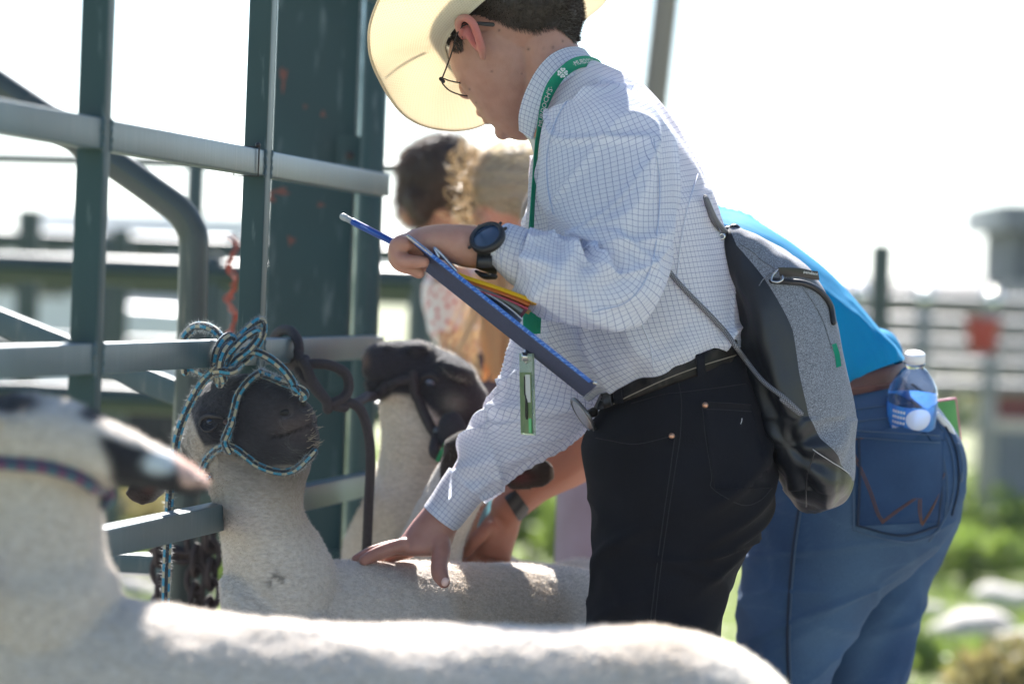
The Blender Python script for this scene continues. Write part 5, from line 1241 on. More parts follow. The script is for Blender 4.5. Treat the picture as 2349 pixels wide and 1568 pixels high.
# mouth and nostril creases
nn_ = vnormals(g2); x, y, d = proj_px(g2.v); near = nn_@FW < .3
mo = np.interp(x, [615, 650, 690, 730], [1004, 998, 982, 966]); k = np.exp(-((y-mo)/4.0)**2)*((x > 618) & near)
g2.v = g2.v-nn_*(k*.005)[:, None]
for nx, ny, a1, b1 in ((655, 945, 19, 10), (696, 926, 10, 11)):
    k = np.exp(-(((x-nx)/a1)**2+((y-ny)/b1)**2))*near*(d < 5.42); g2.v = g2.v-nn_*(k*.008)[:, None]
k = np.exp(-(((x-480)/15)**2+((y-968)/11)**2))*near*(d < 5.45); g2.v = g2.v-nn_*(k*.006)[:, None]
def col2(v):
    x, y, d = proj_px(v); nz = noise3(v*60)*10+noise3(v*25)*10
    low = np.interp(x, [400, 440, 470, 520, 560, 620, 690, 720], [930, 962, 1030, 1030, 1062, 1075, 1068, 1060])
    m = smooth01(-9, 10, low-y+nz*.6)*(x > 425-nz*.3)*(y < 1100)
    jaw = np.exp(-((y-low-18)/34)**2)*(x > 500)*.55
    ear = smooth01(385, 340, x+nz)*(y > 1040)*(y < 1200)*(x < 400)*(d < 5.47)
    c = np.ones((len(v), 3))*WOOL; patch_ = smooth01(.25, .6, noise3(v*5+3))
    c = c*(1-patch_[:, None]*np.array([.14, .20, .28])); dirt = smooth01(.35, .8, noise3(v*np.array([16, 16, 9])+9)); c = c*(1-.16*dirt[:, None])
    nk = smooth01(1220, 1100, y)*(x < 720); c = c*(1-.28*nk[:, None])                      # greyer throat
    spot = np.exp(-(((x-418)/22)**2+((y-1035)/35)**2))*(noise3(v*160) > .0); c = c*(1-.7*spot[:, None])
    sp2 = np.exp(-(((x-634)/24)**2+((y-1330)/18)**2))*smooth01(-.1, .3, noise3(v*110)); c = c*(1-.85*sp2[:, None])
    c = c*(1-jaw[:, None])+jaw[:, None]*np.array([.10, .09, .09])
    c = c*(1-m[:, None])+m[:, None]*DARK*(1+.3*noise3(v*30))[:, None]
    lipc = m*np.exp(-((y-np.interp(x, [615, 650, 690, 730], [1005, 999, 983, 967]))/3.2)**2)*(x > 618)*(d < 5.42)
    pinks = m*np.clip(np.exp(-(((x-684)/58)**2+((y-972)/36)**2))*1.25, 0, 1); c = c*(1-.7*pinks[:, None])+.7*pinks[:, None]*np.array([.105, .083, .083]); c = c*(1-.85*lipc[:, None])
    c = c*(1-ear[:, None])+ear[:, None]*np.array([.05, .035, .03]); inn_ = ear*np.exp(-(((x-345)/16)**2+((y-1102)/18)**2)); c = c*(1-inn_[:, None])+inn_[:, None]*np.array([.35, .12, .09])
    return c
def painted_rim2(p):  # rim light painted as pale blades along the top of the dark head
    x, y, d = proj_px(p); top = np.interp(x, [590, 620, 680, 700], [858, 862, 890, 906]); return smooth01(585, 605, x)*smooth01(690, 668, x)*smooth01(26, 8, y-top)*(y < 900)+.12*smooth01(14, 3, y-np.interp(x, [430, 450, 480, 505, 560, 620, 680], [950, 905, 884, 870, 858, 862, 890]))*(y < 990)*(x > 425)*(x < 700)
def vis2(c, n): x, y, d = proj_px(c); return (y < 1480)*(1.0*(n@FW < .45)+.1)
ob2, sb2 = finish_sheep(g2, col2, s2, 90000, .0058, .0008, sel=vis2, seed=2, facef=lambda p: np.maximum(np.clip((col2(p)[:, 0]-.02)/.33, .28, 1), painted_rim2(p)*1.3), painted_rim=painted_rim2)
eyem = plain('sheep_eye', (.035, .05, .09), .05, spec=1)
c = hit(sb2, 481, 968, -.0075); e = put(ellip(c, PX(15, -3, 5.4), PX(3, 12, 5.4), FW*.010, 14, 20), 'eye', eyem, s2)
pup = c-FW*.0088; put(ellip(pup, PX(8, -3, 5.4), PX(1, 3.2, 5.4), FW*.0018, 8, 12), 'pupil', M['black'], s2)
lid = plain('eyelid', (.026, .021, .022), .6)
put(tube([hit(sb2, x, y, .001) for x, y in ((458, 976), (463, 961), (478, 953), (494, 954), (512, 958))], [.0014, .0030, .0038, .0032, .0012], nc=8), 'upper_lid', lid, s2)
put(tube([hit(sb2, x, y, .001) for x, y in ((460, 976), (468, 986), (484, 987), (502, 972))], [.0012, .0018, .0020, .0010], nc=8), 'lower_lid', lid, s2)
for nm_, (nx, ny), (a1, b1) in (('nostril', (657, 946), (15, 8)), ('nostril', (696, 926), (7, 9))):
    put(ellip(hit(sb2, nx, ny, .0004), PX(a1, -2, 5.36), PX(2, b1, 5.36), FW*.003, 8, 14), nm_, plain('nostril_dark', (.004, .003, .003), .5), s2)
g = G()
for k in range(46):
    x0, y0 = random.uniform(700, 732), random.uniform(940, 1030); p0 = hit(sb2, x0, y0, 0); L_ = random.uniform(5, 20)
    a = random.uniform(-.6, .35); g.join(tube([p0, p0+PX(L_*.5*math.cos(a), L_*.5*math.sin(a), 5.35), p0+PX(L_*math.cos(a), L_*math.sin(a)-3, 5.35)], [.0003, .00025, .0001], nc=4, sub=3, caps=False))
put(g, 'whiskers', plain('whisker', (.5, .42, .32), .4, trans=.4), s2, smooth=False)

# ------------------------------------------------ near sheep across the foreground
s1 = thing('sheep', 'nearest sheep, blurred, standing across the foreground with a white patch on its dark snout', 'sheep', down(P(900, 1500, 4.2)), SG)
parts = [loft([(-150, 930, -150, 1080, 4.17, .03), (-90, 908, -90, 1100, 4.17, .055), (0, 905, 0, 1105, 4.165, .066), (70, 906, 70, 1105, 4.16, .068), (150, 920, 150, 1108, 4.155, .062), (215, 945, 215, 1112, 4.15, .054), (280, 980, 278, 1112, 4.145, .045), (340, 1012, 338, 1116, 4.14, .038), (400, 1042, 396, 1128, 4.135, .034), (448, 1072, 442, 1134, 4.13, .028), (484, 1102, 480, 1128, 4.128, .014)], 60, 40, e=2.2)]
parts.append(loft([(-110, 1010, 190, 1020, 4.18, .055), (-95, 1080, 222, 1080, 4.185, .068), (-70, 1150, 232, 1150, 4.19, .075), (-60, 1220, 238, 1220, 4.195, .082), (-60, 1290, 248, 1285, 4.20, .09), (-60, 1370, 275, 1350, 4.205, .105), (-50, 1480, 270, 1450, 4.21, .11)], 50, 40, e=2.2))
parts.append(loft([(-60, 1330, -20, 1800, 4.21, .09), (60, 1340, 70, 1950, 4.215, .125), (260, 1368, 262, 2020, 4.22, .140), (450, 1398, 455, 2040, 4.22, .145), (700, 1424, 700, 2060, 4.22, .150), (950, 1434, 950, 2060, 4.22, .152), (1200, 1436, 1200, 2050, 4.22, .155), (1450, 1436, 1450, 2020, 4.22, .155), (1620, 1460, 1615, 1980, 4.22, .148), (1740, 1515, 1730, 1900, 4.22, .125), (1815, 1590, 1800, 1800, 4.22, .08), (1835, 1660, 1825, 1720, 4.22, .03)], 60, 44, e=2.3))
parts.append(loft([(-30, 925, 10, 960, 4.10, .012), (-60, 905, -20, 975, 4.08, .010), (-100, 920, -70, 990, 4.06, .008), (-135, 950, -120, 990, 4.05, .005)], 16, 18))   # near ear
a_, b_2 = P(150, 1700, 4.22), P(1600, 1700, 4.22)
parts += sheep_legs(a_[0], a_[1], b_2[0], b_2[1], .58, .085, np.array([0, 1.0]))
g1 = organic(parts, .0048, 4)
nn_ = vnormals(g1); x, y, d = proj_px(g1.v); near = nn_@FW < .3
k = np.exp(-((y-np.interp(x, [380, 430, 470], [1112, 1120, 1112]))/4)**2)*((x > 385) & near); g1.v = g1.v-nn_*(k*.005)[:, None]
def col1(v):
    x, y, d = proj_px(v); nz = noise3(v*40)*10
    c = np.ones((len(v), 3))*WOOL*(1-smooth01(.1, .7, noise3(v*6+3))[:, None]*np.array([.12, .17, .24]))
    m = smooth01(214, 246, x+nz-.25*(y-1000))*(y < 1150)*smooth01(0, 14, y-np.interp(x, [200, 260, 330, 400, 450], [985, 1000, 1022, 1056, 1085])+nz*.3)
    c = c*(1-m[:, None])+m[:, None]*DARK
    eye = np.exp(-(((x-222)/42)**2+((y-948)/20)**2)**2)*(x < 270)+np.exp(-(((x-20)/75)**2+((y-922)/26)**2)**2); eye = np.clip(eye*1.1, 0, 1)*(d < 4.2); c = c*(1-eye[:, None])+eye[:, None]*DARK
    wp_ = np.exp(-(((x-366)/40)**2+((y-1062)/27)**2)**2); c = c*(1-wp_[:, None])+wp_[:, None]*np.array([.62, .68, .72])
    nose = smooth01(398, 418, x-.35*(y-1080)); nose = nose*smooth01(1122, 1108, y); c = c*(1-nose[:, None])+nose[:, None]*np.array([.62, .44, .38])
    return c
def vis1(c, n): x, y, d = proj_px(c); return (y < 1600)*1.0*(n@FW < .5)+.02
ob1, sb1 = finish_sheep(g1, col1, s1, 60000, .007, .0010, sel=vis1, seed=4)
c = hit(sb1, 215, 958, -.006); put(ellip(c, PX(20, 2, 4.1), PX(0, 12, 4.1), FW*.010, 12, 18), 'eye', plain('dark_eye', (.02, .015, .012), .06, spec=1), s1)
put(ellip(hit(sb1, 455, 1098, -.001), PX(9, 4, 4.1), PX(-2, 5, 4.1), FW*.003, 8, 12), 'nostril', plain('nostril_brown', (.05, .02, .02), .5), s1)
# rope collar of the near sheep
rp = path_on(sb1, [(-120, 1035), (-40, 1052), (30, 1058), (100, 1064), (160, 1078), (205, 1098), (228, 1118)], .005, 40)
back = [rp[-1]+FW*.03, rp[-1]+FW*.09-UP*.0, rp[0]+FW*.13, rp[0]+FW*.02]
tag(put(tube(np.vstack([rp[::3], rp[-1:]]), .0075, nc=12, sub=3), 'halter_rope', M['purple_rope'], origin=rp[0]), 'blurred purple and teal rope round the neck of the nearest sheep', 'rope')
tag(put(tube([rp[-1], rp[-1]+PX(8, 14, 4.1), rp[-1]+PX(4, 34, 4.1), rp[-1]+PX(-6, 40, 4.1)], [.0075, .008, .007, .005], nc=10), 'rope_end', M['purple_rope'], origin=rp[-1]), 'short knotted purple rope end under the jaw of the nearest sheep', 'rope')

# ------------------------------------------------ third sheep, black headed, behind
s3 = thing('sheep', 'black headed sheep with raised nose and dark halter behind the outstretched arm', 'sheep', down(P(1000, 1400, 6.1)), SG)
D3 = 6.15
parts = [loft([(832, 812, 838, 880, D3-.03, .016), (848, 794, 850, 905, D3-.03, .034), (882, 780, 884, 915, D3-.02, .044), (925, 778, 930, 930, D3-.01, .052), (975, 788, 975, 950, D3, .060), (1025, 808, 1015, 985, D3, .068), (1072, 838, 1050, 1020, D3, .070), (1112, 885, 1078, 1040, D3, .060), (1128, 930, 1100, 1040, D3, .035)], 56, 44, e=2.15)]
parts.append(ellip(P(852, 850, D3-.03), PX(20, -4, D3), PX(4, 30, D3), FW*.036))
parts += [ellip(P(890, 800, D3-.015), PX(24, -4, D3), PX(4, 18, D3), FW*.046), ellip(P(955, 798, D3-.01), PX(38, 4, D3), PX(-4, 20, D3), FW*.060), ellip(P(1045, 848, D3-.02), PX(48, 22, D3), PX(-12, 26, D3), FW*.072)]
parts.append(ellip(P(1000, 868, D3-.04), PX(40, 8, D3), PX(-6, 24, D3), FW*.032))
parts.append(loft([(868, 905, 1110, 940, D3, .055), (872, 960, 1118, 990, D3, .066), (872, 1020, 1112, 1050, D3, .072), (862, 1080, 1105, 1110, D3+.01, .078), (838, 1140, 1110, 1170, D3+.02, .086), (808, 1195, 1130, 1225, D3+.03, .095), (788, 1260, 1180, 1275, D3+.05, .11), (790, 1380, 1300, 1330, D3+.07, .12)], 50, 44, e=2.2))
parts.append(loft([(800, 1260, 800, 1600, D3+.05, .09), (900, 1255, 900, 1700, D3+.10, .13), (1060, 1262, 1060, 1740, D3+.16, .14), (1200, 1285, 1200, 1740, D3+.22, .14), (1340, 1306, 1340, 1720, D3+.28, .14), (1450, 1340, 1450, 1640, D3+.33, .10), (1490, 1400, 1490, 1560, D3+.35, .04)], 40, 36, e=2.3))
parts.append(loft([(1010, 950, 1050, 940, D3-.085, .014), (1000, 985, 1072, 975, D3-.10, .012), (1005, 1020, 1070, 1020, D3-.105, .010), (1012, 1050, 1050, 1050, D3-.105, .006), (1022, 1062, 1034, 1062, D3-.105, .003)], 18, 18))
a_, b_2 = P(900, 1500, D3+.1), P(1380, 1500, D3+.3)
parts += sheep_legs(a_[0], a_[1], b_2[0], b_2[1], .58, .08, np.array([-.55, .83]))
g3 = organic(parts, .0050, 4)
nn_ = vnormals(g3); x, y, d = proj_px(g3.v)
k = np.exp(-((y-np.interp(x, [835, 870, 900], [868, 880, 884]))/4)**2)*((x < 905))*(nn_@FW < .3); g3.v = g3.v-nn_*(k*.006)[:, None]
def col3(v):
    x, y, d = proj_px(v); nz = noise3(v*40)*12
    c = np.ones((len(v), 3))*WOOL*np.array([.98, .93, .86])
    low = np.interp(x, [830, 865, 900, 960, 1010, 1060, 1130], [1000, 930, 905, 908, 960, 1030, 1060])
    m = smooth01(-8, 8, low-y+nz*.5)*(y < 1075); c = c*(1-m[:, None])+m[:, None]*DARK*1.0
    pale = np.exp(-(((x-1040)/26)**2+((y-925)/22)**2)); c = c*(1-.5*pale[:, None])+.5*pale[:, None]*np.array([.32, .28, .24])
    er = (d < D3-.075)*(y > 935)*(y < 1080)*(x > 990); c = np.where(er[:, None], DARK*1.2, c)
    tn = np.exp(-(((x-838)/10)**2+((y-825)/18)**2)); c = c*(1-.5*tn[:, None])+.5*tn[:, None]*np.array([.3, .2, .15])
    return c
def painted_rim3(p):  # longer pale blades put the lit top edge into the fleece colour
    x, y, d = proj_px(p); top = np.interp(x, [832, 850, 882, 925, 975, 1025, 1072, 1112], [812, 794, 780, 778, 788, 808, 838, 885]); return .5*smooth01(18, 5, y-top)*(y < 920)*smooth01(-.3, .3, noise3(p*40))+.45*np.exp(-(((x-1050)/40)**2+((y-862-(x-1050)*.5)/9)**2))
def vis3(c, n): x, y, d = proj_px(c); return (y < 1400)*1.0*(n@FW < .5)+.03
ob3, sb3 = finish_sheep(g3, col3, s3, 45000, .006, .0010, sel=vis3, seed=5, facef=lambda p: np.where(col3(p)[:, 0] < .2, .8, 1.0)+1.2*painted_rim3(p), painted_rim=painted_rim3)
c = hit(sb3, 985, 878, -.004); put(ellip(c, PX(14, 2, D3), PX(0, 11, D3), FW*.009, 10, 14), 'eye', eyem, s3)
put(tube([hit(sb3, x, y, .001) for x, y in ((966, 880), (974, 866), (990, 862), (1004, 872))], [.002, .004, .004, .002], nc=8), 'upper_lid', lid, s3)
put(ribbon(np.array([P(1022, 1018, D3-.13), P(1012, 1038, D3-.135), P(1003, 1058, D3-.135)]), np.array([PX(4, 2, D3)]*3), .002)[0], 'ear_tag', plain('green_ear_tag', (.02, .35, .14), .5, trans=.3), s3, label='small green ear tag')

# ------------------------------------------------ fourth sheep, almost hidden behind the arm
s4 = thing('sheep', 'mostly hidden sheep whose dark brown ear sticks out below the rolled white sleeve', 'sheep', down(P(1050, 1400, 5.9)), SG)
D4 = 5.88
parts = [loft([(1020, 1010, 1020, 1070, D4, .02), (1060, 990, 1060, 1100, D4, .05), (1120, 985, 1110, 1120, D4, .06), (1165, 1010, 1140, 1110, D4, .05), (1180, 1040, 1160, 1090, D4, .02)], 24, 26),
         loft([(1010, 1060, 1150, 1080, D4, .05), (960, 1150, 1100, 1170, D4, .07), (900, 1262, 1060, 1275, D4+.04, .08), (870, 1400, 1060, 1400, D4+.05, .09)], 24, 26),
         loft([(800, 1320, 800, 1600, D4+.05, .06), (900, 1296, 900, 1640, D4+.05, .09), (1040, 1298, 1040, 1640, D4+.06, .10), (1160, 1310, 1160, 1640, D4+.08, .10), (1300, 1330, 1300, 1600, D4+.10, .09), (1380, 1400, 1380, 1500, D4+.12, .03)], 24, 26),
         loft([(1145, 1085, 1170, 1120, D4-.05, .012), (1180, 1058, 1195, 1124, D4-.06, .011), (1215, 1040, 1228, 1122, D4-.065, .010), (1246, 1048, 1252, 1114, D4-.065, .008), (1272, 1068, 1272, 1098, D4-.065, .005)], 24, 22, e=2.4)]
a_, b_2 = P(900, 1500, D4+.05), P(1280, 1500, D4+.10)
parts += sheep_legs(a_[0], a_[1], b_2[0], b_2[1], .52, .075, np.array([-.6, .8]))
g4 = organic(parts, .006, 3)
def col4(v):
    x, y, d = proj_px(v); e_ = (x > 1135)*(y < 1150); hd = (y < 1120)*(x > 1010)
    c = np.ones((len(v), 3))*WOOL*.9; c = np.where((e_ | hd)[:, None], np.array([.028, .018, .014]), c)
    rim = e_*np.clip(smooth01(1258, 1276, x)+smooth01(1052, 1040, y), 0, 1); c = c*(1-rim[:, None])+rim[:, None]*np.array([.28, .2, .14])
    inn_ = e_*np.exp(-(((x-1195)/24)**2+((y-1095)/12)**2)); c = c*(1-inn_[:, None]*.7)+.7*inn_[:, None]*np.array([.10, .02, .02])
    tg_ = e_*np.exp(-(((x-1226)/6)**2+((y-1060)/12)**2)); c = c*(1-tg_[:, None]*.6)+.6*tg_[:, None]*np.array([.4, .36, .3]); return c
finish_sheep(g4, col4, s4, 14000, .007, .0012, seed=8)

# ================================================================== ROPES
def fuzz(pts, r_, n, L, seed):
    """loose fibres standing out of a rope"""
    rr = np.random.default_rng(seed); C = crom(pts, 200); T, N, B = frames(C); i = rr.integers(0, 200, n); a = rr.uniform(0, 6.28, n)[:, None]
    d = N[i]*np.cos(a)+B[i]*np.sin(a); p = C[i]+d*r_*.9; q = p+(d+rr.normal(0, .5, (n, 3)))*L*rr.uniform(.4, 1.2, (n, 1)); s = np.cross(d, T[i])*.00026
    V = np.stack([p-s, p+s, q], 1).reshape(-1, 3); g = G(); g.v = V; g.uv = np.zeros((len(V), 2)); g.f = [(3*k, 3*k+1, 3*k+2) for k in range(n)]; return g
fz_m = plain('rope_fibre', (.55, .58, .58), .6, trans=.5)
DR = 5.335; RR_ = .0062
brope = thing('halter_rope', 'blue and tan braided rope halter tied to the middle fence rail', 'rope', P(540, 800, DR))
def rp_(pts, r_=RR_, n=12, fz=True, seed=1, name='strand'):
    pts = np.array(pts); put(tube(pts, r_, nc=n, sub=8), name, M['rope'], brope)
    L_ = np.linalg.norm(np.diff(pts, axis=0), axis=1).sum()
    if fz: put(fuzz(pts, r_, int(L_*6500), .0045, seed), 'loose_fibre', fz_m, brope, smooth=False)
near_r = -.030   # rope passes this far in front of the rail centre
q = lambda x, y, d=0.0: P(x, y, DR+d)
# loop round the rail, left
rp_([q(425, 852, .035), q(418, 790, .03), q(440, 754, .02), (q(470, 748, 0)), q(500, 765, -.012), q(517, 800, -.02), q(514, 838, -.016), q(490, 862, 0), q(455, 850, .03), q(428, 838, .045)], seed=1)
# doubled bow loop upper right
rp_([q(505, 846, -.03), q(520, 812, -.038), q(548, 775, -.036), q(578, 745, -.03), q(596, 735, -.026), q(604, 748, -.022), q(598, 775, -.024), q(575, 812, -.03), q(545, 838, -.036), q(512, 856, -.034)], seed=2)
rp_([q(510, 830, -.046), q(535, 800, -.05), q(560, 775, -.046), q(588, 758, -.04), q(592, 772, -.038), q(572, 800, -.044), q(545, 822, -.048), q(520, 845, -.046)], RR_*.9, seed=3)
# knot body
rp_([q(498, 872, -.036), q(492, 835, -.046), q(502, 795, -.05), q(522, 772, -.046), q(536, 780, -.040), q(530, 812, -.046), q(512, 850, -.048), q(504, 880, -.04)], seed=4)
rp_([q(512, 870, -.050), q(505, 838, -.058), q(515, 805, -.060), q(528, 790, -.054)], seed=5)
rp_([q(478, 862, -.03), q(500, 850, -.056), q(530, 852, -.058), q(548, 838, -.044)], seed=6)
# long tail down to the left and hanging
rp_([q(512, 832, -.052), q(490, 850, -.05), q(462, 880, -.04), q(438, 920, -.03), q(418, 965, -.025), q(405, 1010, -.02), q(400, 1060, -.02), q(392, 1110, -.01), q(388, 1160, .0), q(384, 1250, .02), q(381, 1320, .03), q(379, 1420, .035), q(378, 1500, .035)], seed=7)
# piece from knot right down over the nose
rp_([q(560, 806, -.036), q(590, 808, -.03), q(622, 824, -.028), q(650, 848, -.028), q(668, 872, -.026), q(676, 890, -.022), q(682, 898, -.03)], seed=8)
onh = lambda pts, off=.005, n=None: list(path_on(sb2, pts, off, n or len(pts)*3))
nose_b = onh([(676, 893), (650, 884), (620, 872), (596, 864)], .005)
rp_(nose_b+[nose_b[-1]+FW*.04, nose_b[-1]+FW*.08-UP*.03], RR_, seed=9)
put(tube([P(676, 888, 5.31), P(692, 896, 5.31), P(699, 905, 5.315), P(694, 914, 5.325)], [.006, .0068, .0065, .005], nc=12), 'rope_knot', M['rope'], brope)
# band round the muzzle: from top down past the cheek ring, then chin loop
ck = onh([(596, 862), (575, 878), (552, 906), (541, 940), (533, 970), (527, 1000), (520, 1022)], .0048)
rp_(ck, RR_*.92, seed=10)
rp_(onh([(538, 962), (530, 985), (524, 1010), (530, 1026)], .009), RR_*.9, seed=11)
rp_(onh([(520, 1018), (545, 1026), (572, 1046), (600, 1064), (640, 1076), (675, 1070), (702, 1050), (716, 1032)], .0046), RR_*.88, seed=12)
rp_(onh([(524, 1018), (500, 1026), (482, 1044), (472, 1070), (466, 1098)], .0046), RR_*.9, seed=13)
put(tube(onh([(524, 967), (532, 969), (540, 967)], .009), .0035, nc=8, sub=2), 'whipping', plain('brown_whipping', (.06, .03, .025), .6), brope)

# dark rope of the third sheep, tied further along the rail
DK = 5.84
krope = thing('lead_rope', 'thick black rope knotted round the middle rail and leading to the black headed sheep', 'rope', P(680, 800, DK))
def kr(pts, r_=.0078): put(tube(np.array([P(x, y, DK+dd) for x, y, dd in pts]), r_, nc=12, sub=8), 'strand', M['black_rope'], krope)
kr([(640, 812, .05), (628, 780, .045), (645, 758, .02), (668, 760, -.01), (684, 785, -.03), (684, 820, -.035), (668, 838, -.02), (640, 834, .02)])
kr([(684, 805, -.035), (690, 832, -.045), (712, 866, -.05), (735, 900, -.05), (758, 926, -.05), (790, 934, -.045)])
kr([(700, 824, -.04), (705, 850, -.06), (722, 890, -.062), (748, 918, -.06), (752, 938, -.055)])
kr([(690, 842, -.05), (720, 834, -.05), (760, 838, -.045), (792, 856, -.04), (800, 885, -.04), (790, 910, -.045), (762, 925, -.055)])
kr([(684, 850, -.05), (700, 872, -.056), (716, 880, -.06), (706, 850, -.062), (695, 830, -.056)])
kr([(770, 926, -.045), (805, 924, -.04), (830, 945, -.035), (846, 1000, -.03), (850, 1060, -.02), (846, 1150, 0), (842, 1240, .02), (838, 1310, .05)])
oh3 = lambda pts, off=.006: path_on(sb3, pts, off, len(pts)*3)
kr([(808, 926, -.03), (828, 918, .03), (842, 908, .12)], .0075)
put(tube(np.vstack([[P(838, 912, 5.97)], oh3([(858, 900), (890, 880), (925, 870), (950, 868)])]), .0075, nc=12, sub=3), 'noseband', M['black_rope'], krope)
put(tube(oh3([(946, 862), (955, 900), (970, 940), (985, 975), (1000, 1000)]), .0085, nc=10, sub=3), 'cheek_strap', M['black_rope'], krope)
put(ellip(hit(sb3, 1000, 990, .01), PX(9, 0, D3), PX(0, 12, D3), FW*.008, 10, 14), 'buckle', plain('dull_buckle', (.12, .14, .17), .4, .6), krope)
put(tube([hit(sb3, 1000, 1000, .01), hit(sb3, 1014, 1030, .018), hit(sb3, 1018, 1052, .02)], .009, nc=10), 'strap_end', M['black_rope'], krope)
# ================================================================== WOMAN IN THE BLUE T-SHIRT
DW = 5.98
wom = thing('person', 'woman in a bright blue T-shirt and blue jeans bending over behind the backpack', 'person', down(P(1900, 1200, DW)))
SK = []
SK.append(loft([(1400, 540, 1470, 380, DW, .06), (1470, 660, 1560, 430, DW, .14), (1560, 780, 1700, 540, DW, .155), (1690, 880, 1880, 640, DW, .14), (1800, 960, 2010, 780, DW, .14), (1800, 1040, 2120, 950, DW, .15), (1780, 1150, 2170, 1120, DW, .14)], 30, 26))
SK.append(tube([P(1440, 480, DW), P(1370, 470, DW), P(1330, 480, DW)], [.055, .05, .05], nc=16))
SK.append(ellip(P(1275, 520, DW), PX(75, 40, DW), PX(-50, 105, DW), FW*.075))                 # head, hidden behind the man
SK.append(ellip(P(1222, 590, DW), PX(14, 10, DW), PX(-8, 14, DW), FW*.014, 10, 12))
SK.append(ellip(P(1190+60, 520, DW-.075), PX(10, 4, DW), PX(-4, 18, DW), FW*.012, 10, 12))
# near arm going down-left to the animals
SK.append(tube([P(1520, 640, DW-.16), P(1450, 820, DW-.12), P(1385, 960, DW-.05), P(1320, 1040, DW-.02), P(1230, 1100, DW), P(1165, 1165, DW+.01)], [.05, .046, .050, .046, .036, .028], nc=20))
SK.append(loft([(1148, 1142, 1196, 1192, DW+.01, .022), (1118, 1180, 1190, 1222, DW+.02, .026), (1085, 1225, 1178, 1258, DW+.02, .03), (1070, 1262, 1172, 1290, DW+.03, .03)], 16, 22))
for i in range(4): SK.append(tube([P(1085+i*24, 1268, DW+.015+.012*i), P(1078+i*24, 1300, DW+.02+.012*i), P(1080+i*24, 1330, DW+.03+.012*i)], [.011, .010, .008], nc=10))
SK.append(tube([P(1120, 1210, DW-.01), P(1090, 1240, DW-.02), P(1068, 1268, DW-.01)], [.012, .011, .009], nc=10))
SK.append(tube([P(1520, 640, DW+.16), P(1420, 860, DW+.14), P(1300, 1010, DW+.12), P(1200, 1100, DW+.12), P(1120, 1200, DW+.1)], [.05, .044, .040, .033, .027], nc=16))
SK.append(loft([(1090, 1190, 1140, 1220, DW+.10, .02), (1070, 1240, 1140, 1260, DW+.1, .03), (1060, 1280, 1130, 1290, DW+.1, .025)], 12, 18))
for i in range(4): SK.append(tube([P(1066+i*20, 1280, DW+.09+.012*i), P(1062+i*20, 1312, DW+.1+.012*i)], [.010, .008], nc=10))
for dd in (-.07, .07):
    SK.append(tube([P(1930, 1120, DW+dd), P(1835, 1350, DW+dd), np.array([P(1785, 1500, DW)[0], DW+dd, .45]), np.array([P(1830, 1500, DW)[0], DW+dd, .08])], [.08, .055, .040, .035], nc=18))
    SK.append(tube([np.array([P(1830, 1500, DW)[0], DW+dd, .06]), np.array([P(1830, 1500, DW)[0]-.16, DW+dd, .035])], [.042, .03], nc=12))
wb = organic(SK, .0045, 3)
px_, py_, pd_ = proj_px(wb.v); col = np.ones((len(wb.v), 3))*np.array([.36, .14, .085]); col *= (1+.06*noise3(wb.v*30))[:, None]
put(wb, 'body', plain('skin_tanned_woman', (1, 1, 1), .5, vcol=True, sss=.3, bumpd=.0005, bscale=300), wom, col=col)
hrm = plain('light_brown_hair', (.12, .07, .035), .5, c2=(.20, .12, .06), nscale=200, stretch=(1, 1, .2))
put(organic([ellip(P(1290, 490, DW+.0), PX(84, 42, DW), PX(-52, 104, DW), FW*.086), tube([P(1340, 430, DW), P(1390, 390, DW-.02), P(1400, 460, DW-.05)], [.03, .03, .02])], .005, 3), 'hair', hrm, wom)
put(loft([(1150, 1128, 1192, 1196, DW+.008, .0325), (1158, 1116, 1208, 1182, DW+.008, .0345), (1170, 1104, 1218, 1170, DW+.006, .0345)], 8, 40, cap=False), 'wristband', M['black'], wom)
put(ribbon(np.array([P(1105, 1215, DW+.05), P(1118, 1180, DW+.05), P(1140, 1140, DW+.05), P(1168, 1092, DW+.05)]), np.array([PX(11, 7, DW)]*4), .001)[0], 'bracelet_strip', plain('pale_blue_strip', (.35, .6, .66), .5, trans=.4), wom)
# T-shirt
def tee(p, u, v, t, th):
    d = .004*fbm(np.stack([u*8, v*6, u*0], 1)+41, 3)
    for k in range(7): d += crease(u, v, (-.12+.03*k, .33+.012*k), (.02+.02*k, .58), .008, .007)
    d = d+.008*ridge(u, v, 7, 3, .6, 8.8)+.005*ridge(u, v, 12, 4, .2, 1.8)
    d += crease(u, v, (.02, .22), (.10, .42), .010, .012)+crease(u, v, (.05, .38), (.11, .56), .012, .013)
    return d
TT = [(1455, 600, 1545, 440, DW, .11), (1500, 720, 1640, 478, DW, .165), (1570, 800, 1722, 500, DW, .180), (1640, 860, 1800, 545, DW, .176), (1710, 900, 1880, 608, DW, .165), (1765, 925, 1950, 680, DW, .155), (1800, 930, 2012, 752, DW, .148), (1815, 915, 2050, 792, DW, .148), (1822, 890, 2070, 826, DW, .146)]
tw_ = loft(TT, 130, 130, tee, cap=False, e=2.25); tsh = put(tw_, 'tshirt', M['teal'], wom); tw_b = bvh(tw_)
put(loft([(1480, 600, 1580, 590, DW-.17, .06), (1450, 700, 1560, 720, DW-.16, .062), (1420, 800, 1520, 820, DW-.13, .06)], 30, 40, lambda p, u, v, t, th: .004*fbm(p*15, 2), cap=False), 'sleeve', M['teal'], wom)
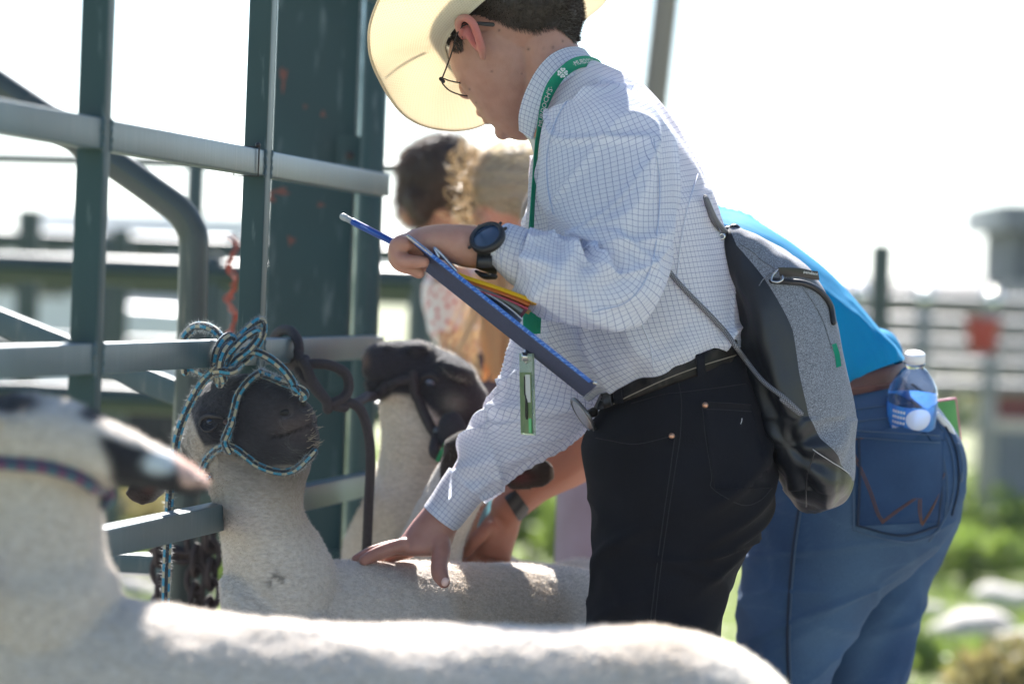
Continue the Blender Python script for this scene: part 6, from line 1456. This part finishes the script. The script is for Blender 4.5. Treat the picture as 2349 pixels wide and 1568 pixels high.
# far back-fold bump seen above the belt
put(loft([(1960, 800, 2000, 745, DW+.09, .05), (1985, 820, 2045, 765, DW+.09, .06), (2000, 835, 2068, 800, DW+.09, .06), (2010, 850, 2072, 832, DW+.09, .05)], 20, 30, lambda p, u, v, t, th: .003*fbm(p*20, 2), cap=False), 'tshirt_fold', M['teal'], wom)
# jeans
BJ = M['blue_denim']; jn = thing('jeans', '', '', (0, 0, 0)); del jn['label']; del jn['category']; jn.parent = wom; jn.location = Vector(P(1950, 1100, DW)-wloc(wom))
xl = P(1800, 1560, DW)[0]
J1 = leg_rows([(1800, 905, 2078, 858, DW, .140), (1778, 965, 2140, 925, DW, .156), (1758, 1030, 2196, 1005, DW, .170), (1742, 1100, 2212, 1085, DW, .172), (1726, 1165, 2198, 1170, DW-.01, .165), (1712, 1225, 2160, 1245, DW-.03, .140), (1702, 1290, 2090, 1310, DW-.05, .115), (1694, 1370, 2016, 1372, DW-.06, .102), (1690, 1460, 1955, 1462, DW-.065, .094), (1690, 1560, 1908, 1562, DW-.07, .088)],
     [(xl, .46, .068), (xl+.0, .30, .062), (xl+.0, .08, .06)], DW-.07, .075)
def jd(p, u, v, t, th):
    d = .0028*fbm(np.stack([u*10, v*10, u*0], 1)+61, 3)+.0045*ridge(u, v, 4, 13, .3, 6.6)*(t > .35)+.003*ridge(u, v, 6, 16, -.4, 2.6)
    for k in range(5): d += crease(u, v, (-.12+.03*k, .34+.02*k), (-.02+.04*k, .40+.015*k), .007, .0035)
    return d
j1 = loft_rows(J1, 150, 130, jd, cap=False, e=2.25)
J2 = leg_rows([(1800, 1080, 2206, 1080, DW+.06, .11), (1850, 1170, 2204, 1170, DW+.07, .11), (1870, 1250, 2168, 1262, DW+.085, .10), (1880, 1340, 2130, 1345, DW+.10, .095), (1860, 1450, 2104, 1450, DW+.10, .09), (1840, 1560, 2080, 1562, DW+.10, .085)], [(xl+.08, .46, .066), (xl+.09, .30, .062), (xl+.09, .08, .06)], DW+.10, .072)
j2 = loft_rows(J2, 90, 80, jd, cap=False, e=2.2)
gj = G().join(j1, j2); xq, yq, dq = proj_px(gj.v); qn = noise3(gj.v*14)*.25
fd = .55*np.exp(-(((xq-2010-.0*yq)/120)**2+((yq-1150)/190)**2))+.75*np.exp(-(((xq-1900+.30*(yq-1400))/85)**2+((yq-1400)/210)**2))+.45*np.exp(-(((xq-2020+.5*(yq-1450))/34)**2+((yq-1470)/130)**2))
fd = np.clip(fd*(.8+qn)+.25*np.clip(ridge(xq/900, yq/900, 5, 22, .25, 3.1)-.3, 0, 1), 0, 1)
put(gj, 'denim_legs', BJ, jn, col=np.repeat(fd[:, None], 3, 1)); j_b = bvh(j1); j2_b = bvh(G().join(j1, j2))
bulge = lambda x, y: .022*np.exp(-((x-2094)/62)**2)*np.clip((1150-y)/130, 0, 1)
lt2 = plain('pale_denim_edge', (.055, .10, .17), .8); bt2 = plain('brown_thread', (.14, .055, .022), .7); dk2 = plain('dark_denim_seam', (.006, .018, .045), .8)
put(patch(j_b, [(1962, 1000), (2152, 1012), (2166, 1196), (1964, 1206)], .0, .0014, 24, bulge), 'back_pocket', BJ, jn)
put(patch(j_b, [(1960, 985), (2155, 998), (2156, 1014), (1962, 1002)], .0015, .0018, 24, bulge), 'pocket_hem', BJ, jn)
def st(pts, m_, r_=.0009, off=.002, tr=None): stitch(tr or j_b, pts, jn, m_, r_, off)
pkb = bvh(patch(j_b, [(1960, 985), (2155, 998), (2166, 1196), (1964, 1206)], .0015, .0018, 24, bulge)); st([(1962, 987), (2060, 993), (2153, 999)], lt2, .0012, .001, pkb); st([(1962, 1002), (2060, 1010), (2154, 1015)], lt2, .0010, .001, pkb)
st([(1960, 990), (1958, 1100), (1958, 1215)], lt2, .0011); st([(1958, 1215), (2000, 1228), (2068, 1241), (2120, 1232), (2152, 1215)], lt2, .0011); st([(2152, 1000), (2170, 1100), (2168, 1170), (2152, 1215)], lt2, .0010)
st([(1970, 1000), (1972, 1100), (1968, 1204)], dk2, .0022); st([(2144, 1010), (2158, 1100), (2150, 1200)], dk2, .0018); st([(1966, 1204), (2068, 1228), (2148, 1206)], dk2, .0018)
# pocket emblem stitched in brown, double row
for o_ in (0, 5): st([(1956+o_, 1042), (1975+o_, 1082), (1995+o_, 1130), (2010+o_, 1175), (2024+o_*.5, 1199-o_)], bt2, .0008, .002)
for o_ in (0, 5): st([(2024, 1199-o_), (2060, 1172-o_), (2112, 1136-o_*.6)], bt2, .0008, .002)
for o_ in (0, 5): st([(2112-o_, 1136), (2111-o_, 1170), (2114-o_*.6, 1204-o_)], bt2, .0008, .002)
for o_ in (0, 5): st([(2114, 1204-o_), (2135, 1170-o_), (2152, 1130), (2164-o_, 1085)], bt2, .0008, .002)
st([(1800, 940), (1900, 945), (1990, 936), (2080, 925)], lt2, .0010); st([(1790, 975), (1900, 975), (2010, 962), (2100, 955)], lt2, .0009)
st([(1940, 1010), (1990, 1004)], bt2, .0008)
st([(2080, 890), (2140, 955), (2178, 1030), (2186, 1110), (2170, 1180), (2130, 1240)], lt2, .0011, .002); st([(2092, 890), (2152, 955), (2190, 1030), (2197, 1110), (2182, 1180)], dk2, .0016, .002)
st([(1838, 1170), (1825, 1260), (1815, 1380), (1812, 1480), (1815, 1566)], lt2, .0014, .001); st([(1832, 1170), (1819, 1260), (1809, 1380), (1806, 1480), (1809, 1566)], dk2, .0022, .001)
wb_ = loft([(1815, 880, 2072, 828, DW, .146), (1813, 884, 2074, 832, DW, .150), (1802, 925, 2082, 872, DW, .150), (1802, 928, 2082, 876, DW, .147)], 8, 90, cap=False, e=2.3)
put(wb_, 'belt', plain('brown_leather_belt', (.085, .022, .018), .5, c2=(.06, .015, .015), nscale=80, bumpd=.001, bscale=150), wom)
bl_m = plain('belt_edge', (.16, .06, .05), .5); seam(bvh(wb_), [(1930, 892), (2000, 886), (2070, 874)], .0012, bl_m, 'belt_stitching', wom)
st([(2080, 905), (2140, 965)], lt2, .002, .001)
# lace edge peeking at the back pocket
put(tube([P(2150, 950, DW-.11), P(2170, 975, DW-.09), P(2186, 1005, DW-.07), P(2200, 1050, DW-.05)], [.004, .007, .006, .003], nc=8), 'pocket_lining', plain('white_lining2', (.6, .62, .65), .7), jn)

# water bottle in the pocket
bax = UP*.94+RT*.02-FW*.33; bax /= np.linalg.norm(bax)
btl = thing('water_bottle', 'clear plastic water bottle with blue label and white cap in the jeans pocket', 'bottle', P(2090, 1010, DW-.155))
plm, tp, bp = nmat('clear_plastic'); bp.inputs['Transmission Weight'].default_value = 1; bp.inputs['Roughness'].default_value = .02; bp.inputs['IOR'].default_value = 1.12; bp.inputs['Base Color'].default_value = (.93, .97, 1, 1); bp.inputs['Coat Weight'].default_value = 1; bp.inputs['Coat Roughness'].default_value = .03
sc_ = K*(DW-.155)
prof = [(0, -150), (26, -149), (46, -143), (52, -130), (53, -100), (50, -96), (53, -92), (54, -50), (57, -40), (57, 5), (54, 18), (44, 38), (30, 58), (22, 66), (21, 72), (24, 74), (24, 77), (20, 79), (20, 92)]
b0 = P(2094, 905, DW-.160)
put(lathe(b0, [(r_*sc_, z*sc_) for r_, z in prof], bax, 40, ref=RT), 'plastic_shell', plm, btl)
put(lathe(b0, [(20*sc_, 80*sc_), (23*sc_, 80*sc_), (23*sc_, 99*sc_), (21*sc_, 101*sc_), (0, 101.5*sc_)], bax, 40, ref=RT), 'cap', plain('white_cap', (.78, .78, .8), .4), btl)
g = G()
for k in range(36):
    a = k/36*2*math.pi; rd = RT*math.cos(a)+np.cross(bax, RT)*math.sin(a); g.join(tube([b0+rd*23*sc_+bax*82*sc_, b0+rd*23*sc_+bax*98*sc_], .0004, nc=4, straight=True))
put(g, 'cap_ridges', plain('white_cap2', (.72, .72, .74), .4), btl)
lbm, tl, bb3 = nmat('bottle_label'); uvl = tl.nodes.new('ShaderNodeUVMap'); spl = tl.nodes.new('ShaderNodeSeparateXYZ'); link(tl, uvl.outputs[0], spl.inputs[0])
oc = math_(tl, 'ADD', math_(tl, 'POWER', math_(tl, 'MULTIPLY', math_(tl, 'SUBTRACT', spl.outputs[0], .78), 1/.085), 2), math_(tl, 'POWER', math_(tl, 'MULTIPLY', math_(tl, 'ADD', spl.outputs[1], .027), 1/.017), 2))
link(tl, mix_rgb(tl, math_(tl, 'LESS_THAN', oc, 1), ramp(tl, noise_out(tl, 60, 3), [(.4, (.01, .10, .42)), (.65, (.03, .25, .6))]), (.75, .78, .8)), bb3.inputs['Base Color']); bb3.inputs['Roughness'].default_value = .3
trl = tl.nodes.new('ShaderNodeBsdfTranslucent'); trl.inputs[0].default_value = (.1, .3, .8, 1); mxl = tl.nodes.new('ShaderNodeMixShader'); mxl.inputs[0].default_value = .3; link(tl, bb3.outputs[0], mxl.inputs[1]); link(tl, trl.outputs[0], mxl.inputs[2]); link(tl, mxl.outputs[0], tl.nodes['Material Output'].inputs[0])
put(lathe(b0, [(55.5*sc_, -74*sc_), (57.9*sc_, -36*sc_), (57.9*sc_, -12*sc_)], bax, 60, ref=RT), 'label_wrap', lbm, btl)
g = G()
for k in range(4):
    for j in range(5):
        a = math.radians(218+j*7); rd = RT*math.cos(a)+np.cross(bax, RT)*math.sin(a)
        if rd@FW > 0: rd = RT*math.cos(a)-np.cross(bax, RT)*math.sin(a)
        tg = np.cross(bax, rd); c0 = b0+rd*58.2*sc_+bax*(-64+k*13)*sc_; g.add([c0-tg*.0014-bax*.002, c0+tg*.0014-bax*.002, c0+tg*.0014+bax*.002, c0-tg*.0014+bax*.002], [(0, 1, 2, 3)])
put(g, 'label_lettering', M['white_ink'], btl, smooth=False)
# phone in the other pocket
pc = P(2172, 965, DW+.03); phn = thing('phone', 'phone in a green case with a pink edge standing in the far jeans pocket', 'phone', P(2170, 1000, DW+.03))
ax = np.array([RT*.8+FW*.6+UP*-.05, np.cross(UP, RT*.8+FW*.6), UP+RT*-.12]); ax = ax/np.linalg.norm(ax, axis=1, keepdims=True); ax[1] = np.cross(ax[2], ax[0])
sharp(put(boxg(P(2172, 988, DW+.03), .052, .011, .100, ax, r=.004), 'pink_edge', plain('pink_case', (.55, .03, .16), .4), phn))
sharp(put(boxg(P(2172, 988, DW+.03)-ax[1]*.0, .045, .0135, .094, ax, r=.004), 'green_back', plain('green_case', (.06, .26, .05), .4, c2=(.10, .33, .06), nscale=30), phn))
st([(2196, 1020), (2206, 1060), (2204, 1100)], lt2, .003, .001)
for yy in (DW-.07, DW+.10): put(organic([tube([(xl+.04, yy, .14), (xl+.03, yy, .07)], [.045, .045], nc=14), tube([(xl+.06, yy, .04), (xl-.05, yy, .04), (xl-.15, yy, .03)], [.038, .042, .028], nc=14)], .005, 3), 'boot', plain('tan_boot', (.15, .08, .04), .6), wom)

# ================================================================== CHILD WITH DARK HAIR, CHILD WITH FAIR HAIR
def kid(label, dd, head, hx, hy, neck, back, shirt_m, skin_c, hips, trous, feetx, arm):
    t = thing('person', label, 'person', down(P(hips[0], 1200, dd)))
    g = [ellip(P(*head, dd), PX(hx, 8, dd), PX(-8, hy, dd), FW*.075), ellip(P(head[0]-hx*.75, head[1]+hy*.62, dd-.01), PX(22, 8, dd), PX(-6, 30, dd), FW*.04), ellip(P(head[0]-hx*.98, head[1]+hy*.55, dd-.01), PX(9, 4, dd), PX(-2, 12, dd), FW*.012, 8, 10),
         tube([P(head[0]+15, head[1]+hy*.5, dd), P(*neck, dd)], [.05, .05], nc=14), loft([tuple(b[:4])+(dd, b[4]*.9) for b in back], 24, 24)]
    for s in (-1, 1):
        g.append(tube([P(hips[0], hips[1], dd+.07*s), np.array([P(feetx, 900, dd)[0], dd+.07*s, .42]), np.array([P(feetx, 900, dd)[0]+.02, dd+.07*s, .08])], [.08, .055, .038], nc=14))
        g.append(tube([np.array([P(feetx, 900, dd)[0]+.02, dd+.07*s, .05]), np.array([P(feetx, 900, dd)[0]-.13, dd+.07*s, .035])], [.038, .028], nc=10))
        a = [P(x, y, dd+.13*s) for x, y in arm]; g.append(tube(a, [.042, .034, .027], nc=14)); e_ = a[-1]; dv = (a[-1]-a[-2])/np.linalg.norm(a[-1]-a[-2])
        g.append(ellip(e_+dv*.03, dv*.045, np.cross(dv, FW)*.034, FW*.016, 10, 12))
        for k in range(4): g.append(tube([e_+dv*.05+np.cross(dv, FW)*(-.024+.016*k), e_+dv*(.09+.008*(k in (1, 2)))+np.cross(dv, FW)*(-.026+.017*k)+FW*.01], [.009, .007], nc=8))
        g.append(tube([e_+dv*.02+np.cross(dv, FW)*.03, e_+dv*.05+np.cross(dv, FW)*.05], [.010, .008], nc=8))
    b = organic(g, .006, 3); put(b, 'body', plain('skin_'+str(int(dd*10)), skin_c, .5, c2=tuple(x*.9 for x in skin_c), nscale=20, sss=.3), t)
    sh = loft([tuple(b_[:4])+(dd, b_[4]) for b_ in back], 60, 60, lambda p, u, v, tt, th: .005*fbm(p*14, 2), cap=False, e=2.2); put(sh, 'top', shirt_m, t)
    for s in (-1, 1):
        a = [P(x, y, dd+.13*s) for x, y in arm]; put(tube([a[0], (a[0]*.45+a[1]*.55)], [.060, .052], nc=20, caps=False), 'sleeve', shirt_m, t)
        put(tube([P(hips[0], hips[1], dd+.06*s), np.array([P(feetx, 900, dd)[0], dd+.07*s, .42]), np.array([P(feetx, 900, dd)[0]+.02, dd+.07*s, .12])], [.115, .08, .062], nc=24, sub=12), 'trouser_leg', trous, t)
        put(ellip(np.array([P(feetx, 900, dd)[0]-.05, dd+.07*s, .045]), RT*.12, FW*.045, UP*.045), 'shoe', M['black'], t)
    return t
fl, tf, bf = nmat('floral_cotton'); vor = tf.nodes.new('ShaderNodeTexVoronoi'); vor.inputs['Scale'].default_value = 75; tcf = tf.nodes.new('ShaderNodeTexCoord'); link(tf, tcf.outputs['Object'], vor.inputs['Vector'])
link(tf, ramp(tf, vor.outputs['Distance'], [(.25, (.55, .12, .12)), (.42, (.72, .58, .56)), (.6, (.74, .70, .68))]), bf.inputs['Base Color']); bf.inputs['Roughness'].default_value = .8
k1 = kid('child with short dark hair in a pink floral top bending down', 7.3, (1005, 420), 88, 112, (1030, 600), [(985, 610, 1150, 560, .06), (966, 680, 1190, 640, .13), (985, 750, 1210, 740, .145), (1030, 820, 1230, 830, .14), (1065, 880, 1240, 900, .13)], fl, (.50, .26, .17), (1115, 900), plain('dark_trousers', (.05, .05, .07), .8), 1040, [(1040, 650), (1050, 850), (1000, 1010)])
dh = plain('dark_hair', (.022, .014, .010), .6, c2=(.05, .03, .02), nscale=150, stretch=(1, 1, .3)); dh2 = plain('dark_hair_fibre', (.10, .06, .04), .6, trans=.4)
hh = organic([ellip(P(1010, 405, 7.3), PX(98, 6, 7.3), PX(-8, 104, 7.3), FW*.092), ellip(P(965, 460, 7.3), PX(54, 10, 7.3), PX(-8, 62, 7.3), FW*.088), ellip(P(1060, 440, 7.3), PX(60, 0, 7.3), PX(0, 80, 7.3), FW*.08)], .006, 3)
hh.v = hh.v+vnormals(hh)*(.006*fbm(hh.v*22, 2))[:, None]
h_ = put(hh, 'hair', dh, k1); b__, _, _ = blades(hh, 5000, .022, .0012, lean=(-.2, 0, -.9), jit=.25, seed=9); put(b__, 'loose_hair', dh2, h_, smooth=False)
k2 = kid('child with long fair hair tied back standing bent behind the clipboard', 6.85, (1170, 440), 80, 108, (1240, 560), [(1180, 600, 1330, 520, .06), (1190, 690, 1380, 600, .13), (1230, 780, 1420, 700, .145), (1280, 860, 1440, 800, .14), (1300, 940, 1450, 900, .13)], plain('peach_top', (.60, .38, .24), .7, trans=.3), (.60, .28, .20), (1430, 960), plain('mauve_trousers', (.36, .30, .38), .8, c2=(.28, .22, .26), nscale=9, trans=.1), 1395, [(1240, 640), (1215, 800), (1190, 960)])
fh = plain('fair_hair', (.24, .18, .125), .45, c2=(.31, .24, .17), nscale=60, stretch=(.3, 1, 1)); fh2 = plain('fair_hair_fibre', (.75, .62, .42), .4, trans=.5)
hh = organic([ellip(P(1172, 420, 6.85), PX(92, 6, 6.85), PX(-8, 102, 6.85), FW*.090), ellip(P(1200, 470, 6.85), PX(60, 10, 6.85), PX(-8, 50, 6.85), FW*.085)], .005, 2)
xh, yh, _ = proj_px(hh.v); hh.v = hh.v+vnormals(hh)*(.0014*np.sin((yh+.10*(xh-1090))/5.5+2*noise3(hh.v*9)))[:, None]
h_ = put(hh, 'hair', fh, k2); b__, _, _ = blades(hh, 2600, .030, .0010, lean=RT*1.4, jit=.2, seed=19); put(b__, 'loose_hair', fh2, h_, smooth=False)
g = G(); rr_ = random.Random(12)
for k in range(46):      # long hair hanging down in front of the shirt
    x0 = rr_.uniform(1120, 1205); pts = [P(x0+rr_.uniform(-8, 8)+(18*math.sin(j*.6+k)), 590+j*56, 6.80+.02*math.sin(k)) for j in range(6)]; g.join(tube(pts, [.010, .013, .012, .011, .008, .003], nc=7, sub=4))
put(g, 'ponytail', plain('glowing_fair_hair', (.86, .60, .34), .5, trans=.6), h_)
g = G()
for k in range(130):      # sunlit curls flying off the fair head
    x0, y0 = rr_.uniform(1075, 1115), rr_.uniform(330, 600); r0 = rr_.uniform(12, 34); a0 = rr_.uniform(0, 6.3); pts = []
    dx, dy = rr_.uniform(-75, 0), rr_.uniform(-20, 20)
    for j in range(9):
        q_ = j/8; pts.append(P(x0+dx*q_+r0*.6*math.cos(a0+j*.8), y0+dy*q_+r0*.6*math.sin(a0+j*.8), 6.82+.02*math.sin(j+k)))
    g.join(tube(pts, [.0006]*9, nc=4, sub=4, caps=False))
for k in range(60):
    x0, y0 = rr_.uniform(1090, 1130), rr_.uniform(620, 700); pts = [P(x0, y0, 6.8), P(x0-rr_.uniform(5, 40), y0+70, 6.78), P(x0-rr_.uniform(20, 90), y0+150+rr_.uniform(-20, 30), 6.78), P(x0-rr_.uniform(10, 110), y0+220, 6.8)]
    g.join(tube(pts, [.0008]*4, nc=4, sub=5, caps=False))
put(g, 'flyaway_hair', fh2, h_, smooth=False)

# ---------------------------------------------------------------- air: pale even haze over the showground
hz = bpy.data.materials.new('pale_haze'); hz.use_nodes = True; th_ = hz.node_tree; th_.nodes.clear()
vo = th_.nodes.new('ShaderNodeVolumePrincipled'); vo.inputs['Color'].default_value = (.90, .95, 1, 1); vo.inputs['Density'].default_value = .0004; vo.inputs['Anisotropy'].default_value = .3
ou = th_.nodes.new('ShaderNodeOutputMaterial'); th_.links.new(vo.outputs[0], ou.inputs['Volume'])
hb_ = put(G().add([(x, y, z) for z in (-1.6, 45) for x, y in ((-1000, -60), (1000, -60), (1000, 1900), (-1000, 1900))], [(3, 2, 1, 0), (4, 5, 6, 7), (0, 1, 5, 4), (1, 2, 6, 5), (2, 3, 7, 6), (3, 0, 4, 7)]), 'haze', hz, smooth=False); hb_['kind'] = 'stuff'
